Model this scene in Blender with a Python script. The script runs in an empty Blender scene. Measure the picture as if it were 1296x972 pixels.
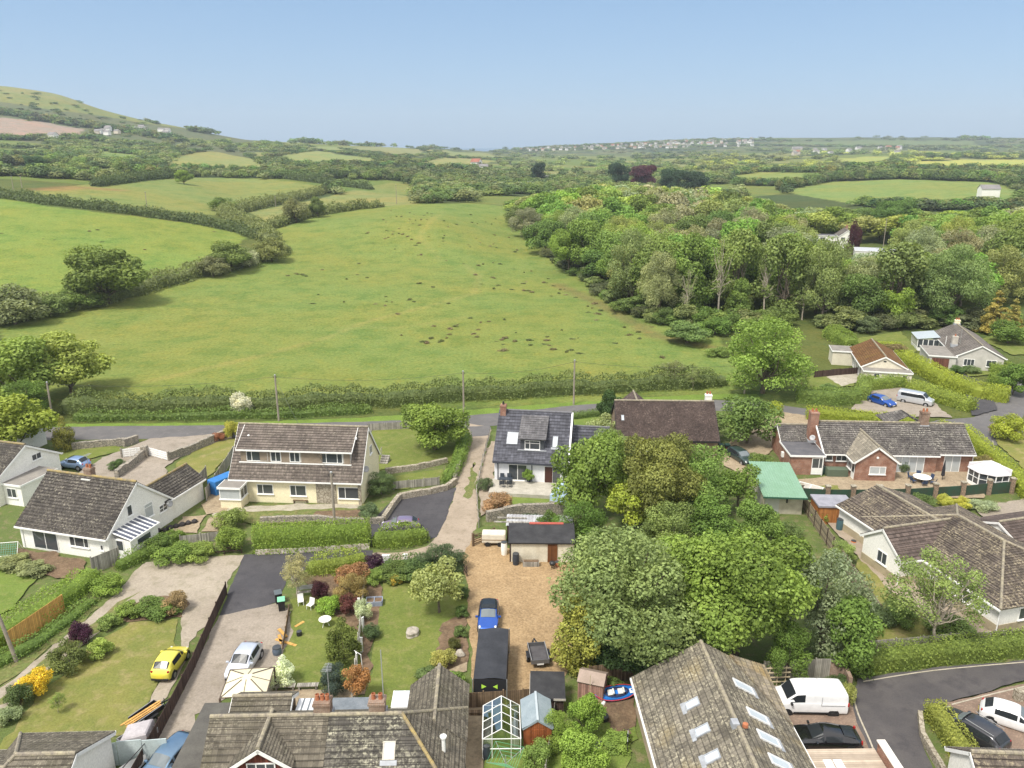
import bpy, math, random
import numpy as np
from mathutils import Vector, Matrix

random.seed(7)
RNG = np.random.default_rng(7)
S = bpy.context.scene
COL = S.collection
R = math.radians

# ------------------------------------------------------------------ camera
CAM_H, PITCH, FPX = 37.0, R(16.65), 1000.0
cd = bpy.data.cameras.new('camera')
cam = bpy.data.objects.new('camera', cd); COL.objects.link(cam)
cam.location = (0, 0, CAM_H); cam.rotation_euler = (R(90) - PITCH, 0, 0)
cd.sensor_width = 36.0; cd.lens = 36.0 * FPX / 1296.0
cd.clip_start = 0.5; cd.clip_end = 120000
S.camera = cam

# ------------------------------------------------------------------ sky + sun
SUN_EL, SUN_AZ = 58.0, 222.0       # azimuth: compass degrees from +Y clockwise (215 = behind the camera, to its left)
w = bpy.data.worlds.new('World'); S.world = w; w.use_nodes = True
nt = w.node_tree
sky = nt.nodes.new('ShaderNodeTexSky'); sky.sky_type = 'NISHITA'; sky.sun_disc = False
sky.sun_elevation = R(SUN_EL); sky.sun_rotation = R(SUN_AZ)
sky.altitude = 60; sky.air_density = 1.0; sky.dust_density = 0.9; sky.ozone_density = 1.6
bg = nt.nodes['Background']; bg.inputs['Strength'].default_value = 0.11
# thin pale blue veil low down, unseen bright white added overhead for soft neutral light
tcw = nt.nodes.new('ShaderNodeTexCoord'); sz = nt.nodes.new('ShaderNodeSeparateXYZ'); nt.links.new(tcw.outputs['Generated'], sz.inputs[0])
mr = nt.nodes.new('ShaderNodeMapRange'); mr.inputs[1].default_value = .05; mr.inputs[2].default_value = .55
ma = nt.nodes.new('ShaderNodeMath'); ma.operation = 'MULTIPLY_ADD'; ma.inputs[1].default_value = -.6; nt.links.new(sz.outputs[1], ma.inputs[0]); nt.links.new(sz.outputs[2], ma.inputs[2]); nt.links.new(ma.outputs[0], mr.inputs[0])   # unseen white sky added overhead and behind the camera as frontal fill light
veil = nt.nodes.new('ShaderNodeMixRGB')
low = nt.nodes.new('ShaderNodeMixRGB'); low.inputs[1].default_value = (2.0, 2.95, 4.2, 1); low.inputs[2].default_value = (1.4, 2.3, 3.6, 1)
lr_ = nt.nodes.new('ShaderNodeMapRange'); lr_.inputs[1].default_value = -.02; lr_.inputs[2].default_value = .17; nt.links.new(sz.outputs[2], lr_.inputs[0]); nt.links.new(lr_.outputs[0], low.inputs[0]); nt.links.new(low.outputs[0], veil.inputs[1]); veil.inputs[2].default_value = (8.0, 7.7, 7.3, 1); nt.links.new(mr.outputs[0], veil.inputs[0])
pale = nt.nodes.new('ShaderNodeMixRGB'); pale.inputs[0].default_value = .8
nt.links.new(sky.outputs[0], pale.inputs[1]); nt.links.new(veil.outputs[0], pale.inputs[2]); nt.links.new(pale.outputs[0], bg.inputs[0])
sl = bpy.data.lights.new('sun', 'SUN'); sl.energy = 2.6; sl.angle = R(12); sl.color = (1.0, 0.95, 0.86)
so = bpy.data.objects.new('sun', sl); COL.objects.link(so)
az, el = R(SUN_AZ), R(SUN_EL)
sdir = Vector((math.sin(az) * math.cos(el), math.cos(az) * math.cos(el), math.sin(el)))
so.rotation_euler = (-sdir).to_track_quat('-Z', 'Y').to_euler()
vs = S.view_settings
vs.view_transform = 'Standard'; vs.look = 'None'; vs.exposure = 0.85; vs.gamma = 1.0; vs.use_curve_mapping = False
HAZE = 0.00014
S.cycles.volume_bounces = 0
S.cycles.max_bounces = 6; S.cycles.transparent_max_bounces = 8

# ------------------------------------------------------------------ view geometry (photo pixels, 1296 x 972)
CP, SP = math.cos(PITCH), math.sin(PITCH)
def ray(px, py):
    dx, dy = (px - 648) / FPX, -(py - 486) / FPX
    return dx, CP + dy * SP, -SP + dy * CP
def P(px, py, z=0.0):
    x, y, v = ray(px, py); t = (z - CAM_H) / v
    return (x * t, y * t)
def zat(y, py):
    dy = -(py - 486) / FPX
    return CAM_H + y * (-SP + dy * CP) / (CP + dy * SP)
def depth(y, z): return y * CP - (z - CAM_H) * SP

# ------------------------------------------------------------------ materials
MATS = {}
class NT:
    def __init__(s, name):
        s.m = bpy.data.materials.new(name); s.m.use_nodes = True
        s.t = s.m.node_tree; s.b = s.t.nodes['Principled BSDF']
    def n(s, typ, **kw):
        nd = s.t.nodes.new(typ)
        for k, v in kw.items(): setattr(nd, k, v)
        return nd
    def l(s, a, b): s.t.links.new(a, b)
    def val(s, sock, v):
        if hasattr(v, 'is_linked') or isinstance(v, bpy.types.NodeSocket): s.l(v, sock)
        else: sock.default_value = v
    def noise(s, vec, scale, detail=4, rough=.6):
        nd = s.n('ShaderNodeTexNoise'); nd.inputs['Scale'].default_value = scale
        nd.inputs['Detail'].default_value = detail; nd.inputs['Roughness'].default_value = rough
        if vec: s.l(vec, nd.inputs['Vector'])
        return nd.outputs['Fac']
    def ramp(s, fac, lo, hi):
        nd = s.n('ShaderNodeMapRange'); nd.inputs[1].default_value = lo; nd.inputs[2].default_value = hi
        s.l(fac, nd.inputs[0]); return nd.outputs[0]
    def mix(s, fac, a, b, mode='MIX'):
        nd = s.n('ShaderNodeMixRGB', blend_type=mode)
        for k, v in ((0, fac), (1, a), (2, b)):
            if isinstance(v, tuple): v = v if len(v) == 4 else (*v, 1)
            s.val(nd.inputs[k], v)
        return nd.outputs[0]
    def math(s, op, a, b=0.0):
        nd = s.n('ShaderNodeMath', operation=op); s.val(nd.inputs[0], a); s.val(nd.inputs[1], b); return nd.outputs[0]
    def bump(s, hgt, strength=.5, dist=.05):
        nd = s.n('ShaderNodeBump'); nd.inputs['Strength'].default_value = strength; nd.inputs['Distance'].default_value = dist
        s.l(hgt, nd.inputs['Height']); s.l(nd.outputs[0], s.b.inputs['Normal'])
    def pos(s): return s.n('ShaderNodeNewGeometry').outputs['Position']
    def obj(s): return s.n('ShaderNodeTexCoord').outputs['Object']
    def uv(s): return s.n('ShaderNodeTexCoord').outputs['UV']
    def out(s, col=None, rough=None, spec=None, metal=None):
        if col is not None: s.val(s.b.inputs['Base Color'], (*col, 1) if isinstance(col, tuple) else col)
        if rough is not None: s.val(s.b.inputs['Roughness'], rough)
        if spec is not None: s.b.inputs['Specular IOR Level'].default_value = spec
        if metal is not None: s.b.inputs['Metallic'].default_value = metal
        MATS[s.m.name] = s.m; return s.m

def dirty(name, c, c2=None, rough=.8, scale=1.5, lo=.35, hi=.7, fine=12, bump=.0, spec=.3, metal=0., amt=1.0, coords='obj'):
    """plain surface with blotches towards c2 and a fine speckle"""
    a = NT(name); v = a.obj() if coords == 'obj' else a.pos()
    c2 = c2 or tuple(x * .72 for x in c)
    f = a.ramp(a.noise(v, scale, 5), lo, hi)
    col = a.mix(a.math('MULTIPLY', f, amt), c, c2)
    fn = a.noise(v, fine, 3)
    col = a.mix(1.0, col, a.mix(fn, (.72, .72, .72), (1.28, 1.28, 1.28)), 'MULTIPLY')
    if bump: a.bump(fn, bump, .03)
    return a.out(col, rough, spec, metal)
def flat(name, c, rough=.5, spec=.5, metal=0., coat=0.):
    a = NT(name); v = a.obj()
    col = a.mix(1.0, c, a.mix(a.noise(v, 3, 3), (.86, .86, .86), (1.12, 1.12, 1.12)), 'MULTIPLY')
    m = a.out(col, rough, spec, metal)
    if coat: a.b.inputs['Coat Weight'].default_value = coat; a.b.inputs['Coat Roughness'].default_value = .05
    return m
def tiles(name, c, dark, lichen, lich_amt=.55, tw=.3, th=.34, rough=.85, profile=.5, blotch=None):
    """concrete roof tiles in metres of UV: u along the course, v up the slope"""
    a = NT(name); uv = a.uv(); v = a.obj()
    sx = a.n('ShaderNodeSeparateXYZ'); a.l(uv, sx.inputs[0])
    u = a.math('DIVIDE', sx.outputs[0], tw); vv = a.math('DIVIDE', sx.outputs[1], th)
    cu, cv = a.math('FLOOR', u), a.math('FLOOR', vv)
    cx = a.n('ShaderNodeCombineXYZ'); a.l(cu, cx.inputs[0]); a.l(cv, cx.inputs[1])
    wn = a.n('ShaderNodeTexWhiteNoise', noise_dimensions='2D'); a.l(cx.outputs[0], wn.inputs['Vector'])
    col = a.mix(wn.outputs['Value'], tuple(x * .68 for x in c), tuple(x * 1.3 for x in c))
    col = a.mix(a.ramp(a.noise(v, .45, 5), .4, .68), col, a.mix(.55, col, dark))
    if blotch: col = a.mix(a.ramp(a.noise(v, .35, 4), .52, .66), col, blotch)
    fv = a.math('FRACT', vv); fu = a.math('FRACT', u)
    # weathering: each tile's exposed lower edge holds pale lichen, upper part stays dark
    spots = a.ramp(a.noise(v, 5.5, 6, .75), .55 - .1 * lich_amt, .62)
    patch = a.ramp(a.noise(v, .8, 3), .35, .6)
    col = a.mix(a.math('MULTIPLY', a.math('MULTIPLY', spots, patch), min(1, lich_amt * 1.4)), col, lichen)
    joint = a.math('LESS_THAN', fu, .09)
    col = a.mix(a.math('MULTIPLY', joint, .5), col, dark)
    wave = a.math('SINE', a.math('MULTIPLY', u, 2 * math.pi))
    col = a.mix(a.math('MULTIPLY', a.math('LESS_THAN', fv, .17), .7), col, dark)
    a.bump(a.math('ADD', a.math('MULTIPLY', wave, profile), a.math('MULTIPLY', a.noise(v, 20, 2), .6)), .5, .03)
    return a.out(col, rough, .25)
def bricks(name, c1, c2, mortar, bw=.225, bh=.075):
    a = NT(name); b = a.n('ShaderNodeTexBrick'); a.l(a.uv(), b.inputs['Vector'])
    b.inputs['Color1'].default_value = (*c1, 1); b.inputs['Color2'].default_value = (*c2, 1); b.inputs['Mortar'].default_value = (*mortar, 1)
    b.inputs['Scale'].default_value = 1; b.inputs['Brick Width'].default_value = bw; b.inputs['Row Height'].default_value = bh
    b.inputs['Mortar Size'].default_value = bh * .14
    col = a.mix(a.ramp(a.noise(a.obj(), 1.2, 5), .35, .7), b.outputs['Color'], tuple(x * .75 for x in c2))
    col = a.mix(a.math('MULTIPLY', a.ramp(a.noise(a.obj(), 7, 4), .55, .7), .5), col, tuple(min(1, x * 1.5) for x in c1))
    a.bump(b.outputs['Fac'], -.4, .01)
    return a.out(col, .9, .2)
def stone(name, c1, c2, mortar, scale=3.0):
    a = NT(name); v = a.obj()
    vo = a.n('ShaderNodeTexVoronoi', feature='F1'); vo.inputs['Scale'].default_value = scale; a.l(v, vo.inputs['Vector'])
    ve = a.n('ShaderNodeTexVoronoi', feature='DISTANCE_TO_EDGE'); ve.inputs['Scale'].default_value = scale; a.l(v, ve.inputs['Vector'])
    sp = a.n('ShaderNodeSeparateColor'); a.l(vo.outputs['Color'], sp.inputs[0])
    col = a.mix(sp.outputs[0], c1, c2)
    col = a.mix(a.math('LESS_THAN', ve.outputs['Distance'], .05), col, mortar)
    col = a.mix(1.0, col, a.mix(a.noise(v, 9, 4), (.6, .6, .6), (1.4, 1.4, 1.4)), 'MULTIPLY')
    a.bump(ve.outputs['Distance'], .8, .06)
    return a.out(col, .92, .2)
def boards(name, c, gap, bw=.14, vertical=True, var=.35, rough=.85):
    a = NT(name); uv = a.uv(); sx = a.n('ShaderNodeSeparateXYZ'); a.l(uv, sx.inputs[0])
    u = a.math('DIVIDE', sx.outputs[0 if vertical else 1], bw)
    wn = a.n('ShaderNodeTexWhiteNoise', noise_dimensions='1D'); a.l(a.math('FLOOR', u), wn.inputs['W'])
    col = a.mix(wn.outputs['Value'], tuple(x * (1 - var) for x in c), tuple(x * (1 + var) for x in c))
    col = a.mix(a.ramp(a.noise(a.obj(), 2.2, 5), .4, .75), col, a.mix(.45, col, gap))
    col = a.mix(a.math('LESS_THAN', a.math('FRACT', u), .12), col, gap)
    a.bump(a.math('FRACT', u), .35, .02)
    return a.out(col, rough, .2)
def ground(name, c, c2, c3=None, s1=.25, s2=1.6, fine=9, bump=.5, rough=.95, speck=.35, lo=.38, hi=.66):
    """soil, grass or gravel sheet: two scales of blotches plus grain"""
    a = NT(name); v = a.pos()
    col = a.mix(a.ramp(a.noise(v, s1, 5, .62), lo, hi), c, c2)
    if c3: col = a.mix(a.ramp(a.noise(v, s2, 5, .65), .5, .72), col, c3)
    fn = a.noise(v, fine, 4, .7)
    col = a.mix(1.0, col, a.mix(a.ramp(fn, .25, .75), (1 - speck,) * 3, (1 + speck,) * 3), 'MULTIPLY')
    a.bump(fn, bump, .06)
    return a.out(col, rough, .15)
def leafmat(name='foliage', vc=False):
    a = NT(name); oi = a.n('ShaderNodeAttribute', attribute_name='leafcol') if vc else a.n('ShaderNodeObjectInfo'); at = a.n('ShaderNodeAttribute', attribute_name='tint')
    t = at.outputs['Fac']
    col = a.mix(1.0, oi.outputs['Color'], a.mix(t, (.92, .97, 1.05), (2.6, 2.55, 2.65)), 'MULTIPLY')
    v = a.pos()
    col = a.mix(a.math('MULTIPLY', a.ramp(a.noise(v, .55, 3), .45, .7), .35), col, a.mix(1.0, col, (1.22, 1.08, .85), 'MULTIPLY'))
    a.out(col, .62, .22)
    tr = a.n('ShaderNodeBsdfTranslucent'); a.l(a.mix(1.0, col, (1.2, 1.15, .6), 'MULTIPLY'), tr.inputs['Color'])
    ms = a.n('ShaderNodeMixShader'); ms.inputs[0].default_value = .33
    a.l(a.b.outputs[0], ms.inputs[1]); a.l(tr.outputs[0], ms.inputs[2])
    a.l(ms.outputs[0], a.t.nodes['Material Output'].inputs['Surface'])
    return a.m
FOL = leafmat(); FOLV = leafmat('distant_foliage', True)
BARK = dirty('bark', (.16, .13, .10), (.08, .07, .05), .95, 4, bump=.5)
PALEBARK = dirty('pale_bark', (.48, .43, .35), (.25, .21, .16), .9, 5)
WHITE = dirty('white_render', (.80, .79, .74), (.62, .60, .52), .85, .7, .5, .8, 8, amt=.6)
CREAM = dirty('cream_render', (.78, .71, .50), (.62, .55, .38), .85, .7, .5, .8, 8, amt=.6)
GREYREND = dirty('grey_pebbledash', (.50, .48, .44), (.36, .35, .32), .9, .8, .4, .8, 20, bump=.3)
BUFFREND = dirty('buff_plinth', (.42, .36, .24), (.30, .25, .17), .9, .8, .4, .8, 12)
UPVC = flat('white_plastic', (.82, .82, .80), .35, .5)
GLASS = flat('window_glass', (.06, .068, .075), .05, .8)
def tinted(name, c, r=.12): return flat(name, c, r, .7)
GLASSPALE = tinted('blind_behind_glass', (.42, .45, .46), .15)
GLASSSKY = tinted('roof_glass', (.50, .56, .62), .12)
LEAD = dirty('lead_flashing', (.38, .40, .43), (.25, .26, .28), .6, 3)
TIMBERDK = boards('dark_timber', (.085, .055, .045), (.02, .015, .012), .13)
TIMBERGY = boards('weathered_timber', (.34, .32, .28), (.10, .09, .08), .13)
TIMBERBR = boards('brown_timber', (.20, .14, .09), (.05, .035, .02), .14)
TIMBERNEW = boards('new_timber', (.62, .36, .11), (.28, .15, .05), .15, var=.18)
SHEDRED = boards('red_cedar_boards', (.27, .085, .03), (.09, .03, .012), .12, var=.22)
SHEDORANGE = boards('orange_cedar_boards', (.40, .17, .055), (.14, .06, .02), .12, var=.22)
PINKBOARD = boards('faded_pink_boards', (.34, .20, .16), (.13, .08, .06), .15)
DARKMETAL = flat('black_metal', (.02, .02, .022), .4, .5)
GREYMETAL = flat('galvanised_metal', (.42, .43, .44), .45, .5, .6)
RUBBER = flat('tyre_rubber', (.02, .02, .02), .8, .3)
BLACKPL = flat('black_plastic', (.018, .018, .02), .5, .4)
STONEW = stone('stone_walling', (.36, .32, .26), (.24, .22, .19), (.13, .12, .10), 3.2)
PALESTONE = stone('pale_stone_walling', (.40, .36, .29), (.29, .26, .20), (.18, .15, .11), 3.0)
CONC = dirty('concrete', (.50, .47, .42), (.35, .32, .28), .9, 1.2, fine=14)
TERRA = dirty('terracotta', (.42, .16, .08), (.28, .10, .05), .85, 4)
BRICK = bricks('red_brick', (.34, .165, .105), (.26, .12, .08), (.38, .33, .28))
BROWNBRICK = bricks('brown_brick', (.30, .20, .14), (.22, .14, .10), (.36, .32, .28))

# ------------------------------------------------------------------ mesh builder
class MB:
    def __init__(s): s.v = []; s.f = []; s.mi = []
    def add(s, vs, fs, mi=0):
        o = len(s.v); s.v += [tuple(p) for p in vs]
        s.f += [tuple(i + o for i in f) for f in fs]; s.mi += [mi] * len(fs); return s
    def quad(s, a, b, c, d, mi=0): return s.add((a, b, c, d), ((0, 1, 2, 3),), mi)
    def poly(s, pts, mi=0): return s.add(pts, (tuple(range(len(pts))),), mi)
    def box(s, x0, y0, z0, x1, y1, z1, mi=0):
        return s.add([(x0, y0, z0), (x1, y0, z0), (x1, y1, z0), (x0, y1, z0), (x0, y0, z1), (x1, y0, z1), (x1, y1, z1), (x0, y1, z1)],
                     [(0, 3, 2, 1), (4, 5, 6, 7), (0, 1, 5, 4), (1, 2, 6, 5), (2, 3, 7, 6), (3, 0, 4, 7)], mi)
    def prism(s, pts, z0, z1, mi=0):
        n = len(pts); vs = [(p[0], p[1], z0) for p in pts] + [(p[0], p[1], z1) for p in pts]
        return s.add(vs, [tuple(range(n - 1, -1, -1)), tuple(range(n, 2 * n))] + [(i, (i + 1) % n, n + (i + 1) % n, n + i) for i in range(n)], mi)
    def bar(s, p, q, w, h, mi=0):
        """beam from p to q, w wide, h tall (top face through p and q)"""
        p, q = Vector(p), Vector(q); d = (q - p).normalized()
        sd = d.cross(Vector((0, 0, 1)))
        sd = sd.normalized() if sd.length > 1e-4 else Vector((1, 0, 0))
        up = sd.cross(d); a = sd * w / 2; b = up * h
        vs = [p - a - b, p + a - b, p + a, p - a, q - a - b, q + a - b, q + a, q - a]
        return s.add(vs, [(0, 1, 2, 3), (7, 6, 5, 4), (0, 4, 5, 1), (1, 5, 6, 2), (2, 6, 7, 3), (3, 7, 4, 0)], mi)
    def tube(s, p, q, r0, r1=None, n=8, mi=0, cap=True):
        r1 = r0 if r1 is None else r1; p, q = Vector(p), Vector(q); d = (q - p).normalized()
        a = d.orthogonal().normalized(); b = d.cross(a)
        vs = []
        for c, r in ((p, r0), (q, r1)):
            for i in range(n):
                t = 2 * math.pi * i / n; vs.append(c + (a * math.cos(t) + b * math.sin(t)) * r)
        fs = [(i, (i + 1) % n, n + (i + 1) % n, n + i) for i in range(n)]
        if cap: fs += [tuple(range(n - 1, -1, -1)), tuple(range(n, 2 * n))]
        return s.add(vs, fs, mi)
    def lathe(s, prof, c=(0, 0, 0), n=14, mi=0, sx=1, sy=1):
        vs = []; m = len(prof)
        for r, z in prof:
            for i in range(n):
                t = 2 * math.pi * i / n; vs.append((c[0] + r * math.cos(t) * sx, c[1] + r * math.sin(t) * sy, c[2] + z))
        fs = [(k * n + i, k * n + (i + 1) % n, (k + 1) * n + (i + 1) % n, (k + 1) * n + i) for k in range(m - 1) for i in range(n)]
        fs += [tuple(range(n - 1, -1, -1)), tuple(range((m - 1) * n, m * n))]
        return s.add(vs, fs, mi)
    def build(s, name, mat, parent=None, smooth=False, bevel=0, loc=None, rz=0):
        me = bpy.data.meshes.new(name); me.from_pydata(s.v, [], s.f); 
        ms = mat if isinstance(mat, (list, tuple)) else [mat]
        for m in ms: me.materials.append(m)
        if len(ms) > 1: me.polygons.foreach_set('material_index', s.mi)
        uvl = me.uv_layers.new(name='UVMap')
        me.update()
        data = uvl.data
        for p in me.polygons:
            n = p.normal
            if abs(n.z) > .985: ux, uy = Vector((1, 0, 0)), Vector((0, 1, 0))
            else:
                ux = Vector((-n.y, n.x, 0)).normalized(); uy = n.cross(ux)
            for li in p.loop_indices:
                co = me.vertices[me.loops[li].vertex_index].co
                data[li].uv = (co.dot(ux), co.dot(uy))
        if smooth: me.polygons.foreach_set('use_smooth', [True] * len(me.polygons))
        o = bpy.data.objects.new(name, me); COL.objects.link(o)
        if parent: o.parent = parent
        if loc: o.location = loc
        o.rotation_euler.z = rz
        if bevel:
            b = o.modifiers.new('bevel', 'BEVEL'); b.width = bevel; b.segments = 2; b.limit_method = 'ANGLE'
        return o

def tag(o, label, cat, group=None, kind=None):
    if label: o['label'] = label
    if cat: o['category'] = cat
    if group: o['group'] = group
    if kind: o['kind'] = kind
    return o
def thing(name, label, cat, loc=(0, 0, 0), rz=0., group=None):
    o = bpy.data.objects.new(name, None); COL.objects.link(o); o.empty_display_size = .3
    o.location = loc if len(loc) == 3 else (*loc, 0); o.rotation_euler.z = rz
    return tag(o, label, cat, group)
def struct(o): o['kind'] = 'structure'; return o
def dup(root, loc, rz, label=None, group=None, scale=None):
    r = root.copy(); COL.objects.link(r); r.location = loc if len(loc) == 3 else (*loc, 0); r.rotation_euler.z = rz
    if label: r['label'] = label
    if group: r['group'] = group
    if scale: r.scale = scale
    for ch in list(root.children):
        c = ch.copy(); COL.objects.link(c); c.parent = r
        for g in list(ch.children):
            d = g.copy(); COL.objects.link(d); d.parent = c
    return r
# ------------------------------------------------------------------ terrain: a valley of fields rising to a down on the left
_COLS = {
 -400: [(110, 0, 'z'), (170, 2, 'z'), (330, 246), (470, 214), (620, 200), (850, 186), (1000, 168), (1200, 138), (1600, 92), (2100, 150, 'z'), (4200, 60, 'z')],
 0: [(118, 0, 'z'), (165, .3, 'z'), (330, 250), (470, 220), (620, 205), (850, 192), (1000, 175), (1200, 148), (1600, 108), (2100, 140, 'z'), (4200, 50, 'z')],
 80: [(120, 0, 'z'), (178, .3, 'z'), (325, 257), (460, 225), (610, 208), (850, 195), (1025, 179), (1250, 156), (1600, 118), (2100, 125, 'z'), (4200, 45, 'z')],
 150: [(125, 0, 'z'), (190, .3, 'z'), (320, 266), (450, 231), (600, 212), (850, 199), (1050, 184), (1300, 166), (1600, 143), (2100, 90, 'z'), (4200, 40, 'z')],
 230: [(130, 0, 'z'), (195, .3, 'z'), (310, 284), (430, 243), (520, 230), (700, 212), (950, 196), (1250, 178), (1650, 161), (2300, 60, 'z'), (4200, 20, 'z')],
 300: [(135, 0, 'z'), (200, .3, 'z'), (300, 300), (420, 258), (520, 240), (700, 216), (900, 205), (1200, 191), (1700, 176), (2500, 30, 'z'), (4200, 0, 'z')],
 450: [(140, 0, 'z'), (240, 1, 'z'), (330, 278), (400, 262), (470, 250), (600, 230), (800, 213), (1100, 199), (1500, 190), (1900, 184), (3000, 0, 'z'), (4200, -20, 'z')],
 550: [(140, 0, 'z'), (240, 1, 'z'), (320, 274), (380, 259), (450, 9, 'z'), (560, 241), (800, 222), (1000, 208), (1400, 198), (2000, 190), (2400, 187), (3400, -10, 'z'), (4200, -30, 'z')],
 650: [(140, 0, 'z'), (220, 0, 'z'), (320, 3, 'z'), (400, 264), (500, 7, 'z'), (900, 8, 'z'), (1500, 206), (2500, 195), (3300, 188), (4200, -30, 'z')],
 800: [(140, 0, 'z'), (250, 0, 'z'), (450, 3, 'z'), (800, 8, 'z'), (1500, 205), (2500, 194), (3200, 180), (3800, 45, 'z'), (4200, 30, 'z')],
 950: [(140, 0, 'z'), (300, 0, 'z'), (450, 3, 'z'), (700, 231), (1000, 213), (1800, 197), (2600, 188), (3300, 175), (3800, 75, 'z'), (4200, 60, 'z')],
 1150: [(140, 0, 'z'), (300, 0, 'z'), (430, 264), (640, 229), (750, 220), (1100, 205), (1600, 197), (2400, 188), (3300, 174), (3800, 78, 'z'), (4200, 65, 'z')],
 1300: [(140, 0, 'z'), (300, 0, 'z'), (430, 264), (640, 230), (750, 221), (1100, 206), (1600, 197), (2400, 189), (3300, 175), (3800, 74, 'z'), (4200, 60, 'z')],
 1700: [(140, 0, 'z'), (300, 0, 'z'), (430, 264), (640, 232), (750, 222), (1100, 207), (1600, 198), (2400, 190), (3300, 178), (3800, 66, 'z'), (4200, 50, 'z')],
}
_US = np.array(sorted(_COLS)); _YG = np.concatenate([np.arange(100, 500, 4), np.geomspace(500, 4300, 260)])
def _pchip(x, y, q):
    h = np.diff(x); d = np.diff(y) / h; m = np.zeros(len(x))
    for i in range(1, len(x) - 1):
        if d[i - 1] * d[i] > 0:
            w1, w2 = 2 * h[i] + h[i - 1], h[i] + 2 * h[i - 1]; m[i] = (w1 + w2) / (w1 / d[i - 1] + w2 / d[i])
    i = np.clip(np.searchsorted(x, q) - 1, 0, len(h) - 1); t = np.clip((q - x[i]) / h[i], 0, 1)
    return ((1 + 2 * t) * (1 - t) ** 2) * y[i] + t * (1 - t) ** 2 * h[i] * m[i] + t * t * (3 - 2 * t) * y[i + 1] + t * t * (t - 1) * h[i] * m[i + 1]
_TAB = []
for u in _US:
    c = _COLS[u]; yy = np.array([float(p[0]) for p in c]); zz = np.array([float(p[1]) if len(p) > 2 else zat(p[0], p[1]) for p in c])
    _TAB.append(_pchip(yy, zz, _YG))
_TAB = np.array(_TAB)
_UF = np.arange(-400, 1701, 10.0)
_TF = np.array([np.interp(_UF, _US, _TAB[:, j]) for j in range(len(_YG))]).T
_k = np.exp(-np.linspace(-2, 2, 11) ** 2); _k /= _k.sum()
_TF = np.apply_along_axis(lambda a: np.convolve(np.pad(a, 5, mode='edge'), _k, mode='valid'), 0, _TF)
def hgt(x, y):
    x = np.asarray(x, float); y = np.asarray(y, float)
    u = np.clip(648 + 1040 * x / np.maximum(y, 60), -400, 1699.9); fu = (u + 400) / 10; iu = fu.astype(int); tu = fu - iu
    fy = np.interp(y, _YG, np.arange(len(_YG))); iy = np.clip(fy.astype(int), 0, len(_YG) - 2); ty = fy - iy
    z = (_TF[iu, iy] * (1 - tu) + _TF[iu + 1, iy] * tu) * (1 - ty) + (_TF[iu, iy + 1] * (1 - tu) + _TF[iu + 1, iy + 1] * tu) * ty
    wob = np.clip((y - 230) / 400, 0, 1) * (1.2 * np.sin(x * .021 + 1.3) * np.sin(y * .017) + .5 * np.sin(x * .06 + y * .041))
    return np.where(y < 118, 0., z + np.where(y < 1500, wob, wob))
def T(px, py, ymin=30., ymax=4200.):
    """first terrain point seen along a pixel's ray"""
    rx, ry, rz = ray(px, py)
    ys = np.geomspace(ymin, ymax, 900); t = ys / ry
    d = (CAM_H + rz * t) - hgt(rx * t, ys)
    k = np.where(d < 0)[0]
    if not len(k): y = ymax
    else:
        i = k[0]
        if i == 0: y = ys[0]
        else: y = ys[i - 1] + (ys[i] - ys[i - 1]) * d[i - 1] / (d[i - 1] - d[i])
    x = rx * y / ry
    return (x, y, float(hgt(x, y)))
def pixof(x, y, z):
    d = y * CP - (z - CAM_H) * SP; u = y * SP + (z - CAM_H) * CP
    return 648 + FPX * x / d, 486 - FPX * u / d
def inpoly(px, py, poly):
    r = np.zeros(px.shape, bool); n = len(poly); j = n - 1
    for i in range(n):
        xi, yi = poly[i]; xj, yj = poly[j]
        c = ((yi > py) != (yj > py)) & (px < (xj - xi) * (py - yi) / ((yj - yi) or 1e-9) + xi); r ^= c; j = i
    return r
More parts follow.
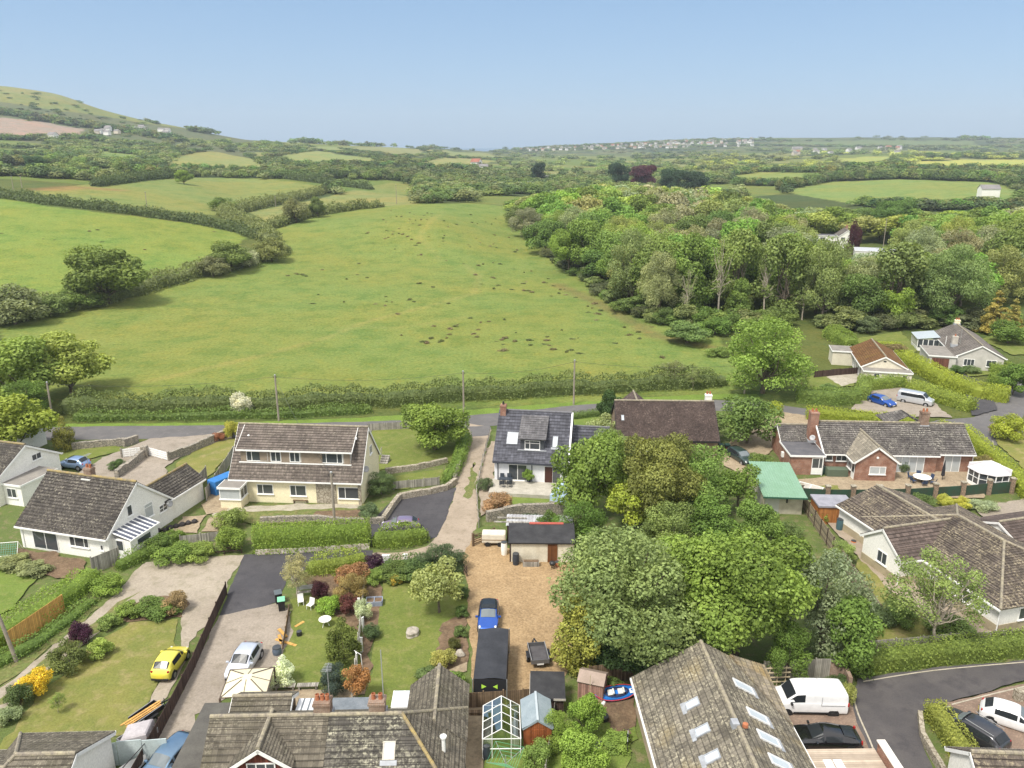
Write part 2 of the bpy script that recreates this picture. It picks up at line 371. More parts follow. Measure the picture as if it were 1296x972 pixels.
# fields as the valley shows them (photo pixels at their ground), y range of the ground they lie on, land colour
FIELDS = [
 ([(-200, 420), (-200, 100), (200, 158), (330, 178), (320, 200), (100, 185), (0, 178), (-200, 178)], 850, 2100, (.098, .116, .058)),
 ([(-200, 415), (-200, 252), (0, 250), (60, 262), (180, 274), (262, 285), (318, 298), (290, 318), (210, 355), (150, 374), (60, 396), (0, 412)], 120, 420, (.150, .205, .045)),
 ([(60, 520), (0, 418), (60, 398), (150, 376), (215, 357), (300, 335), (360, 322), (345, 292), (420, 268), (520, 258), (600, 256), (650, 262), (660, 300), (730, 350), (790, 385), (900, 412), (940, 470), (920, 505)], 112, 440, (.148, .190, .048)),
 ([(30, 243), (120, 232), (230, 224), (330, 226), (420, 236), (395, 250), (320, 260), (275, 272), (170, 262), (60, 250)], 330, 620, (.165, .195, .058)),
 ([(315, 268), (400, 252), (450, 240), (520, 249), (530, 258), (430, 266), (345, 286)], 330, 600, (.185, .200, .070)),
 ([(470, 236), (500, 230), (530, 234), (530, 248), (475, 246)], 430, 700, (.15, .18, .055)),
 ([(205, 208), (225, 196), (265, 192), (310, 198), (350, 213), (345, 218), (220, 214)], 500, 1300, (.195, .215, .075)),
 ([(140, 216), (205, 212), (215, 222), (150, 220)], 500, 800, (.12, .19, .075)),
 ([(-100, 197), (60, 196), (112, 206), (60, 208), (-100, 206)], 500, 1000, (.15, .21, .06)),
 ([(120, 190), (190, 194), (160, 200), (118, 197)], 600, 1300, (.15, .20, .06)),
 ([(-200, 146), (0, 148), (60, 156), (106, 163), (100, 172), (40, 174), (-200, 174)], 900, 1400, (.26, .205, .165)),
 ([(350, 196), (400, 191), (470, 200), (498, 211), (440, 209), (370, 206)], 700, 1900, (.185, .215, .075)),
 ([(330, 188), (420, 185), (540, 190), (480, 193), (420, 190)], 1200, 2200, (.17, .21, .08)),
 ([(430, 189), (480, 184), (536, 190), (535, 198), (500, 197)], 1200, 2200, (.185, .20, .085)),
 ([(510, 205), (560, 199), (625, 203), (600, 212), (540, 214)], 700, 2000, (.215, .225, .085)),
 ([(560, 190), (620, 195), (640, 200), (570, 197)], 1300, 2500, (.17, .20, .075)),
 ([(985, 241), (1040, 230), (1130, 227), (1250, 230), (1285, 238), (1290, 262), (1165, 264), (1080, 258)], 400, 720, (.16, .21, .062)),
 ([(915, 224), (950, 218), (1020, 218), (1052, 223), (1020, 233), (960, 232)], 560, 1000, (.17, .215, .062)),
 ([(1135, 207), (1190, 203), (1420, 200), (1420, 214), (1200, 212)], 850, 1600, (.30, .32, .085)),
 ([(1060, 200), (1130, 198), (1120, 204), (1070, 205)], 1000, 2000, (.24, .28, .08)),
 ([(950, 183), (1090, 177), (1230, 179), (1240, 184), (1060, 187)], 2000, 3600, (.11, .15, .06)),
]
# the land as one sheet
rows = np.concatenate([[-70, -20, 20], np.arange(30, 120, 5.), np.geomspace(120, 500, 250), np.geomspace(503, 4300, 330)[0:]])
tc = np.linspace(-1, 1, 561)
TX = np.outer(95 + .98 * np.maximum(rows, 0), tc); TY = np.repeat(rows[:, None], len(tc), 1); TZ = hgt(TX, TY)
TZ[-1, :] = -60
def add_grid(name, X, Y, Z, col, mat):
    nr, nc = X.shape; me = bpy.data.meshes.new(name)
    v = np.stack([X, Y, Z], -1).reshape(-1, 3); i = np.arange(nr * nc).reshape(nr, nc)
    q = np.stack([i[:-1, :-1], i[:-1, 1:], i[1:, 1:], i[1:, :-1]], -1).reshape(-1, 4)
    fill(me, v, q); me.polygons.foreach_set('use_smooth', np.ones(len(q), bool))
    a = me.attributes.new('land', 'FLOAT_COLOR', 'POINT'); a.data.foreach_set('color', np.concatenate([col.reshape(-1, 3), np.ones((nr * nc, 1))], 1).ravel())
    me.materials.append(mat); o = bpy.data.objects.new(name, me); COL.objects.link(o); return o
def fill(me, v, q):
    me.vertices.add(len(v)); me.vertices.foreach_set('co', v.astype(np.float32).ravel())
    me.loops.add(q.size); me.loops.foreach_set('vertex_index', q.astype(np.int32).ravel())
    me.polygons.add(len(q)); me.polygons.foreach_set('loop_start', np.arange(0, q.size, q.shape[1], dtype=np.int32))
    me.update(calc_edges=True)
LC = np.empty(TX.shape + (3,)); LC[:] = (.085, .115, .035)
far = TY > 420
def cellpat(x, y):
    """field pattern of the far valley: cell number, distance to the nearest boundary (m)"""
    a = x * .93 + y * .37 + 30 * np.sin(y * .006); b = y * .93 - x * .37 + 35 * np.sin(x * .007); ca, cb = a / 150, b / 120
    ia, ib = np.floor(ca), np.floor(cb); h = np.abs(np.sin(ia * 12.9898 + ib * 78.233) * 43758.5453) % 1.0
    return h, np.minimum(np.minimum(ca - ia, 1 - ca + ia) * 150, np.minimum(cb - ib, 1 - cb + ib) * 120)
_h, _d = cellpat(TX, TY); _pal = np.array([(.060, .088, .034), (.060, .088, .034), (.13, .17, .05), (.16, .19, .065), (.115, .165, .045), (.19, .205, .08)])
LC[far] = _pal[(_h * 5.999).astype(int)][far]; LC[TY > 2100] = LC[TY > 2100] * .45 + np.array((.050, .075, .042)) * .55
PX, PY = pixof(TX, TY, TZ)
PXj = PX + 1.5 * np.sin(TY * .05); PYj = PY + .8 * np.sin(TX * .06)
for poly, y0, y1, c in FIELDS:
    LC[inpoly(PXj, PYj, poly) & (TY > y0) & (TY < y1)] = (c[0] * 1.04, c[1] * 1.07, c[2] * 1.12)
def near_line(pts, w):
    d = np.full(TX.shape, 1e9)
    for (x0, y0), (x1, y1) in zip(pts[:-1], pts[1:]):
        L2 = (x1 - x0) ** 2 + (y1 - y0) ** 2; t = np.clip(((TX - x0) * (x1 - x0) + (TY - y0) * (y1 - y0)) / L2, 0, 1); d = np.minimum(d, np.hypot(TX - x0 - t * (x1 - x0), TY - y0 - t * (y1 - y0)))
    return np.clip(1.4 - (d + .5 * np.sin(TX * .9) * np.sin(TY * .7)) / w, 0, 1)[..., None]
for tr, w, c in (([(190, 482), (280, 462), (350, 445), (420, 425), (470, 405), (540, 388), (600, 372), (606, 350), (590, 335)], 1.1, (.215, .225, .075)), ([(560, 330), (530, 300), (545, 280), (560, 268)], 1.2, (.20, .225, .07)), ([(705, 360), (760, 385), (830, 425), (900, 440)], 2.2, (.16, .125, .06)), ([(600, 400), (500, 415), (430, 412)], 1.0, (.19, .215, .065)), ([(60, 240), (100, 237), (140, 240)], 8., (.24, .14, .07))):
    k = near_line([T(*q)[:2] for q in tr], w); LC = LC * (1 - .55 * k) + np.array(c) * .55 * k
a = NT('land'); v = a.pos(); at = a.n('ShaderNodeAttribute', attribute_name='land')
col = a.mix(a.math('MULTIPLY', a.ramp(a.noise(v, .022, 6, .65), .40, .62), .75), at.outputs['Color'], a.mix(1.0, at.outputs['Color'], (1.30, 1.0, .9), 'MULTIPLY'))
col = a.mix(a.math('MULTIPLY', a.ramp(a.noise(v, .12, 6, .7), .46, .62), .8), col, a.mix(1.0, col, (.66, .80, .72), 'MULTIPLY'))
col = a.mix(a.math('MULTIPLY', a.ramp(a.noise(v, .5, 5, .7), .52, .70), .8), col, a.mix(1.0, col, (1.3, 1.05, .9), 'MULTIPLY'))
col = a.mix(a.math('MULTIPLY', a.ramp(a.noise(v, .33, 6, .8), .56, .68), .8), col, a.mix(1.0, col, (.66, .74, .66), 'MULTIPLY'))
fn = a.noise(v, 1.8, 5, .75)
col = a.mix(1.0, col, a.mix(a.ramp(fn, .28, .72), (.60, .66, .60), (1.40, 1.34, 1.38)), 'MULTIPLY')
col = a.mix(a.math('MULTIPLY', a.ramp(a.noise(v, .75, 3, .6), .60, .66), .6), col, a.mix(1.0, col, (.62, .74, .60), 'MULTIPLY'))
a.bump(fn, .55, .25); LAND = a.out(col, .95, .1)
land = struct(add_grid('ground', TX, TY, TZ, LC, LAND))
# sea beyond the valley
a = NT('sea'); SEA = a.out((.10, .16, .22), .35, .4)
sea = MB().poly([(-60000, 4302, -50), (60000, 4302, -50), (60000, 90000, -50), (-60000, 90000, -50)]).build('sea', SEA); struct(sea)

# ------------------------------------------------------------------ flat surfaces of the village, each a sheet a few mm above the one below
_layer = [0.004]
def sheet(name, pts, mat, jit=.10, z=None, px=True):
    p = [P(*q) for q in pts] if px else list(pts)
    out = []
    rj = random.Random(len(pts) * 7 + int(p[0][0] * 10))
    for i in range(len(p)):
        a_, b_ = p[i], p[(i + 1) % len(p)]; L = math.hypot(b_[0] - a_[0], b_[1] - a_[1]); n = max(1, int(L / .6)) if jit else 1
        ox = oy = 0
        for k in range(n):
            t = k / n; ox = .6 * ox + rj.gauss(0, jit); oy = .6 * oy + rj.gauss(0, jit)
            if k == 0: ox *= .3; oy *= .3
            out.append((a_[0] + (b_[0] - a_[0]) * t + ox, a_[1] + (b_[1] - a_[1]) * t + oy))
    if z is None: _layer[0] += .0035; z = _layer[0]
    A = sum(out[i][0] * out[(i + 1) % len(out)][1] - out[(i + 1) % len(out)][0] * out[i][1] for i in range(len(out)))
    if A < 0: out.reverse()
    return struct(MB().poly([(q[0], q[1], z) for q in out]).build(name, mat))
def strip(name, pts, width, mat, **k):
    """road or path along ground pixels"""
    p = [Vector(P(*q)) for q in pts]; L, Rr = [], []
    # smooth
    q = []
    for i in range(len(p) - 1):
        p0, p1, p2, p3 = p[max(i - 1, 0)], p[i], p[i + 1], p[min(i + 2, len(p) - 1)]
        for t in (0, .25, .5, .75):
            q.append(.5 * ((2 * p1) + (p2 - p0) * t + (2 * p0 - 5 * p1 + 4 * p2 - p3) * t * t + (3 * p1 - p0 - 3 * p2 + p3) * t ** 3))
    q.append(p[-1])
    for i, c in enumerate(q):
        d = (q[min(i + 1, len(q) - 1)] - q[max(i - 1, 0)]).normalized(); n = Vector((-d.y, d.x)) * width / 2
        L.append(c + n); Rr.append(c - n)
    return sheet(name, [tuple(v) for v in L] + [tuple(v) for v in reversed(Rr)], mat, px=False, **k)
GARDEN = ground('garden_soil_and_grass', (.115, .150, .042), (.085, .115, .036), (.19, .16, .09), .3, 1.3)
LAWN = ground('mown_lawn', (.150, .175, .042), (.115, .150, .034), (.195, .195, .070), .35, 1.1, 7, .4, speck=.28)
LAWNDRY = ground('dry_lawn', (.195, .190, .055), (.140, .160, .042), (.26, .22, .10), .3, .8, 7, .4, speck=.28)
LAWNLUSH = ground('lush_lawn', (.150, .205, .045), (.115, .165, .035), (.19, .21, .065), .4, 1.2, 7, .4, speck=.28)
VERGE = ground('verge_grass', (.150, .220, .040), (.110, .165, .032), None, .5, 1.5, 5, .6, speck=.4)
ROAD = ground('road_asphalt', (.135, .130, .130), (.115, .110, .110), (.16, .15, .145), .25, .9, 12, .15, speck=.12)
TARMAC = ground('dark_tarmac', (.062, .060, .066), (.080, .077, .082), (.055, .053, .058), .3, 1.0, 10, .2, speck=.16)
CULTAR = ground('worn_tarmac', (.075, .070, .072), (.105, .097, .095), (.060, .056, .06), .25, .8, 10, .2, speck=.14)
GRAVELY = ground('golden_gravel', (.335, .235, .130), (.275, .19, .105), (.39, .28, .16), .3, .9, 5, .5, speck=.4)
GRAVELP = ground('pinkish_gravel', (.31, .268, .222), (.26, .224, .185), (.215, .185, .145), .3, .9, 6, .4, speck=.22)
GRAVELG = ground('grey_gravel', (.345, .30, .24), (.29, .25, .20), (.225, .20, .14), .25, .8, 6, .4, speck=.2)
LANE = ground('earth_lane', (.345, .285, .222), (.29, .238, .182), (.235, .195, .14), .4, 1.3, 6, .3, speck=.16)
PATIO = ground('sandstone_paving', (.34, .275, .19), (.28, .22, .15), (.22, .175, .12), .8, 2.2, 5, .25, speck=.3)
PAVERS = bricks('block_paving', (.28, .20, .15), (.22, .155, .12), (.17, .14, .11), .2, .1)
SOIL = ground('bare_soil', (.17, .115, .075), (.12, .085, .055), (.22, .16, .10), .6, 2, 6, .6, speck=.35)
PAVECONC = ground('concrete_paving', (.42, .38, .31), (.33, .30, .24), (.26, .24, .17), .5, 1.5, 7, .3, speck=.2)
MULCH = ground('rough_grass', (.12, .150, .045), (.16, .165, .06), (.20, .17, .08), .4, 1.6, 4, .8, speck=.4)

sheet('garden_ground', [(-250, 985), (-250, 562), (60, 560), (300, 558), (620, 548), (760, 522), (915, 518), (1000, 530), (1200, 548), (1296, 575), (1500, 600), (1600, 990)], GARDEN, .1)
# main road with its soft verge
strip('verge', [(-260, 541), (0, 541), (100, 540), (290, 538), (470, 531), (610, 521), (745, 511), (900, 502), (960, 502)], 2.4, VERGE)
strip('road', [(-260, 552), (0, 550), (100, 548), (290, 546), (470, 541), (560, 537), (610, 532), (680, 526), (745, 519), (830, 515), (900, 513), (960, 516), (1020, 524), (1100, 533), (1180, 542), (1230, 549), (1290, 560), (1420, 585)], 5.2, ROAD, jit=.05)
strip('side_road', [(1228, 552), (1262, 530), (1290, 500), (1330, 470)], 5.0, ROAD, jit=.05)
sheet('road', [(1130, 545), (1185, 532), (1235, 528), (1290, 520), (1296, 556), (1250, 566), (1190, 556)], ROAD, .05)
strip('road', [(1420, 395), (1300, 357), (1262, 345), (1200, 335)], 6.0, ROAD, jit=.05)
# lane from the road down to the gravel yard
sheet('gravel_lane', [(594, 536), (587, 572), (577, 615), (566, 648), (555, 677), (540, 692), (505, 700), (470, 700), (440, 710), (470, 714), (520, 715), (560, 706), (592, 712), (610, 700), (600, 680), (606, 655), (602, 610), (612, 585), (620, 541)], LANE, .12)
sheet('lane_grass_strip', [(595, 598), (601, 585), (604, 600), (599, 625), (592, 632), (588, 625)], MULCH, .2)
sheet('lane_mouth', [(592, 540), (622, 538), (620, 551), (596, 553)], ROAD, .1)
sheet('gravel_yard', [(583, 706), (600, 682), (625, 678), (650, 700), (720, 705), (760, 740), (745, 800), (718, 850), (706, 862), (690, 884), (602, 892), (594, 800), (592, 740)], GRAVELY, .1)
sheet('parking_pad', [(498, 632), (540, 626), (577, 617), (568, 648), (553, 680), (520, 690), (470, 686), (470, 660)], TARMAC, .05)
sheet('tarmac_drive', [(309, 702), (390, 699), (440, 697), (472, 697), (470, 707), (400, 716), (366, 730), (352, 762), (277, 782)], TARMAC, .05)
sheet('gravel_drive', [(277, 780), (352, 763), (368, 775), (372, 800), (352, 850), (345, 875), (285, 885), (246, 905), (232, 1000), (170, 1000), (240, 860)], GRAVELP, .1)
sheet('turning_area', [(185, 712), (250, 707), (309, 703), (290, 735), (272, 775), (250, 800), (236, 838), (222, 830), (232, 775), (190, 760), (160, 778), (125, 800), (60, 850), (0, 905), (-70, 960), (-70, 925), (0, 872), (60, 825), (110, 785), (160, 738)], GRAVELG, .12)
sheet('track_median', [(96, 805), (128, 781), (160, 757), (180, 748), (150, 775), (110, 806), (55, 848), (0, 893), (-20, 905), (40, 850)], MULCH, .15)
sheet('wheel_track', [(236, 836), (215, 875), (190, 925), (170, 930), (196, 875), (218, 835)], GRAVELG, .12)
sheet('lawn', [(165, 788), (224, 784), (221, 830), (197, 872), (170, 930), (120, 940), (-40, 985), (0, 945), (30, 905), (75, 860), (120, 815)], LAWNDRY, .12)
sheet('island_bed', [(142, 782), (186, 757), (225, 754), (241, 765), (232, 782), (160, 788)], SOIL, .15)
sheet('track_verge', [(125, 770), (100, 790), (55, 827), (0, 868), (-60, 915), (-60, 800), (0, 850), (70, 785), (110, 760)], MULCH, .2)
# gardens left of the gravel yard
sheet('lawn', [(366, 760), (395, 752), (430, 755), (455, 800), (450, 870), (380, 878), (352, 870), (350, 850), (372, 800)], LAWN, .12)
sheet('flower_bed', [(380, 735), (460, 705), (456, 800), (425, 780), (400, 752)], SOIL, .15)
sheet('lawn', [(484, 735), (540, 728), (588, 740), (592, 770), (580, 830), (540, 880), (460, 905), (470, 840), (478, 780)], LAWN, .12)
sheet('flower_bed', [(462, 735), (484, 733), (470, 850), (462, 880), (452, 880), (458, 800)], SOIL, .12)
sheet('garden_path', [(545, 855), (585, 832), (592, 838), (590, 850), (550, 885), (530, 890)], PATIO, .1)
sheet('flower_bed', [(560, 790), (592, 775), (593, 838), (545, 858), (530, 875), (520, 875), (550, 845)], SOIL, .15)
sheet('side_path', [(592, 890), (612, 890), (612, 990), (590, 990)], PATIO, .06)
sheet('terrace', [(345, 875), (450, 875), (450, 900), (340, 900)], PATIO, .1)
sheet('lawn', [(612, 940), (710, 930), (800, 905), (800, 1000), (612, 1000)], LAWNLUSH, .15)
sheet('bare_patch', [(745, 885), (800, 880), (803, 920), (770, 925), (752, 905)], SOIL, .3)
# cream house plot
sheet('lawn', [(470, 545), (520, 540), (592, 552), (585, 585), (480, 596), (472, 575)], LAWN, .12)
sheet('lawn', [(490, 606), (560, 594), (556, 612), (500, 620)], LAWN, .12)
sheet('terrace', [(285, 640), (455, 636), (470, 650), (440, 660), (330, 664), (270, 660)], MULCH, .15)
sheet('garden_path', [(288, 642), (455, 638), (457, 644), (300, 649), (270, 656), (268, 652)], PAVECONC, .12)
sheet('flower_bed', [(400, 648), (468, 646), (470, 660), (400, 661)], SOIL, .15)
sheet('vegetable_bed', [(215, 672), (232, 655), (262, 653), (250, 676)], PATIO, .12)
sheet('vegetable_bed', [(254, 674), (266, 656), (285, 657), (280, 674)], PATIO, .12)
sheet('side_yard', [(255, 640), (275, 618), (292, 625), (285, 650), (262, 652)], PATIO, .15)
# white chalet plot
sheet('forecourt', [(100, 600), (130, 580), (160, 568), (190, 556), (290, 549), (296, 556), (240, 572), (212, 590), (205, 640), (130, 620)], GRAVELP, .12)
sheet('lawn', [(64, 572), (95, 560), (150, 558), (155, 572), (120, 580), (72, 592), (40, 592)], LAWN, .12)
sheet('lawn', [(222, 590), (244, 572), (290, 556), (305, 556), (270, 600), (250, 622), (243, 625)], LAWNDRY, .12)
sheet('lawn', [(-60, 745), (0, 715), (30, 712), (50, 730), (20, 770), (-40, 800)], LAWNLUSH, .12)
sheet('flower_bed', [(20, 695), (60, 700), (110, 712), (95, 735), (45, 728)], SOIL, .2)
# blue-grey house
sheet('lawn', [(635, 628), (695, 624), (705, 642), (645, 650)], LAWNLUSH, .12)
sheet('side_yard', [(604, 610), (622, 560), (630, 560), (626, 605), (618, 650), (608, 655)], LANE, .1)
sheet('lawn', [(720, 526), (760, 522), (765, 540), (722, 545)], LAWNLUSH, .1)
# brick bungalow
sheet('forecourt', [(960, 535), (985, 522), (1020, 527), (1035, 545), (990, 550), (950, 605), (915, 590), (925, 560)], PATIO, .12)
sheet('patio', [(985, 612), (1075, 600), (1245, 596), (1245, 632), (1010, 632)], PATIO, .08)
sheet('lawn', [(1022, 618), (1060, 616), (1070, 630), (1025, 632)], LAWNDRY, .1)
sheet('lawn', [(1258, 555), (1300, 548), (1340, 600), (1310, 610)], LAWNDRY, .1)
# mossy-roofed house
sheet('forecourt', [(1085, 492), (1130, 488), (1180, 510), (1205, 530), (1130, 528), (1078, 520)], GRAVELP, .12)
sheet('lawn', [(1022, 478), (1060, 470), (1085, 478), (1080, 490), (1022, 494)], LAWN, .12)
sheet('patio', [(1046, 478), (1080, 470), (1092, 484), (1065, 490)], PAVECONC, .1)
sheet('tarmac_drive', [(1185, 476), (1215, 472), (1250, 488), (1262, 520), (1230, 528), (1222, 500)], TARMAC, .1)
sheet('lawn', [(1080, 430), (1140, 420), (1160, 445), (1150, 462), (1100, 450)], LAWN, .15)
sheet('lawn', [(1215, 462), (1260, 458), (1255, 475), (1225, 478)], LAWN, .1)
sheet('lawn', [(1240, 430), (1320, 410), (1340, 450), (1280, 450)], LAWN, .15)
# white house right
sheet('lawn', [(1085, 705), (1130, 738), (1160, 770), (1215, 805), (1130, 830), (1100, 800), (1105, 760)], LAWNDRY, .15)
sheet('side_path', [(1045, 660), (1062, 655), (1095, 685), (1150, 735), (1250, 800), (1300, 812), (1300, 822), (1220, 815), (1120, 745)], LANE, .1)
sheet('forecourt', [(1232, 645), (1300, 632), (1400, 640), (1420, 760), (1290, 690)], GRAVELP, .1)
sheet('lawn', [(965, 640), (985, 655), (1012, 700), (1040, 760), (1000, 700), (975, 670)], LAWNLUSH, .15)
# close at bottom right
sheet('close_road', [(1085, 862), (1180, 848), (1300, 838), (1500, 828), (1560, 900), (1300, 862), (1200, 892), (1163, 905), (1165, 940), (1190, 1000), (1105, 1000), (1095, 950), (1078, 905)], CULTAR, .04)
sheet('parking_bay', [(965, 870), (1075, 878), (1082, 910), (1105, 965), (990, 965)], PAVERS, .04)
sheet('parking_bay', [(1195, 893), (1300, 868), (1450, 880), (1450, 1000), (1250, 1000)], PAVERS, .04)

for pts in ([(1078, 880), (1086, 908), (1104, 950), (1112, 985)], [(1204, 895), (1250, 883), (1330, 864)], [(1092, 866), (1180, 852), (1300, 841), (1380, 835)], [(1256, 560), (1262, 580), (1285, 600), (1310, 618)]):
    strip('kerb', pts, .11, PAVECONC, jit=0)
# ------------------------------------------------------------------ foliage
def leaf_mesh(name, pos, nrm, size, tint, jitter=.55, aspect=.62, rng=RNG, mat=None):
    n = len(pos)
    nn = nrm + rng.normal(0, jitter, (n, 3)); nn /= np.linalg.norm(nn, axis=1)[:, None] + 1e-9
    r = rng.normal(0, 1, (n, 3)); a = np.cross(nn, r); a /= np.linalg.norm(a, axis=1)[:, None] + 1e-9
    b = np.cross(nn, a); s = (np.asarray(size) * rng.uniform(.7, 1.3, n))[:, None] * .5
    bend = nn * s * .25
    v = np.stack([pos - a * s, pos - b * s * aspect + bend, pos + a * s, pos + b * s * aspect + bend], 1).reshape(-1, 3)
    me = bpy.data.meshes.new(name); fill(me, v, np.arange(4 * n).reshape(n, 4))
    at = me.attributes.new('tint', 'FLOAT', 'FACE'); at.data.foreach_set('value', np.clip(tint, 0, 1).astype(np.float32))
    me.materials.append(mat or FOL); return me
def sph(n, rng): d = rng.normal(0, 1, (n, 3)); return d / np.linalg.norm(d, axis=1)[:, None]
def lobes_cloud(lobes, n, rng, fill_in=.18, down=.55):
    """points spread over a cluster of leaf clumps; (centre, radii) each"""
    C = np.array([l[0] for l in lobes]); Q = np.array([l[1] for l in lobes]); A = (Q[:, 0] * Q[:, 1] + Q[:, 0] * Q[:, 2]); A = A / A.sum()
    li = rng.choice(len(lobes), int(n * 2.2), p=A); d = sph(len(li), rng)
    rad = np.where(rng.random(len(li)) < fill_in, rng.uniform(.35, .85, len(li)), rng.normal(.97, .09, len(li)))
    # ragged: small-scale bumps on each clump
    rad *= 1 + .13 * np.sin(d[:, 0] * 7 + li) * np.sin(d[:, 1] * 6 + li * 1.7) + .08 * np.sin(d[:, 2] * 11 + li * 2.3)
    p = C[li] + d * Q[li] * rad[:, None]
    keep = np.ones(len(p), bool)
    for k in range(len(lobes)):
        ins = (((p - C[k]) / Q[k]) ** 2).sum(1) < .5
        keep &= ~(ins & (li != k) & (rng.random(len(p)) < .85))
    keep &= ~((d[:, 2] < -.45) & (rng.random(len(p)) < down))
    p, d, li = p[keep][:n], d[keep][:n], li[keep][:n]
    tl = rng.uniform(.25, .75, len(lobes))
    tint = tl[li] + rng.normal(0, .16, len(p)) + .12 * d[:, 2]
    return p, d * .8 + np.array([0, 0, .35]), tint
def limb(mb, p, q, r0, r1, rng, seg=4, wig=.06, n=7):
    p, q = np.array(p, float), np.array(q, float); L = np.linalg.norm(q - p); last = p; rl = r0
    for i in range(1, seg + 1):
        t = i / seg; c = p + (q - p) * t + (rng.normal(0, wig * L * (1 - t) + 1e-6, 3) if i < seg else 0)
        r = r0 + (r1 - r0) * t; mb.tube(last, c, rl, r, n, cap=(i == seg)); last, rl = c, r
CROWN, TRUNK = {}, {}
def crown_proto(key, seed, nleaf, leaf, H=10., Rw=4.4, base=.22, nl=34, lob=(.26, .42), shape='round', trunk_r=.28, bark=BARK, fill_in=.18, flat_=.85, bare=0):
    """a tree 10 m tall, about 8.8 m wide; trunk and limbs reach into the clumps"""
    rng = np.random.default_rng(seed); lobes = []; zc = H * (base + 1) / 2; hz = H * (1 - base) / 2
    tries = 0
    while len(lobes) < nl and tries < 4000:
        tries += 1
        d = sph(1, rng)[0]; 
        if shape == 'round' and d[2] < -.62: continue
        rr = rng.uniform(.62, .86) if rng.random() < .8 else rng.uniform(.1, .5)
        if shape == 'cone':
            t = rng.random() ** 1.3; z = H * base + (H * (1 - base)) * t; w_ = Rw * (1 - t) * .86 + .12; an = rng.uniform(0, 6.28)
            c = np.array([math.cos(an) * w_ * rng.uniform(.4, .9), math.sin(an) * w_ * rng.uniform(.4, .9), z]); q = (.30 + .9 * (1 - t)) * np.array([1, 1, .8]) * rng.uniform(.8, 1.2) * Rw / 4
        elif shape == 'tall':
            t = rng.random(); z = H * base + H * (1 - base) * t * .93; w_ = Rw * (math.sin(math.pi * min(.97, .12 + t * .85)) ** .6); an = rng.uniform(0, 6.28); k = rng.uniform(.25, .78)
            c = np.array([math.cos(an) * w_ * k, math.sin(an) * w_ * k, z]); q = np.array([1, 1, 1.05]) * rng.uniform(*lob) * Rw * .9
        else:
            c = np.array([d[0] * Rw * rr, d[1] * Rw * rr, zc + d[2] * hz * rr]); q = np.array([1, 1, flat_]) * rng.uniform(*lob) * Rw
        lobes.append((c, q))
    ph = rng.uniform(0, 6.28, 4)     # no crown is a ball: boughs reach out further in some directions
    for i, (c, q) in enumerate(lobes):
        az = math.atan2(c[1], c[0]); k = 1 + .16 * math.sin(2 * az + ph[0]) + .13 * math.sin(3 * az + ph[1]) + .10 * math.sin(5 * az + c[2] * .7 + ph[2])
        lobes[i] = (np.array([c[0] * k, c[1] * k, c[2] + (.5 * math.sin(4 * az + ph[3]) if shape == 'round' else 0)]), q * rng.uniform(.78, 1.12))
    p, nn, tint = lobes_cloud(lobes, nleaf, rng, fill_in)
    p[:, 2] = np.maximum(p[:, 2], .15)
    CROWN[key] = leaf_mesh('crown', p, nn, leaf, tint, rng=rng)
    mb = MB(); top = H * (base + .25)
    limb(mb, (0, 0, -.2), (0, 0, top), trunk_r, trunk_r * .55, rng, 4, .02)
    for c, q in lobes[:: max(1, len(lobes) // (14 + bare))]:
        limb(mb, (0, 0, top * rng.uniform(.5, 1)), c + (q * np.array([0, 0, .4]) if bare else 0), trunk_r * .38, .03, rng, 4, .07, 5)
    o = mb.build('trunk', bark); TRUNK[key] = o.data; bpy.data.objects.remove(o)
crown_proto('oak1', 1, 30000, .25, nl=52, lob=(.24, .36), base=.12)
crown_proto('oak2', 2, 10000, .40, nl=36, lob=(.25, .40), H=10, Rw=4.6, base=.08)
crown_proto('oak3', 3, 9000, .42, nl=30, lob=(.24, .42), base=-.1)
crown_proto('fine1', 4, 26000, .205, nl=60, lob=(.20, .30), base=.08, flat_=.95)
crown_proto('fine2', 5, 13000, .26, nl=44, lob=(.20, .32), base=-.05)
crown_proto('ash1', 6, 9000, .34, nl=42, lob=(.24, .38), shape='tall', Rw=3.3, base=.06)
crown_proto('ash2', 7, 7000, .38, nl=32, lob=(.24, .40), shape='tall', Rw=3.6, base=.08)
crown_proto('sparse', 8, 6500, .21, nl=46, lob=(.16, .30), Rw=3.6, base=.2, bark=PALEBARK, fill_in=.5, trunk_r=.14, bare=20)
crown_proto('dead', 9, 900, .22, nl=26, lob=(.15, .25), shape='tall', Rw=3.2, base=.3, bark=PALEBARK, fill_in=.5, trunk_r=.17, bare=20)
crown_proto('cone', 10, 6500, .34, nl=70, shape='cone', Rw=2.6, base=.04)
crown_proto('bush1', 11, 5200, .55, nl=26, lob=(.30, .45), base=.0, Rw=5, trunk_r=.3)
crown_proto('bush2', 12, 3600, .75, nl=18, lob=(.34, .5), base=.0, Rw=5, trunk_r=.3)
crown_proto('small', 13, 3800, .52, nl=24, lob=(.26, .40), base=.26, Rw=4.4, trunk_r=.25)
crown_proto('low1', 14, 4200, .60, nl=28, lob=(.28, .42), base=.05)
crown_proto('low2', 15, 4000, .60, nl=22, lob=(.28, .46), base=.12)
crown_proto('low3', 16, 4000, .60, nl=22, lob=(.28, .44), shape='tall', Rw=3.4, base=.12)
crown_proto('cushion', 17, 4500, .48, nl=34, lob=(.22, .32), base=-.25, Rw=4.7, trunk_r=.2)
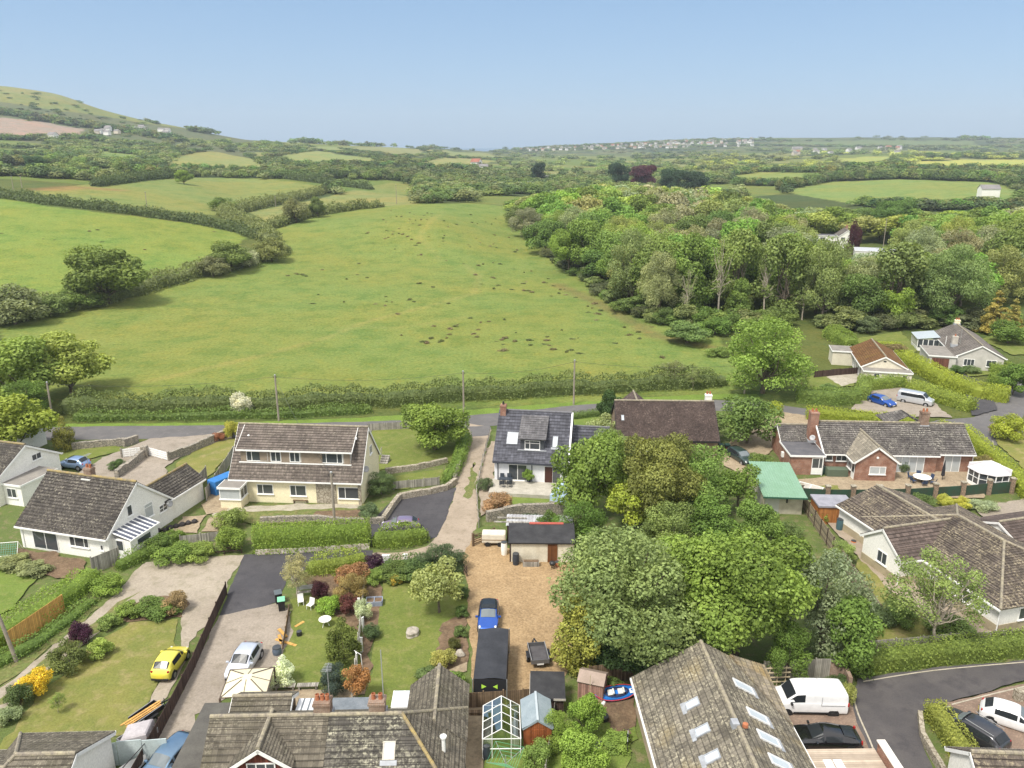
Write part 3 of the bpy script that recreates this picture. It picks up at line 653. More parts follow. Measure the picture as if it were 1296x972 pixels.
GREEN = dict(mid=(.085, .135, .028), bright=(.116, .166, .032), lime=(.19, .235, .035), grey=(.130, .168, .058), dark=(.040, .070, .022), olive=(.138, .150, .040),
             blue=(.065, .095, .060), yellow=(.27, .24, .045), copper=(.050, .018, .022), purple=(.035, .015, .028), rust=(.24, .13, .05), pale=(.19, .22, .095),
             gold=(.46, .36, .03), hedge=(.125, .175, .032), limehedge=(.19, .225, .030), laurel=(.085, .15, .025), white=(.55, .58, .42), cream=(.36, .38, .14), orange=(.34, .17, .035))
def vary(c, k=.12, rng=random): 
    f = rng.uniform(1 - k, 1 + k); return tuple(x * f * rng.uniform(1 - k * .5, 1 + k * .5) for x in c)
NAMES = {}
def plant(name, label, cat, xyz, kind, height, width, color, group=None, crown='crown', rz=None, trunk=True):
    """one tree or shrub: > trunk, crown"""
    base_w = 2 * (2.6 if kind == 'cone' else 3.3 if kind in ('ash1', 'low3', 'dead') else 3.6 if kind in ('ash2', 'sparse') else 5 if 'bush' in kind else 4.5)
    t = thing(name, label, cat, xyz, random.uniform(0, 6.28) if rz is None else rz, group)
    t.scale = (width / base_w, width / base_w, height / 10.0)
    c = GREEN[color] if isinstance(color, str) else color
    o = bpy.data.objects.new(crown, CROWN[kind]); COL.objects.link(o); o.parent = t; o.color = (*c, 1)
    if trunk:
        k = bpy.data.objects.new('trunk', TRUNK[kind]); COL.objects.link(k); k.parent = t
    return t
def tree_c(cx, cy, wpx, height, kind, color, label, name='tree', cat='tree', group=None, zc=.55):
    """tree given by the pixel of its crown's middle; stands on flat village ground"""
    x, y = P(cx, cy, height * zc); return plant(name, label, cat, (x, y, 0), kind, height, wpx / FPX * depth(y, height * zc), color if not isinstance(color, str) else vary(GREEN[color], .06), group)
def tree_b(cx, by, ty, wpx, kind, color, label, name='tree', cat='tree', group=None, ymax=4200.):
    """tree given by base, top and width pixels on the terrain"""
    x, y, z = T(cx, by, ymax=ymax); w_ = wpx / FPX * depth(y, z); ht = max(1.0, zat(y + w_ * .2, ty) - z)
    return plant(name, label, cat, (x, y, z), kind, ht, w_, color if not isinstance(color, str) else vary(GREEN[color], .06), group)
def shrub(px, py, wpx, h, kind, color, label, name='shrub', cat='shrub', group=None):
    return tree_c(px, py, wpx, h, kind, color, label, name, cat, group, .5)

def hedge(name, label, pts, w, h, color, leaf=.16, dens=55, rough=.10, px=True, cat='hedge', group=None, wild=0., rnd=.25, terrain=False, closed_core=True):
    """hedge along a path: leaf skin round a solid core; wild > 0 makes a ragged hedgerow"""
    rng = np.random.default_rng(abs(hash(label)) % 99991 if False else sum(map(ord, label)) * 31 % 99991)
    p = [np.array((T(*q)[:2] if terrain else P(*q)) if px else q, float) for q in pts]
    cen = p[0]; ps, ns, ts = [], [], []; core = MB()
    seg = []
    for a_, b_ in zip(p[:-1], p[1:]): seg.append(np.linalg.norm(b_ - a_))
    cum = np.concatenate([[0], np.cumsum(seg)]); Lt = cum[-1]
    def at(s):
        s = np.clip(s, 0, Lt); i = np.clip(np.searchsorted(cum, s) - 1, 0, len(seg) - 1); t = ((s - cum[i]) / np.array(seg)[i])[..., None]
        A, B = np.array(p)[i], np.array(p)[i + 1]; d = (B - A) / (np.linalg.norm(B - A, axis=-1)[..., None]); return A + (B - A) * t, d
    def hh(s): return h * (1 + wild * (.5 * np.sin(s * .35 + 1) + .35 * np.sin(s * .93) + .3 * np.sin(s * 2.1 + 2)))
    def ww(s): return w * (1 + wild * (.4 * np.sin(s * .41 + .5) + .3 * np.sin(s * 1.3 + 4)))
    n = int((2 * h + w) * Lt * dens + 2 * w * h * dens)
    s = rng.uniform(-.02, Lt + .02, n); pos2, d = at(s); nx = np.stack([-d[:, 1], d[:, 0]], 1)
    # section: superellipse from one foot over the top to the other
    th = rng.uniform(-.15, math.pi + .15, n); e = 2 / (2 + 6 * (1 - rnd)); e = max(.25, e)
    cx_, sz = np.cos(th), np.sin(th)
    # area-weighted pick of the three faces
    u = rng.random(n); ft = w / (w + 2 * h)
    top = u < ft
    lat = np.where(top, rng.uniform(-1, 1, n), np.where(rng.random(n) < .5, 1., -1.)); ver = np.where(top, 1., rng.random(n))
    # round the shoulders
    k = np.maximum(np.abs(lat), 0); edge = np.clip((k - (1 - rnd)) / max(rnd, .01), 0, 1) * np.clip((ver - (1 - rnd)) / max(rnd, .01), 0, 1)
    lat = lat * (1 - .3 * rnd * edge); ver = ver * (1 - .35 * rnd * edge)
    W2, HH = ww(s) / 2, hh(s)
    end = np.minimum(s, Lt - s); tap = np.sqrt(np.clip(end / (w * .5), .05, 1)) if wild else 1.0
    xy = pos2 + nx * (lat * W2 * tap)[:, None]; z = ver * HH * (tap if wild else 1)
    nrm = np.stack([nx[:, 0] * lat * (~top), nx[:, 1] * lat * (~top), np.where(top, 1., .25)], 1)
    # end caps
    ne = int(w * h * dens)
    for se, sg in ((0., -1), (Lt, 1)):
        c0, d0 = at(np.array([se])); n0 = np.array([-d0[0, 1], d0[0, 0]]); la = rng.uniform(-1, 1, ne); ve = rng.random(ne) ** .9
        hs = float(hh(np.array([se]))[0]) * (.5 if wild else 1)
        e2 = c0[0] + np.outer(la * w / 2 * (.7 if wild else .97), n0) + d0[0] * sg * .02
        xy = np.concatenate([xy, e2]); z = np.concatenate([z, ve * hs]); nrm = np.concatenate([nrm, np.tile([d0[0, 0] * sg, d0[0, 1] * sg, .2], (ne, 1))])
    gz = hgt(xy[:, 0], xy[:, 1]) if terrain else 0.
    pos = np.concatenate([xy, (z + gz)[:, None]], 1); pos += rng.normal(0, rough, pos.shape)
    q = pos * .9; cl = np.sin(q[:, 0] * 2.1) * np.sin(q[:, 1] * 1.7 + 1) + .6 * np.sin(q[:, 2] * 4 + q[:, 0] * 1.3)
    tint = .5 + .14 * cl + rng.normal(0, .15, len(pos))
    z0 = float(hgt(*cen)) if terrain else 0.
    pos -= np.array([cen[0], cen[1], z0])
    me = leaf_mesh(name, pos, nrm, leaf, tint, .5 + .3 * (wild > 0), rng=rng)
    o = bpy.data.objects.new(name, me); COL.objects.link(o); o.location = (cen[0], cen[1], z0)
    c = GREEN[color] if isinstance(color, str) else color; o.color = (*c, 1); tag(o, label, cat, group)
    m = max(2, int(Lt / 1.2)); ss = np.linspace(.1, Lt - .1, m); c2, d2 = at(ss); n2 = np.stack([-d2[:, 1], d2[:, 0]], 1)
    f = .82 if not wild else .62
    hv = hh(ss) * f; wv = ww(ss) / 2 * f; g = hgt(c2[:, 0], c2[:, 1]) if terrain else np.zeros(m)
    V = []
    for i in range(m):
        for la, ve in ((-1, 0), (-1, .75), (-.6, 1), (.6, 1), (1, .75), (1, 0)):
            xy_ = c2[i] + n2[i] * la * wv[i] - cen; V.append((xy_[0], xy_[1], g[i] + ve * hv[i] - z0))
    Fs = [(i * 6 + j, i * 6 + j + 1, (i + 1) * 6 + j + 1, (i + 1) * 6 + j) for i in range(m - 1) for j in range(5)] + [tuple(range(6)), tuple(range((m - 1) * 6 + 5, (m - 1) * 6 - 1, -1))]
    cm = bpy.data.meshes.new('inner_growth'); cm.from_pydata(V, [], Fs); cm.materials.append(FOL)
    at_ = cm.attributes.new('tint', 'FLOAT', 'FACE'); at_.data.foreach_set('value', [.32] * len(Fs))
    co = bpy.data.objects.new('inner_growth', cm); COL.objects.link(co); co.parent = o; co.color = o.color
    return o
# ------------------------------------------------------------------ building kit (local frame of a house: x along its front, y to the back)
T_BROWN = tiles('brown_grey_tiles', (.068, .060, .053), (.020, .018, .017), (.36, .33, .26), .5)
T_DARK = tiles('dark_brown_tiles', (.100, .085, .076), (.025, .022, .021), (.36, .32, .24), .35)
T_CREAMH = tiles('warm_brown_tiles', (.150, .125, .108), (.045, .038, .034), (.36, .33, .25), .3, tw=.3, th=.34)
T_SLATE = tiles('blue_grey_tiles', (.098, .100, .120), (.030, .030, .036), (.20, .20, .22), .0, tw=.33, th=.42)
T_BRICKH = tiles('charcoal_tiles', (.105, .095, .090), (.030, .027, .026), (.42, .40, .34), .6)
T_WHITEH = tiles('umber_tiles', (.105, .086, .072), (.030, .024, .021), (.40, .34, .23), .75, tw=.32, th=.38)
T_WHITEPL = tiles('plain_umber_tiles', (.115, .088, .077), (.032, .025, .022), (.32, .26, .2), .1, tw=.32, th=.38)
T_MOSS = tiles('mossy_rust_tiles', (.150, .075, .030), (.07, .035, .016), (.20, .14, .04), .4, blotch=(.17, .10, .03))
T_GREYH = tiles('grey_brown_tiles', (.165, .145, .130), (.05, .044, .04), (.36, .34, .28), .35)
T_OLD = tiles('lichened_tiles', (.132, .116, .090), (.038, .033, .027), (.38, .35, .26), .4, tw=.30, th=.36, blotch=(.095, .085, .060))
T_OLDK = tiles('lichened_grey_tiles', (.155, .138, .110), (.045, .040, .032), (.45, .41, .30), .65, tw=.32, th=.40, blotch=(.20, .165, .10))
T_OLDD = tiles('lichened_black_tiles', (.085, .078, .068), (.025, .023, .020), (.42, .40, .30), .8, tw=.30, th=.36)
T_PURPLE = tiles('old_clay_tiles', (.085, .062, .055), (.028, .021, .019), (.26, .20, .17), .55, tw=.18, th=.16)
RIDGE = dirty('ridge_tiles', (.20, .175, .145), (.36, .32, .22), .9, 3)
RIDGEY = dirty('lichen_ridge_tiles', (.20, .17, .12), (.36, .27, .10), .9, 2.5)
RIDGEG = dirty('grey_ridge_tiles', (.13, .13, .15), (.17, .17, .18), .8, 3)
FELT = dirty('roof_felt', (.085, .085, .095), (.13, .125, .13), .85, 1.2, fine=20)
FELTBR = dirty('flat_roof_felt', (.19, .175, .16), (.27, .25, .22), .9, .8, fine=18)
FELTBK = dirty('black_roof_felt', (.028, .028, .031), (.05, .05, .053), .8, 1.2, fine=20)
def lp(a, b, t): return tuple(a[i] + (b[i] - a[i]) * t for i in range(3))
def slope(mb, A, B, C, D, course=.34, lift=.06, mi=0):
    """tiled slope: A-B eave, C-D ridge (A,B,C,D counter-clockwise seen from outside); every course is a tilted strip"""
    A, B, C, D = map(Vector, (A, B, C, D)); nrm = (B - A).cross(D - A).normalized()
    if nrm.length < .5: nrm = (B - A).cross(C - A).normalized()
    ln = max((D - A).length, (C - B).length); n = max(1, round(ln / course))
    prev = None
    for i in range(n):
        t0, t1 = i / n, (i + 1) / n
        a, b = A.lerp(D, t0) + nrm * lift, B.lerp(C, t0) + nrm * lift
        c, d = B.lerp(C, t1) + nrm * .006, A.lerp(D, t1) + nrm * .006
        mb.quad(a, b, c, d, mi)
        if prev: mb.quad(prev[0], prev[1], b, a, mi)
        else: mb.quad(A - nrm * .09, B - nrm * .09, b, a, mi)
        prev = (d, c)
    for e0, e1 in ((D, A), (B, C)):     # verge edges
        mb.quad(e0 - nrm * .09, e1 - nrm * .09, e1 + nrm * lift, e0 + nrm * .006, mi)
    mb.quad(B - nrm * .09, A - nrm * .09, D - nrm * .09, C - nrm * .09, mi)
def ridge_line(parent, pts, mat=None, r=.13, name='ridge_tiles'):
    mb = MB(); rr = random.Random(3)
    for p, q in zip(pts[:-1], pts[1:]):
        p, q = Vector(p), Vector(q); L = (q - p).length; n = max(1, int(L / .45))
        for i in range(n):
            mb.tube(p.lerp(q, i / n), p.lerp(q, (i + .97) / n), r * rr.uniform(.95, 1.1), r * .94, 8)
    return mb.build(name, mat or RIDGE, parent)
class House:
    def __init__(s, name, label, cat, loc, ang, wallm, roofm, group=None, ridgem=None, trim=None):
        s.root = thing(name, label, cat, loc, R(ang), group); s.wm, s.rm, s.rd = wallm, roofm, ridgem or RIDGE; s.trim = trim or UPVC
        s.wall = MB(); s.walls2 = []
    def gable(s, x0, y0, x1, y1, ze, zr, axis='x', ov=.35, gov=.15, zb=-.1, roofm=None, hips=(0, 0), barge=(1, 1), gutter=(1, 1), ridge=True, course=.34, frac=.5, wall=True, wallmb=None, rname='roof'):
        """roof outline x0..y1, eave edge height ze, ridge height zr"""
        if axis == 'x': f = lambda u, v, z: (x0 + u, y0 + v, z); U, V = x1 - x0, y1 - y0
        else: f = lambda u, v, z: (x1 - v, y0 + u, z); U, V = y1 - y0, x1 - x0
        vm = V * frac; h0, h1 = hips
        mb = MB()
        r0, r1 = f(h0, vm, zr), f(U - h1, vm, zr)
        slope(mb, f(0, 0, ze), f(U, 0, ze), r1, r0, course)
        slope(mb, f(U, V, ze), f(0, V, ze), r0, r1, course)
        if h0: slope(mb, f(0, V, ze), f(0, 0, ze), r0, r0, course)
        if h1: slope(mb, f(U, 0, ze), f(U, V, ze), r1, r1, course)
        ro = mb.build(rname, roofm or s.rm, s.root)
        up = lambda p, d=.05: (p[0], p[1], p[2] + d)
        if ridge: ridge_line(ro, [up(r0), up(r1)], s.rd)
        if h0:
            for e in (f(0, 0, ze), f(0, V, ze)): ridge_line(ro, [up(e), up(r0)], s.rd, .11)
        if h1:
            for e in (f(U, 0, ze), f(U, V, ze)): ridge_line(ro, [up(e), up(r1)], s.rd, .11)
        s1, s2 = (zr - ze) / vm, (zr - ze) / (V - vm)
        for k, u, h in ((0, -.02, h0), (1, U + .02, h1)):
            if barge[k] and not h:
                r_ = f(u, vm, zr - .02); tb = MB()
                tb.bar(f(u, -.02, ze - .02), r_, .05, .2); tb.bar(f(u, V + .02, ze - .02), r_, .05, .2); tb.build('bargeboard', s.trim, s.root)
        for k, v in ((0, -.06), (1, V + .06)):
            if gutter[k]: MB().bar(f(0, v, ze - .02), f(U, v, ze - .02), .12, .14).build('gutter', s.trim, s.root)
        if wall:
            a, b = (0 if h0 else 1), (0 if h1 else 1)
            u0, u1 = (gov if a else ov), U - (gov if b else ov)
            w0, w1 = ze + ov * s1 - .12, ze + ov * s2 - .12
            m = wallmb or s.wall
            def prof(u, g):
                P_ = [f(u, ov, zb), f(u, V - ov, zb), f(u, V - ov, w1 if g else w0 if True else 0)]
                P_[2] = f(u, V - ov, w1)
                if g: P_.append(f(u, vm, zr - .14))
                P_.append(f(u, ov, w0)); return P_
            A_, B_ = prof(u0, a), prof(u1, b)
            m.poly(list(reversed(A_)) if axis == 'x' else list(reversed(A_))); m.poly(B_)
            m.quad(f(u0, ov, zb), f(u1, ov, zb), f(u1, ov, w0), f(u0, ov, w0))
            m.quad(f(u1, V - ov, zb), f(u0, V - ov, zb), f(u0, V - ov, w1), f(u1, V - ov, w1))
        s.last = dict(f=f, U=U, V=V, ze=ze, zr=zr, vm=vm, roof=ro, ov=ov, gov=gov)
        return ro
    def flat(s, x0, y0, x1, y1, z, roofm=None, th=.18, ov=.12, zb=-.1, zback=None, wall=True, name='flat_roof', trim=True):
        """flat or mono-pitch roof (zback = height at y1)"""
        zk = z if zback is None else zback
        r = MB(); r.add([(x0, y0, z - th), (x1, y0, z - th), (x1, y1, zk - th), (x0, y1, zk - th), (x0, y0, z), (x1, y0, z), (x1, y1, zk), (x0, y1, zk)],
                        [(0, 3, 2, 1), (4, 5, 6, 7), (0, 1, 5, 4), (1, 2, 6, 5), (2, 3, 7, 6), (3, 0, 4, 7)])
        ro = r.build(name, roofm or FELT, s.root)
        if trim:
            t = MB()
            for p, q in (((x0 - .03, y0 - .03, z + .02), (x1 + .03, y0 - .03, z + .02)), ((x1 + .03, y0, z + .02), (x1 + .03, y1, zk + .02)), ((x0 - .03, y1, zk + .02), (x0 - .03, y0, z + .02))):
                t.bar(p, q, .06, th + .04)
            t.build('fascia', s.trim, s.root)
        if wall:
            a, b, c, d = x0 + ov, y0 + ov, x1 - ov, y1 - ov
            s.wall.add([(a, b, zb), (c, b, zb), (c, d, zb), (a, d, zb), (a, b, z - th + .01), (c, b, z - th + .01), (c, d, zk - th + .01), (a, d, zk - th + .01)],
                       [(0, 3, 2, 1), (4, 5, 6, 7), (0, 1, 5, 4), (1, 2, 6, 5), (2, 3, 7, 6), (3, 0, 4, 7)])
        return ro
    def done(s, name='wall'): return s.wall.build(name, s.wm, s.root)
    def opening(s, face, c, a, z0, w, h, panes=2, name='window', frame=None, glass=None, sill=True, fr=.07, transom=None, solid=0, tags=None, parent=None):
        """window or glazed door on a wall plane: face S/N/E/W at coordinate c, starting at a along the wall"""
        def g(u, d, z):
            if face == 'S': return (a + u, c - d, z)
            if face == 'N': return (a + w - u, c + d, z)
            if face == 'E': return (c + d, a + u, z)
            return (c - d, a + w - u, z)
        def bx(mb, u0, u1, z_0, z_1, d0, d1):
            q = [g(u0, d0, z_0), g(u1, d0, z_0), g(u1, d1, z_0), g(u0, d1, z_0), g(u0, d0, z_1), g(u1, d0, z_1), g(u1, d1, z_1), g(u0, d1, z_1)]
            mb.add(q, [(3, 2, 1, 0), (4, 5, 6, 7)[::-1], (0, 1, 5, 4)[::-1], (1, 2, 6, 5)[::-1], (2, 3, 7, 6)[::-1], (3, 0, 4, 7)[::-1]][:6] if False else [(0, 3, 2, 1), (4, 5, 6, 7), (0, 1, 5, 4), (1, 2, 6, 5), (2, 3, 7, 6), (3, 0, 4, 7)])
        m = MB(); bx(m, 0, fr, z0, z0 + h, -.02, .05); bx(m, w - fr, w, z0, z0 + h, -.02, .05); bx(m, fr, w - fr, z0, z0 + fr, -.02, .05); bx(m, fr, w - fr, z0 + h - fr, z0 + h, -.02, .05)
        fr_ = [i / panes for i in range(1, panes)] if isinstance(panes, int) else panes
        for t in fr_: bx(m, w * t - fr * .45, w * t + fr * .45, z0 + fr, z0 + h - fr, -.02, .047)
        if transom: bx(m, fr, w - fr, z0 + h * transom - .03, z0 + h * transom + .03, -.02, .044)
        if solid: bx(m, fr, w - fr, z0 + fr, z0 + h * solid, -.02, .035)
        o = m.build(name, frame or UPVC, parent or s.root)
        gm = MB(); gm.quad(g(fr * .5, .02, z0 + fr * .5), g(w - fr * .5, .02, z0 + fr * .5), g(w - fr * .5, .02, z0 + h - fr * .5), g(fr * .5, .02, z0 + h - fr * .5)); 
        gm.build('pane', glass or GLASS, o)
        if sill:
            sm = MB(); bx(sm, -.06, w + .06, z0 - .07, z0 - .005, -.02, .13); sm.build('sill', frame or UPVC, o)
        return o
    def skylight(s, u, t, w=.8, h=1.2, side=0, glass=None, frame=None, name='roof_window', apron=True):
        """roof window on the last gable: u along the eave, t fraction up the slope, side 0 front / 1 back"""
        L = s.last; f = L['f']; e = Vector(f(u, 0 if side == 0 else L['V'], L['ze'])); r = Vector(f(u, L['vm'], L['zr']))
        ax = (Vector(f(1, 0, 0)) - Vector(f(0, 0, 0))) * (1 if side == 0 else -1); up = (r - e).normalized(); n = ax.cross(up).normalized(); c = e.lerp(r, t)
        def bx(mb, a0, a1, b0, b1, d0, d1):
            q = [c + ax * i + up * j + n * k for k in (d0, d1) for i, j in ((a0, b0), (a1, b0), (a1, b1), (a0, b1))]
            mb.add(q, [(0, 3, 2, 1), (4, 5, 6, 7), (0, 1, 5, 4), (1, 2, 6, 5), (2, 3, 7, 6), (3, 0, 4, 7)])
        m = MB(); k = .08
        bx(m, -w / 2, w / 2, -h / 2, -h / 2 + k, -.02, .12); bx(m, -w / 2, w / 2, h / 2 - k, h / 2, -.02, .12); bx(m, -w / 2, -w / 2 + k, -h / 2 + k, h / 2 - k, -.02, .12); bx(m, w / 2 - k, w / 2, -h / 2 + k, h / 2 - k, -.02, .12)
        o = m.build(name, frame or LEAD, s.root)
        gm = MB(); bx(gm, -w / 2 + k * .8, w / 2 - k * .8, -h / 2 + k * .8, h / 2 - k * .8, -.01, .085); gm.build('pane', glass or GLASSSKY, o)
        if apron:
            am = MB(); bx(am, -w / 2 - .12, w / 2 + .12, -h / 2 - .28, -h / 2 - .01, .02, .06); am.build('flashing', LEAD, o)
        return o
    def chimney(s, x, y, z0, z1, w=.7, d=.6, mat=None, pots=2, potmat=None, parent=None, cap=True):
        m = MB(); m.box(x - w / 2, y - d / 2, z0, x + w / 2, y + d / 2, z1)
        m.box(x - w / 2 - .05, y - d / 2 - .05, z1 - .22, x + w / 2 + .05, y + d / 2 + .05, z1 - .08)
        o = m.build('chimney', mat or BRICK, parent or s.root)
        f = MB(); f.box(x - w / 2 - .08, y - d / 2 - .08, z0, x + w / 2 + .08, y + d / 2 + .08, z0 + .55); f.build('flashing', LEAD, o)
        for i in range(pots):
            p = MB(); px_ = x + (i - (pots - 1) / 2) * w / max(pots, 1) * .9
            p.lathe([(.13, 0), (.11, .3), (.13, .34), (.10, .36), (.08, .1)], (px_, y, z1), 10); p.build('chimney_pot', potmat or TERRA, o)
        return o
    def aerial(s, x, y, z, hgt_=1.6, parent=None):
        m = MB(); m.tube((x, y, z), (x, y, z + hgt_), .025); 
        for k in range(6): m.tube((x - .3 + .02 * k, y + k * .14 - .3, z + hgt_ - .1), (x + .3 - .02 * k, y + k * .14 - .3, z + hgt_ - .1), .012, n=5)
        m.tube((x, y - .4, z + hgt_ - .12), (x, y + .5, z + hgt_ - .12), .015); return m.build('aerial', GREYMETAL, parent or s.root)
    def dish(s, loc, face=(0, -1, .4), parent=None, mat=None, r=.35):
        m = MB(); m.lathe([(.02, .0), (r * .6, .06), (r, .16), (r * .98, .18), (r * .58, .08), (.02, .03)], n=14); m.tube((0, 0, -.15), (0, 0, .05), .03)
        o = m.build('satellite_dish', mat or flat('dish_grey', (.35, .35, .36)), parent or s.root, smooth=True); o.location = loc; o.rotation_euler = Vector(face).to_track_quat('Z', 'Y').to_euler(); return o
    def pipe(s, x, y, z0, z1, mat=None):
        m = MB(); m.tube((x, y, z0), (x, y, z1), .05, n=7); return m.build('downpipe', mat or s.trim, s.root)

# ---- white chalet bungalow, left
H = House('chalet_bungalow', 'white chalet bungalow with steep dark tiled roof and yellow lichened ridge', 'house', (-47.5, 68.4, 0), -15.5, WHITE, T_BROWN, ridgem=RIDGEY)
H.gable(0, 0, 10.5, 9.4, 2.4, 6.2)
main = H.last
H.opening('S', .35, 1.6, .15, 2.9, 2.15, 2, 'patio_door', sill=False)
H.opening('S', .35, 5.9, 1.0, 2.2, 1.15, (.28, .76))
H.opening('E', 10.35, 3.1, 3.2, .7, 1.1, 1); H.opening('E', 10.35, 5.3, 1.9, 1.2, 1.5, 1, glass=GLASSPALE, transom=.75)
H.opening('E', 10.35, 7.3, 1.6, 1.2, .8, 2, transom=.5)
H.chimney(4.9, 4.9, 5.4, 7.0, .85, .6, BROWNBRICK, 2); H.aerial(4.9, 4.9, 7.1, 1.3)
m = MB(); m.box(4.35, 4.25, 5.7, 5.4, 5.4, 5.98); m.build('chimney_flashing', flat('white_lead', (.62, .62, .60), .6), H.root)
H.gable(7.0, 8.2, 10.5, 14.6, 2.4, 3.9, 'y', barge=(0, 1), gutter=(1, 1), ov=.3, frac=.62)
# lean-to with a barred plastic roof
m = MB(); m.box(10.35, .9, -.1, 12.3, 4.6, 2.05); m.build('lean_to', WHITE, H.root)
lr = MB(); lr.add([(10.36, .8, 2.62), (12.5, .8, 2.1), (12.5, 4.7, 2.1), (10.36, 4.7, 2.62), (10.36, .8, 2.68), (12.5, .8, 2.16), (12.5, 4.7, 2.16), (10.36, 4.7, 2.68)], [(0, 3, 2, 1), (4, 5, 6, 7), (0, 1, 5, 4), (1, 2, 6, 5), (2, 3, 7, 6), (3, 0, 4, 7)])
lo = lr.build('lean_to_roof', tinted('smoky_roof_sheet', (.09, .10, .14), .2), H.root)
bb = MB()
for i in range(8): bb.bar((10.37, .85 + i * .54, 2.73), (12.52, .85 + i * .54, 2.21), .13, .06)
bb.bar((12.5, .75, 2.2), (12.5, 4.75, 2.2), .1, .12); bb.build('glazing_bars', UPVC, lo)
H.opening('E', 12.3, 1.7, 1.15, 1.9, .7, 1, sill=True); H.opening('S', .9, 10.7, .1, .85, 1.9, 1, 'door', sill=False, solid=.45)
H.opening('S', .35, 9.35, 1.0, .4, .6, 1); H.pipe(.45, .3, 0, 2.35); H.dish((10.6, 8.5, 2.2), (1, -.3, .3)); H.done()

# ---- neighbour house, far left edge
H = House('white_house', 'white gable ended house with small paired windows, cut by the left edge of the photo', 'house', (-58.2, 81.2, 0), -15.5, WHITE, T_BROWN, ridgem=RIDGEY)
H.gable(-6, -3, 4.2, 6.2, 2.9, 5.6, 'x')
H.opening('E', 4.05, 2.2, 3.35, 1.3, .75, 2); H.opening('E', 4.05, -1.8, 1.0, .9, 1.0, 2); H.opening('S', -2.65, .5, 1.0, 2.0, 1.1, 2)
H.flat(4.0, -2.0, 6.6, 3.0, 2.5, FELTBR); H.opening('S', -1.88, 4.5, .9, 1.3, 1.1, 2)
H.dish((4.3, -1.3, 1.9), (.6, -1, .3)); H.done()
# house behind it
H = House('tiled_garage', 'low garage with grey tiled gable roof behind the white house at left', 'garage', (-71.5, 92.0, 0), -14, WHITE, T_GREYH)
H.gable(0, 0, 9.6, 7.4, 2.6, 4.5); H.flat(3.2, -2.2, 6.5, .2, 2.4, FELTBR); H.opening('S', .35, 6.9, .8, 1.6, 1.1, 2); H.done()

# ---- cream chalet, centre left
H = House('dormer_chalet', 'cream chalet with a long dormer of four white windows behind the clipped hedge', 'house', (-30.6, 78.7, 0), -4.4, CREAM, T_CREAMH)
H.gable(0, 0, 14.6, 8.6, 2.75, 7.7, frac=.46)
L = H.last; sl = (7.7 - 2.75) / L['vm']
# dormer
dz = MB(); x0, x1, yb, zt = 1.05, 13.2, 1.3, 5.85
dz.add([(x0, yb, 4.2), (x1, yb, 4.2), (x1, yb, zt), (x0, yb, zt), (x0, 3.9, zt), (x1, 3.9, zt), (x0, 3.9, 7.45), (x1, 3.9, 7.45)], [(0, 1, 2, 3), (0, 3, 4), (1, 5, 2), (3, 2, 7, 6), (3, 6, 4), (2, 5, 7)])
dm = dz.build('dormer', GREYREND, H.root)
CLAD = dirty('brown_cladding', (.27, .22, .165), (.20, .16, .12), .85, 1.5)
for a_, b_ in ((3.2, 4.3), (5.6, 6.5), (7.8, 10.1), (12.5, 13.15), (1.08, 1.75)): MB().box(a_, yb - .05, 4.37, b_, yb - .005, zt - .1).build('cladding', CLAD, dm)
mb = MB(); slope(mb, (.75, .95, 5.86), (13.45, .95, 5.86), (13.45, 3.95, 7.66), (.75, 3.95, 7.66)); dr = mb.build('dormer_roof', T_CREAMH, dm)
fb = MB(); fb.bar((.7, .92, 5.86), (13.5, .92, 5.86), .08, .16); fb.bar((13.48, .95, 5.9), (13.48, 3.95, 7.7), .05, .18); fb.bar((.72, .95, 5.9), (.72, 3.95, 7.7), .05, .18); fb.bar((.9, yb - .12, 4.36), (13.3, yb - .12, 4.36), .2, .09); fb.build('dormer_trim', UPVC, dm)
for a_, w_, pn in ((1.75, 2.4, (.25, .75)), (4.45, 1.15, 2), (6.55, 1.15, 2), (10.0, 2.4, (.25, .75))): H.opening('S', yb, a_ - .05, 4.42, w_, 1.15, pn, sill=False, parent=dm)
H.opening('S', .35, 2.95, 1.0, 1.8, 1.15, (.36,)); H.opening('S', .35, 6.6, .9, 1.8, 1.25, (.36,)); H.opening('S', .35, 11.9, .75, 2.3, 1.35, (.34,))
MB().box(9.5, .28, -.1, 11.7, .345, 2.5).build('stone_facing', PALESTONE, H.root); MB().box(14.1, .28, -.1, 14.43, .345, 2.4).build('stone_facing', PALESTONE, H.root)
m = MB(); m.box(-.35, -1.6, -.1, 1.9, .3, 1.15); pw = m.build('porch', CREAM, H.root)
H.flat(-.5, -1.75, 2.0, .35, 2.55, FELTBR, wall=False, name='porch_roof'); H.opening('S', -1.6, -.35, 1.15, 2.25, 1.2, 1, parent=pw, glass=GLASSPALE); H.opening('E', 1.9, -1.6, 1.15, 1.7, 1.2, 2, parent=pw); H.opening('W', -.35, -1.6, 1.15, 1.7, 1.2, 2, parent=pw)
H.dish((14.6, 1.9, 3.6), (.7, -.7, .3)); H.opening('E', 14.45, 4.4, 4.2, 1.0, 1.0, 2); H.opening('N', 8.25, 3, 1, 2, 1.1, 2)
for x in (1.3, 13.2): 
    v = MB(); v.lathe([(.14, 0), (.14, .18), (.05, .26)], (x + .3, 2.6 if x < 5 else 2.7, 6.7), 8); v.build('roof_vent', UPVC, H.root)
H.done()

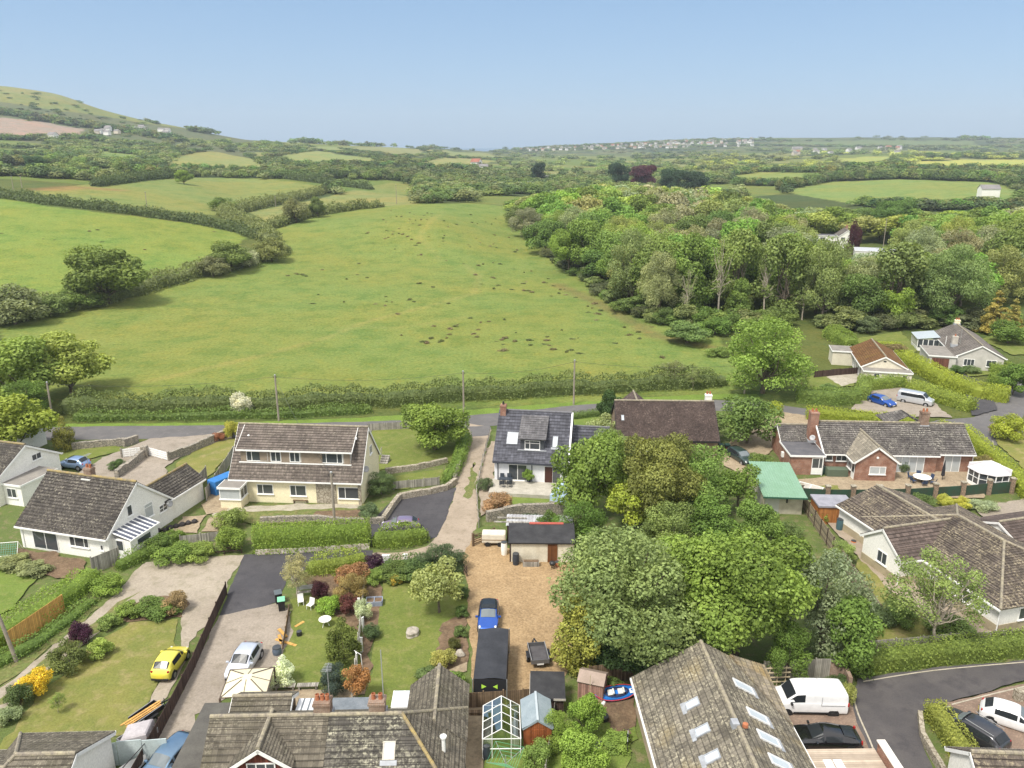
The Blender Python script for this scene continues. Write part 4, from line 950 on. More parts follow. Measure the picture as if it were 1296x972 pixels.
# ---- blue-grey chalet
H = House('slate_chalet', 'pale chalet with smooth blue grey roof and box dormer on a stone terrace', 'house', (-2.2, 83.4, 0), -8.0, flat('pale_grey_render', (.70, .71, .74), .8), T_SLATE, ridgem=RIDGEG, trim=flat('dark_gutter', (.05, .055, .07)))
H.gable(0, 0, 8.6, 10.6, 2.9, 7.3, course=.42)
H.skylight(1.95, .45, 1.3, 1.6, glass=tinted('white_blind_glass', (.62, .66, .72), .15), apron=False); H.skylight(6.9, .42, .6, 1.45, glass=tinted('pale_blind_glass', (.55, .62, .70), .15))
D = MB(); D.add([(3.0, 1.35, 3.9), (5.7, 1.35, 3.9), (5.7, 1.35, 5.4), (3.0, 1.35, 5.4), (3.0, 4.6, 6.7), (5.7, 4.6, 6.7)], [(0, 1, 2, 3), (0, 3, 4), (1, 5, 2), (3, 2, 5, 4)]); dm = D.build('dormer', flat('anthracite_cladding', (.065, .07, .08)), H.root)
mb = MB(); slope(mb, (2.75, 1.0, 5.38), (5.95, 1.0, 5.38), (5.95, 4.75, 7.0), (2.75, 4.75, 7.0), .36); mb.build('dormer_roof', tiles('brown_grey_dormer_tiles', (.15, .145, .15), (.05, .05, .055), (.2, .2, .2), 0, th=.36), dm)
H.opening('S', 1.35, 3.5, 4.05, 1.75, 1.1, (.33,), parent=dm, transom=.7)
m = MB(); m.bar((2.7, 1.2, 4.02), (6.0, 1.2, 4.02), .22, .07); m.build('dormer_flashing', LEAD, dm)
H.opening('S', .35, 1.75, .6, 2.15, 1.95, 2, sill=True); H.opening('S', .35, 5.85, .15, 1.9, 2.35, 2, 'patio_door', sill=False)
m = MB(); m.box(5.95, .29, .2, 6.8, .325, 2.45); m.build('open_doorway', flat('dark_red_interior', (.06, .018, .012)), H.root)
H.pipe(.55, .28, 0, 2.8); H.pipe(4.45, .28, .3, 2.8)
H.chimney(.5, 5.0, 5.9, 8.1, .65, .75, BRICK, 1, BLACKPL)
H.gable(8.5, 3.6, 13.0, 9.8, 2.9, 5.2, roofm=T_SLATE, course=.42, barge=(0, 1)); 
m = MB(); m.bar((8.62, .0, 3.02), (8.62, 5.3, 7.38), .2, .1); m.build('verge_trim', flat('white_verge', (.75, .75, .76)), H.root)
H.done()
# ---- brown-roofed house
H = House('brown_roof_house', 'house under a broad dark purple brown clay tiled roof, half hidden behind the garden trees', 'house', (12.9, 91.2, 0), -2, BROWNBRICK, T_PURPLE, trim=BLACKPL)
H.gable(0, 0, 12.6, 9.6, 2.5, 6.1, course=.16); H.chimney(12.0, 5.4, 5.2, 6.9, .8, .6, WHITE, 2); H.opening('S', .35, 2, .9, 2, 1.2, 2); H.opening('S', .35, 7, .9, 2, 1.2, 2); H.skylight(.9, .55, .35, .8, apron=False)
H.gable(1.0, 8, 6, 14, 2.5, 4.6, 'y', course=.16); H.done()

# ---- red brick bungalow
H = House('brick_bungalow', 'long red brick bungalow with charcoal tiled roofs, two brick chimneys and white patio doors', 'house', (36.8, 86.95, 0), -3.0, BRICK, T_BRICKH)
H.gable(0, 0, 13.4, 8.4, 2.4, 5.0, barge=(1, 0))
H.opening('S', .35, .35, 1.45, .85, .7, 1); H.opening('S', .35, 1.6, 1.4, 1.25, .8, 2)
H.opening('S', .35, 8.35, .1, 3.5, 2.05, 4, 'patio_door', sill=False, glass=GLASSPALE)
H.chimney(-.25, 4.1, 2.2, 6.3, .95, 1.1, BRICK, 2)
H.chimney(12.9, 4.2, 4.3, 6.5, .9, .8, BROWNBRICK, 2)
H.gable(13.3, .45, 17.7, 8.0, 2.45, 4.95, barge=(0, 1)); H.opening('S', .8, 14.3, .1, 1.9, 2.1, 2, 'patio_door', sill=False, glass=GLASSPALE)
H.gable(2.55, -2.6, 7.8, 3.4, 2.4, 4.35, 'y', roofm=tiles('pale_profiled_tiles', (.27, .24, .19), (.11, .10, .08), (.40, .36, .26), .3, tw=.33), barge=(1, 0), frac=.5)
H.opening('S', -2.45, 4.45, .95, 1.85, .95, 2, glass=GLASSPALE, panes_=None) if False else H.opening('S', -2.45, 4.45, .95, 1.85, .95, (.62,), glass=GLASSPALE)
H.opening('W', 2.9, -2.2, .1, .85, 2.0, 1, 'door', sill=False, solid=.4); H.opening('W', 2.9, -1.2, .9, 1.3, 1.1, 3)
m = MB(); m.lathe([(.14, 0), (.14, .06), (.02, .07)], n=10); o = m.build('wall_lamp', UPVC, H.root); o.location = (5.2, -2.46, 3.0); o.rotation_euler = (R(90), 0, 0)
H.gable(-4.0, 3.7, .1, 8.2, 2.5, 3.9, barge=(1, 0), gutter=(0, 1)); H.flat(-4.1, -.9, -.05, 3.9, 2.5, FELT)
H.opening('S', -.78, -1.55, .1, 1.35, 2.05, (.62,), 'door', sill=False, solid=.4, glass=GLASS)
m = MB(); m.bar((-.02, -.1, 2.45), (-.02, 4.15, 5.05), .12, .2); m.build('parapet_trim', UPVC, H.root)
m = MB(); m.box(-4.25, 1.9, 1.1, -4.0, 2.4, 1.7); m.build('meter_box', UPVC, H.root)
H.pipe(.15, .25, 0, 2.4); H.pipe(17.55, .75, 0, 2.4); H.pipe(-.35, -.95, 0, 2.3); H.dish((-.6, 2.6, 3.4), (-.5, -.6, .5)); H.aerial(-.25, 4.4, 6.4, .01) if False else None
hx = MB(); slope(hx, (9.2, 9.2, 4.2), (13.2, 9.2, 4.2), (11.4, 7.2, 5.6), (11.4, 7.2, 5.6)); slope(hx, (13.2, 9.2, 4.2), (13.4, 5, 4.6), (11.4, 5, 5.6), (11.4, 7.2, 5.6)); slope(hx, (9.2, 5, 4.4), (9.2, 9.2, 4.2), (11.4, 7.2, 5.6), (11.4, 5, 5.6)); hx.build('rear_roof', T_BRICKH, H.root)
H.done()

# ---- mossy-roofed cream house
H = House('mossy_bungalow', 'small cream bungalow with a rust brown mossy roof behind the blue car', 'house', (57.5, 125.6, 0), -14, dirty('pale_cream_render', (.66, .62, .50), (.55, .5, .4), .85, .8), T_MOSS)
H.gable(0, 0, 7.2, 13.0, 2.5, 4.35, 'y', barge=(1, 1)); 
for i in range(5): H.opening('W', .35, 1.2 + i * 1.75, .15, 1.5, 2.0, 2, 'patio_door', sill=False)
H.flat(.1, -2.2, 7.5, .35, 2.35, FELTBR); H.opening('S', -2.08, 1.7, 1.2, .9, .8, 1); H.opening('S', -2.08, 4.0, 1.2, .8, .7, 2); H.opening('S', -2.08, 6.0, 1.2, .7, .7, 1)
H.flat(-3.2, 9.6, .6, 14.0, 2.6, FELTBR); m = MB(); m.lathe([(.12, 0), (.12, .05), (.02, .06)], n=8, sx=2); o = m.build('gable_vent', DARKMETAL, H.root); o.location = (3.6, .14, 3.5); o.rotation_euler = (R(90), 0, 0); H.done()
# ---- grey-roofed bungalow
H = House('grey_bungalow', 'grey bungalow with brown garage door and white conservatory nearest the wood', 'house', (76.6, 132.3, 0), -16, GREYREND, T_GREYH)
H.gable(0, 0, 8.0, 19.0, 2.5, 4.6, 'y'); H.opening('S', .15, 1.5, .9, 1.7, 1.2, 3); H.opening('S', .15, 5.0, .9, 1.6, 1.2, 2)
H.flat(-4.2, -.6, .3, 7.2, 2.5, FELTBR); m = MB(); m.box(-3.6, -.53, 0, -.9, -.47, 2.05); m.build('garage_door', boards('brown_garage_door', (.16, .07, .05), (.05, .02, .015), .2), H.root)
H.chimney(.9, 5.3, 2.9, 4.9, .9, .7, CONC, 1); H.chimney(4.0, 18.2, 4.2, 5.4, .9, .7, CREAM, 2); H.pipe(.2, 8.2, 2.4, 4.2); m = MB(); m.tube((1.8, 5.3, 3), (1.8, 5.3, 6.2), .03); m.build('aerial', GREYMETAL, H.root)
cv = MB(); cv.box(-3.4, 13.2, -.1, .3, 18.8, .6); c_ = cv.build('conservatory', UPVC, H.root)
for i in range(4): H.opening('S', 13.2, -3.4 + i * .92, .6, .92, 1.7, 1, sill=False, parent=c_)
for i in range(6): H.opening('W', -3.4, 13.2 + i * .93, .6, .93, 1.7, 1, sill=False, parent=c_)
m = MB(); m.add([(-3.6, 13, 2.35), (.35, 13, 2.9), (.35, 19, 2.9), (-3.6, 19, 2.35), (-3.6, 13, 2.28), (.35, 13, 2.8), (.35, 19, 2.8), (-3.6, 19, 2.28)], [(0, 1, 2, 3), (4, 7, 6, 5), (0, 4, 5, 1), (3, 2, 6, 7), (0, 3, 7, 4)]); m.build('conservatory_roof', GLASSSKY, c_)
for i in range(3): H.opening('W', .35, 8.0 + i * 1.6, .6, 1.4, 1.5, 2)
H.done()

# ---- white house, right: three white-walled blocks under umber tiles
H = House('white_bungalow', 'large white bungalow with buff plinth and lichen striped umber roofs, behind the sparse birch', 'house', (32.6, 66.4, 0), -75, WHITE, T_WHITEH)
# local x runs towards the camera's right-front (along the side that faces the garden), y to the right-back
H.gable(-6.0, 1.6, 2.2, 10.6, 2.6, 4.25, 'x', barge=(1, 0)); H.opening('S', 1.95, -1.6, 1.25, .8, .7, 1)
H.gable(-2.9, 1.9, 13.6, 13.3, 2.6, 4.85, 'x', hips=(5.7, 5.7), barge=(0, 0))
H.gable(0, -.25, 5.4, 7.0, 2.6, 4.5, 'y', roofm=T_WHITEPL, barge=(1, 0), frac=.5)
H.opening('S', -.1, 2.3, 1.15, 1.25, 1.15, 2); H.opening('E', 13.25, 4.2, 1.1, 1.3, 1.1, 2); H.opening('S', 2.25, 9.0, 1.1, 1.5, 1.1, 2)
for q in ((.32, -.14, 5.05, -.104), (-5.85, 1.915, .3, 1.946), (5.05, 2.215, 13.28, 2.246), (13.254, 2.25, 13.29, 12.9), (5.054, -.1, 5.09, 2.2)): MB().box(q[0], q[1], -.1, q[2], q[3], .95).build('plinth', BUFFREND, H.root)
H.pipe(5.2, -.2, 0, 2.5); H.pipe(13.36, 2.15, 0, 2.5); H.done()
H = House('tiled_roof_annexe', 'brown tiled annexe roof beyond the white bungalow, at the right edge of the photo', 'annexe', (45.5, 62.0, 0), 15, WHITE, T_WHITEPL)
H.gable(0, 0, 7, 7.5, 2.6, 4.2); H.done()

# ---- near house, bottom centre: hipped roof with a front gablet
H = House('near_tiled_house', 'house whose lichened roof is half pale half dark, two brick chimneys, at the bottom edge', 'house', (-16.4, 31.8, 0), 1.5, BROWNBRICK, T_OLD)
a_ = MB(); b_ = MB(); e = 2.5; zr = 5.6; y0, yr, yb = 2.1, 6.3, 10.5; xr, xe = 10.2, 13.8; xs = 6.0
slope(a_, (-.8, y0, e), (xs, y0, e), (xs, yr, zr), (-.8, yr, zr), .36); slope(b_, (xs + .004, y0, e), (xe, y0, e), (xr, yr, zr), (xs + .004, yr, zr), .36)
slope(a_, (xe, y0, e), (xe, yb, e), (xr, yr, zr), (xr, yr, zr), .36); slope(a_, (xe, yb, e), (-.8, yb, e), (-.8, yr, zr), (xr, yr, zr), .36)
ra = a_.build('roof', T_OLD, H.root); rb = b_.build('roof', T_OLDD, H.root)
ridge_line(ra, [(-.8, yr, zr + .05), (xr, yr, zr + .05)]); ridge_line(ra, [(xr, yr, zr + .05), (xe, y0, e + .05)], RIDGEY, .11); ridge_line(ra, [(xr, yr, zr + .05), (xe, yb, e + .05)], None, .11)
H.wall.box(-.6, y0 + .4, -.1, xe - .35, yb - .4, e + .1); H.wall.poly([(-.6, y0 + .3, e), (-.6, yr, zr - .2), (-.6, yb - .4, e)])
H.gable(.85, 3.75, 4.35, 6.9, 4.25, 5.52, 'y', barge=(1, 0), gutter=(0, 0), wall=False, roofm=T_OLD)
m = MB(); m.poly([(1.1, 4.0, 3.0), (4.1, 4.0, 3.0), (4.1, 4.0, 4.35), (2.6, 4.0, 5.4), (1.1, 4.0, 4.35)]); fg = m.build('front_gable', boards('dark_red_boards', (.14, .045, .03), (.05, .015, .01), .15), H.root)
H.opening('S', 4.0, 1.8, 3.4, 1.6, 1.0, 3, parent=fg)
H.gable(10.0, 7.4, xe + .06, 12.8, 2.53, 4.12, 'y', barge=(0, 1), gutter=(0, 0), ov=.3)
H.chimney(5.6, yr + .35, 5.0, 6.4, .95, .75, BROWNBRICK, 3); H.chimney(8.75, yr + .35, 5.0, 6.4, .9, .75, BROWNBRICK, 2)
H.aerial(6.0, yr + .4, 6.4, 2.2); m = MB(); m.tube((9.1, yr + .5, 6.2), (9.0, yr + 1.0, 9.2), .03); m.build('aerial_mast', GREYMETAL, H.root)
H.last = dict(f=lambda u, v, z: (u, v + y0, z), U=xe, V=8.4, ze=e, zr=zr, vm=4.2, roof=rb); H.skylight(9.6, .62, .7, 1.0, glass=GLASSSKY, frame=CONC)
v = MB(); v.tube((12.6, 5.6, 3.3), (12.6, 5.6, 4.5), .11); v.tube((12.6, 5.6, 4.5), (12.6, 5.6, 4.6), .2); v.build('flue', UPVC, H.root)
H.flat(-3.2, 1.0, -.85, 11.4, 2.55, dirty('dark_strip_felt', (.085, .08, .072), (.12, .115, .10), .85, 1), trim=False); H.gable(-1.2, 9.6, 2.6, 12.4, 2.5, 3.3, 'x', barge=(1, 1), gutter=(0, 0))
H.flat(2.7, 10.4, 8.2, 12.0, 2.3, dirty('slate_blue_felt', (.14, .16, .18), (.2, .22, .24), .7, 2), name='lean_to_roof', trim=False)
m = MB()
for i in range(4): m.box(2.75 + i * .42, 10.42, 2.31, 3.05 + i * .42, 11.95, 2.34)
m.build('clear_roof_sheet', flat('white_sheet', (.72, .73, .75), .3), H.root)
H.flat(8.9, 11.0, 10.3, 12.6, 2.3, flat('white_conservatory_roof', (.62, .66, .70), .2), name='conservatory_roof'); m = MB(); m.box(9.55, 11.05, 2.301, 9.65, 12.55, 2.34); m.box(8.92, 11.75, 2.301, 10.28, 11.82, 2.33); m.build('glazing_bars', UPVC, H.root)
H.done()

# ---- near house, bottom right
H = House('near_chalet', 'large chalet with grey lichened roof full of roof windows beside the white van', 'house', (8.1, 45.6, 0), -88.0, dirty('tan_render', (.42, .34, .25), (.34, .27, .2), .9, 1), T_OLDK)
H.gable(0, 0, 22, 9.1, 2.6, 5.3, 'x', barge=(1, 0), gutter=(1, 1), course=.40)
H.skylight(4.9, .62, .7, .95, 0); H.skylight(7.2, .62, .7, .95, 0); H.skylight(9.3, .62, .7, .95, 0)
for u in (3.3, 6.0, 7.9, 9.8): H.skylight(u, .58, .8, 1.5, 1, frame=flat('white_roof_frame', (.66, .67, .68)))
wd = MB(); slope(wd, (5.2, 9.12, 2.70), (-.02, 9.0, 3.35), (-.02, 6.6, 4.22), (-.02, 6.6, 4.22), .40); wd.build('lower_roof', tiles('mossy_grey_tiles', (.22, .19, .15), (.08, .07, .05), (.4, .34, .2), .5, th=.4, blotch=(.25, .18, .08)), H.root)
m = MB(); m.box(7.7, 4.2, 4.9, 8.2, 4.6, 5.55); ch = m.build('chimney', LEAD, H.root); m = MB(); m.lathe([(.18, 0), (.16, .2), (.05, .22)], (8.0, 5.0, 5.2), 9); m.build('chimney_pot', TERRA, ch)
H.opening('W', .15, 3.2, .9, 2.2, 1.2, 2); H.done()

# ---- roof in the bottom left corner
H = House('corner_house', 'white house with brown tiled roof cut by the bottom left corner', 'house', (-36.4, 31.6, 0), 2, WHITE, T_OLD)
H.gable(6.6, 0, 12.3, 8.4, 2.6, 4.7, 'x', hips=(2.4, 0), barge=(0, 1)); H.gable(-3, .6, 8.6, 7.0, 2.6, 4.2, 'x'); H.opening('E', 12.15, 2.4, 1, 1.4, 1.1, 2); H.done()
# ---- roof corner, bottom right
H = House('corner_bungalow', 'white bungalow whose cream flecked tiled roof shows in the bottom right corner', 'house', (25.7, 34.3, 0), -3, WHITE, T_WHITEH)
H.gable(0, 0, 12, 4.8, 2.6, 4.4, 'x'); H.opening('W', .15, 1.8, 1, 1.2, 1.1, 2); H.done()
# ---- flat timber-topped porch next to it
H = House('flat_porch', 'low flat roofed outbuilding with pale boarded top and brick parapet, below the black coupe', 'outbuilding', (16.9, 34.1, 0), 1, BRICK, FELT)
m = MB(); m.box(0, 0, 0, 4.9, 5.0, 2.3); H.wall = m
t = MB(); t.box(-.1, -.1, 2.3, 5.0, 5.1, 2.36); top = t.build('boarded_roof', boards('pale_decking', (.46, .38, .30), (.22, .18, .14), .16, False), H.root)
for i, x in enumerate((1.5, 2.1)):
    s_ = MB(); s_.box(x, 1.5, 2.361, x + .5, 4.2, 2.40); s_.build('roof_sheet', flat('pale_sheet', (.66, .68, .72)), top)
c = MB(); c.box(5.05, .2, 0, 5.45, 4.9, 3.0); c.build('parapet', BRICK, H.root); c = MB(); c.box(5.0, .1, 3.0, 5.5, 5.0, 3.08); c.build('coping', flat('white_coping', (.70, .66, .60)), H.root); H.done()
# ---- houses out past the wood
H = House('far_white_house', 'white gabled house with a flat roofed wing, seen beyond the wood near the tall pole', 'house', (118, 300, 0), -12, WHITE, T_GREYH)
H.gable(4, 0, 11, 9, 5.0, 7.6, 'y'); H.opening('S', .15, 1.2 + 4, 3.6, 1.6, 1.3, 2); H.opening('S', .15, 8.3, 3.6, 1.4, 1.3, 2); H.opening('S', .15, 6.5, .9, 2, 1.3, 2)
H.flat(-7, 1.0, 4.3, 7.5, 5.3, FELT); H.opening('S', 1.12, -6, 3.4, 2, 1.3, 2); H.opening('S', 1.12, -2, 3.4, 2, 1.3, 2); H.chimney(8, 6.5, 7.0, 8.6, .8, .6, BRICK, 2); H.done()
H = House('far_flat_house', 'white flat roofed building behind the wood, nearer than the gabled white house', 'house', (107, 248, 0), -20, WHITE, FELTBR)
H.flat(0, 0, 12, 10, 6.3, flat('pale_grey_roof', (.45, .46, .48))); H.opening('S', .12, 1.5, 3.4, 3, 1.4, 2); H.opening('S', .12, 7, 3.4, 3, 1.4, 2); H.flat(3, -3.2, 12, .2, 4.4, FELTBR); H.done()
H = House('far_grey_roof_house', 'small house with a pale blue grey roof among the trees past the wood', 'house', (139, 368, 0), 30, WHITE, T_SLATE)
H.gable(0, 0, 10, 8, 3.4, 8.0); H.done()
# ------------------------------------------------------------------ vehicles
def paint(name, c, metallic=.3, rough=.28): return flat(name, c, rough, .5, metallic, .8)
LAMPW = flat('headlamp_glass', (.62, .64, .66), .1, .7); LAMPR = flat('tail_lamp_red', (.35, .015, .012), .15, .6)
CARGLASS = flat('car_glass', (.022, .026, .03), .22, .35); WINDSCR = flat('windscreen_glass', (.15, .175, .19), .2, .4)
PLATEY = flat('rear_plate', (.60, .47, .06), .5); PLATEW = flat('front_plate', (.68, .68, .66), .5); RIM = flat('alloy_rim', (.38, .38, .40), .35, .5, .5)
SHAPES = {
 # stations: (x/L, belt z, roof z, half width belt, half width roof), glass from..to on the side; all in metres but x
 'hatch': dict(L=3.95, W=1.70, st=[(0, .62, .62, .62, .5), (.03, .72, .72, .74, .62), (.16, .84, .86, .82, .68), (.27, .90, .96, .84, .66), (.43, .93, 1.42, .85, .60), (.56, .94, 1.48, .85, .61), (.80, .96, 1.43, .83, .58), (.93, .97, 1.06, .78, .62), (1, .72, .72, .70, .6)], ws=(3, 4), rw=(6, 7), sd=(4, 6)),
 'estate': dict(L=4.5, W=1.76, st=[(0, .60, .60, .64, .5), (.03, .72, .72, .76, .62), (.15, .84, .87, .84, .70), (.27, .90, .95, .87, .68), (.42, .93, 1.40, .88, .62), (.56, .94, 1.46, .88, .63), (.86, .96, 1.40, .85, .58), (.95, .96, 1.05, .80, .62), (1, .70, .70, .72, .6)], ws=(3, 4), rw=(6, 7), sd=(4, 6)),
 'coupe': dict(L=4.75, W=1.83, st=[(0, .58, .58, .66, .5), (.03, .68, .68, .80, .64), (.16, .82, .85, .88, .72), (.31, .89, .92, .90, .70), (.47, .91, 1.33, .91, .58), (.58, .92, 1.37, .91, .57), (.72, .94, 1.26, .90, .55), (.91, .98, 1.03, .85, .66), (1, .80, .80, .76, .6)], ws=(3, 4), rw=(6, 7), sd=(4, 6)),
 'suv': dict(L=4.35, W=1.80, st=[(0, .70, .70, .68, .55), (.03, .84, .84, .80, .66), (.16, .98, 1.02, .88, .74), (.27, 1.02, 1.08, .90, .70), (.41, 1.05, 1.55, .90, .64), (.56, 1.06, 1.62, .90, .65), (.86, 1.08, 1.55, .87, .62), (.96, 1.06, 1.12, .82, .66), (1, .80, .80, .76, .64)], ws=(3, 4), rw=(6, 7), sd=(4, 6)),
 'van': dict(L=4.95, W=1.98, st=[(0, .80, .80, .74, .6), (.025, .98, .98, .86, .72), (.11, 1.10, 1.16, .95, .78), (.17, 1.15, 1.26, .97, .78), (.29, 1.2, 1.90, .98, .80), (.42, 1.22, 1.96, .98, .82), (.95, 1.22, 1.95, .98, .82), (.985, 1.2, 1.84, .97, .80), (1, .90, .90, .95, .8)], ws=(3, 4), rw=(6, 7), sd=(4, 5)),
}
def car(name, label, pt, heading, shape, pm, cat='car', windscreen=None, roofm=None, sidewin=None, rimm=None, rails=False, group=None, z=0, L=None, W=None):
    s = SHAPES[shape]; L = L or s['L']; W = W or s['W']; k = W / s['W']
    root = thing(name, label, cat, (*(P(*pt) if pt[0] > 90 or pt[1] > 200 else pt), z), R(heading), group)   # local +x is the nose
    st = [(L / 2 - t * L, b, r_, hb * k, hr * k) for t, b, r_, hb, hr in s['st']]
    zb = .26 if shape != 'van' else .30
    def sec(x, b, r_, hb, hr):
        cab = r_ - b > .12
        rows = [(hb * .90, zb), (hb * .985, zb + .14), (hb * 1.0, zb + (b - zb) * .55), (hb * .985, b - .06), (hb * .955, b), (hr + (.07 if cab else .0), r_ - (.10 if cab else .015)), (hr - .06, r_ - .02 if cab else r_), (0, r_ + .025)]
        pts = [(x, -y, z_) for y, z_ in rows] + [(x, y, z_) for y, z_ in reversed(rows[:-1])]
        return pts
    secs = [sec(*q) for q in st]; n = len(secs[0]); v = []; f = []
    for q in secs: v += q
    for i in range(len(secs) - 1):
        for j in range(n - 1): f.append((i * n + j, i * n + j + 1, (i + 1) * n + j + 1, (i + 1) * n + j))
        f.append((i * n + n - 1, i * n, (i + 1) * n, (i + 1) * n + n - 1))
    f += [tuple(range(n - 1, -1, -1)), tuple(range((len(secs) - 1) * n, len(secs) * n))]
    m = MB(); m.add(v, f); body = m.build('body', pm, root, smooth=True)
    b = body.modifiers.new('soft', 'SUBSURF'); b.levels = 1; b.render_levels = 2
    for e in body.data.edges: pass
    cr = body.data.attributes.new('crease_edge', 'FLOAT', 'EDGE')
    vals = []
    for e in body.data.edges:
        a_, c_ = e.vertices; ja, jc = a_ % n, c_ % n
        vals.append(.75 if (ja == jc and ja in (0, n - 1)) else (.35 if (ja == jc and ja in (4, 5, n - 5, n - 6)) else .3 if ja != jc and (a_ // n in (3, 4, 6, 7)) else .1))
    cr.data.foreach_set('value', vals)
    V = [Vector(p) for p in v]
    def glassq(name, i0, i1, j0, j1, mat, off=.02, inset=.1, cut=0.):
        rows = [[V[i * n + j] for j in range(j0, j1 + 1)] for i in range(i0, i1 + 1)]
        if cut: rows[0] = [a_.lerp(b_, cut * (1 - t / max(1, len(rows[0]) - 1)) if j0 < n // 2 else cut * t / max(1, len(rows[0]) - 1)) if abs(cut) < 1 else a_ for t, (a_, b_) in enumerate(zip(rows[0], rows[1]))]
        q = [p for r_ in rows for p in r_]; c = sum(q, Vector()) / len(q); g = MB(); nn = (rows[0][-1] - rows[0][0]).cross(rows[-1][0] - rows[0][0]).normalized()
        if nn.dot(c - Vector((c.x * .8, 0, .7))) < 0: nn = -nn
        w_ = j1 - j0 + 1; g.add([c + (p - c) * (1 - inset) + nn * off for p in q], [(a_ * w_ + b_, a_ * w_ + b_ + 1, (a_ + 1) * w_ + b_ + 1, (a_ + 1) * w_ + b_) for a_ in range(i1 - i0) for b_ in range(j1 - j0)])
        return g.build(name, mat, root)
    i = s['ws'][0]; glassq('windscreen', i, i + 1, 5, n - 6, windscreen or WINDSCR, .045, .12)
    if roofm: glassq('roof_panel', s['sd'][0], s['sd'][1], 5, n - 6, roofm, .02, .03)
    if shape != 'van':
        i = s['rw'][0]; glassq('rear_window', i, i + 1, 5, n - 6, CARGLASS, .05, .14)
    for j in (4, n - 6):
        if shape != 'van': glassq('side_window', s['sd'][0], s['sd'][1], j, j + 1, sidewin or CARGLASS, .012, .12)
        glassq('front_side_window', 3, 5 if shape == 'van' else 4, j, j + 1, CARGLASS, .03 if shape == 'van' else .012, .14, .35)
    hw = (s['st'][2][3] if shape != 'van' else .965) * k
    for sx, xx in ((1, L * (.5 - (.185 if shape != 'van' else .17))), (-1, -L * (.5 - (.19 if shape != 'van' else .2)))):
        for sy in (-1, 1):
            r_ = .315 if shape != 'suv' else .35; y0 = sy * (hw + .012)
            am = MB(); am.tube((xx, sy * (hw - .2), r_ + .03), (xx, y0 - sy * .006, r_ + .03), r_ + .075, n=18); am.build('wheel_arch', BLACKPL, root)
            t = MB(); t.tube((xx, sy * (hw - .19), r_), (xx, y0 + sy * .012, r_), r_, n=18); wh = t.build('wheel', RUBBER, root)
            q = MB(); q.tube((xx, y0, r_), (xx, y0 + sy * .022, r_), r_ * .68, r_ * .6, n=14); q.build('rim', rimm or RIM, wh)
    bt = s['st'][1][1]
    for sy in (-1, 1):
        h_ = MB(); h_.lathe([(.02, -.04), (.10, -.02), (.10, .02), (.02, .04)], n=10, sx=1.6, sy=1.0); o = h_.build('headlight', LAMPW, root, smooth=True); o.location = (L * .5 - .17, sy * (s['st'][1][3] * k - .13), bt - .02); o.rotation_euler = (0, R(38), sy * R(-18))
        t = MB(); t.box(-.05, -.08, -.13, .05, .08, .13); o = t.build('tail_light', LAMPR, root, bevel=.03); o.location = (-L * .5 + (.17 if shape != 'van' else .035), sy * (s['st'][-2][3] * k - (.16 if shape != 'van' else .06)), s['st'][-2][1] - .12); o.rotation_euler.z = sy * R(-20)
        w_ = MB(); w_.box(-.06, -.11, -.07, .09, .11, .07); o = w_.build('door_mirror', pm if shape != 'van' else BLACKPL, root, bevel=.03); o.location = (L * (.5 - s['st'][3][0] - .05), sy * (hw + .10), s['st'][3][1] + .06)
    bp = MB(); bp.box(L / 2 - .05, -.62 * k, zb + .02, L / 2 + .012, .62 * k, zb + .22); bp.build('front_grille', BLACKPL, root, bevel=.02)
    bp = MB(); bp.box(-L / 2 - .012, -.64 * k, zb + .02, -L / 2 + .08, .64 * k, zb + .17); bp.build('rear_bumper', BLACKPL, root, bevel=.02)
    pl = MB(); pl.box(L / 2 + .012, -.26, zb + .12, L / 2 + .022, .26, zb + .23); pl.build('number_plate', PLATEW, root)
    pl = MB(); pl.box(-L / 2 - .03, -.26, zb + .2, -L / 2 - .016, .26, zb + .31); pl.build('number_plate', PLATEY, root)
    if rails:
        for sy in (-1, 1):
            m = MB(); y = sy * (s['st'][5][4] * k - .03); m.tube((L * .06, y, s['st'][5][2] + .05), (-L * .36, y, s['st'][6][2] + .06), .022, n=6); m.build('roof_rail', GREYMETAL, root)
    return root
BLUE = paint('bright_blue_paint', (.012, .085, .42), .5); YEL = paint('lemon_paint', (.66, .58, .07), 0); SILV = paint('silver_paint', (.60, .63, .70), .4)
STEEL = paint('steel_blue_paint', (.13, .22, .33), .5); MAUVE = paint('mauve_paint', (.22, .17, .27), .3); PERI = paint('powder_blue_paint', (.26, .36, .56), .5)
WHT = paint('white_paint', (.78, .79, .80), 0); BLK = paint('black_paint', (.008, .008, .010), .0, .12); CHAR = paint('dark_grey_paint', (.045, .045, .052), .4); GRNC = paint('dark_green_paint', (.035, .06, .06), .3)
SILVAN = paint('pale_silver_paint', (.55, .57, .60), .4)
car('parked_car', 'bright blue hatchback with black roof, nose towards the black canopy on the golden gravel', (618.5, 787), -91, 'hatch', BLUE, windscreen=WINDSCR, roofm=CARGLASS)
_c = car('parked_car', 'lemon yellow three door hatchback with dark rear window on the lawn-edge track', (217, 846), 88, 'hatch', YEL, L=3.6, W=1.65)
car('parked_car', 'pale silver hatchback on the gravel drive behind the cream topped gazebo', (310, 845), -95, 'hatch', SILV, windscreen=CARGLASS)
car('parked_car', 'steel blue estate car beside the brown plank fence, cut by the bottom edge', (215, 972), -108, 'estate', STEEL)
car('parked_car', 'mauve hatchback whose roof shows above the clipped hedge on the tarmac pad', (507, 672), 185, 'hatch', MAUVE)
car('parked_car', 'powder blue hatchback on the forecourt behind the lichen ridged chalet', (95, 592), 165, 'hatch', PERI)
car('parked_car', 'black coupe with red tail lamps parked beside the white van', (1040, 943), 177, 'coupe', BLK, windscreen=CARGLASS, rimm=BLACKPL)
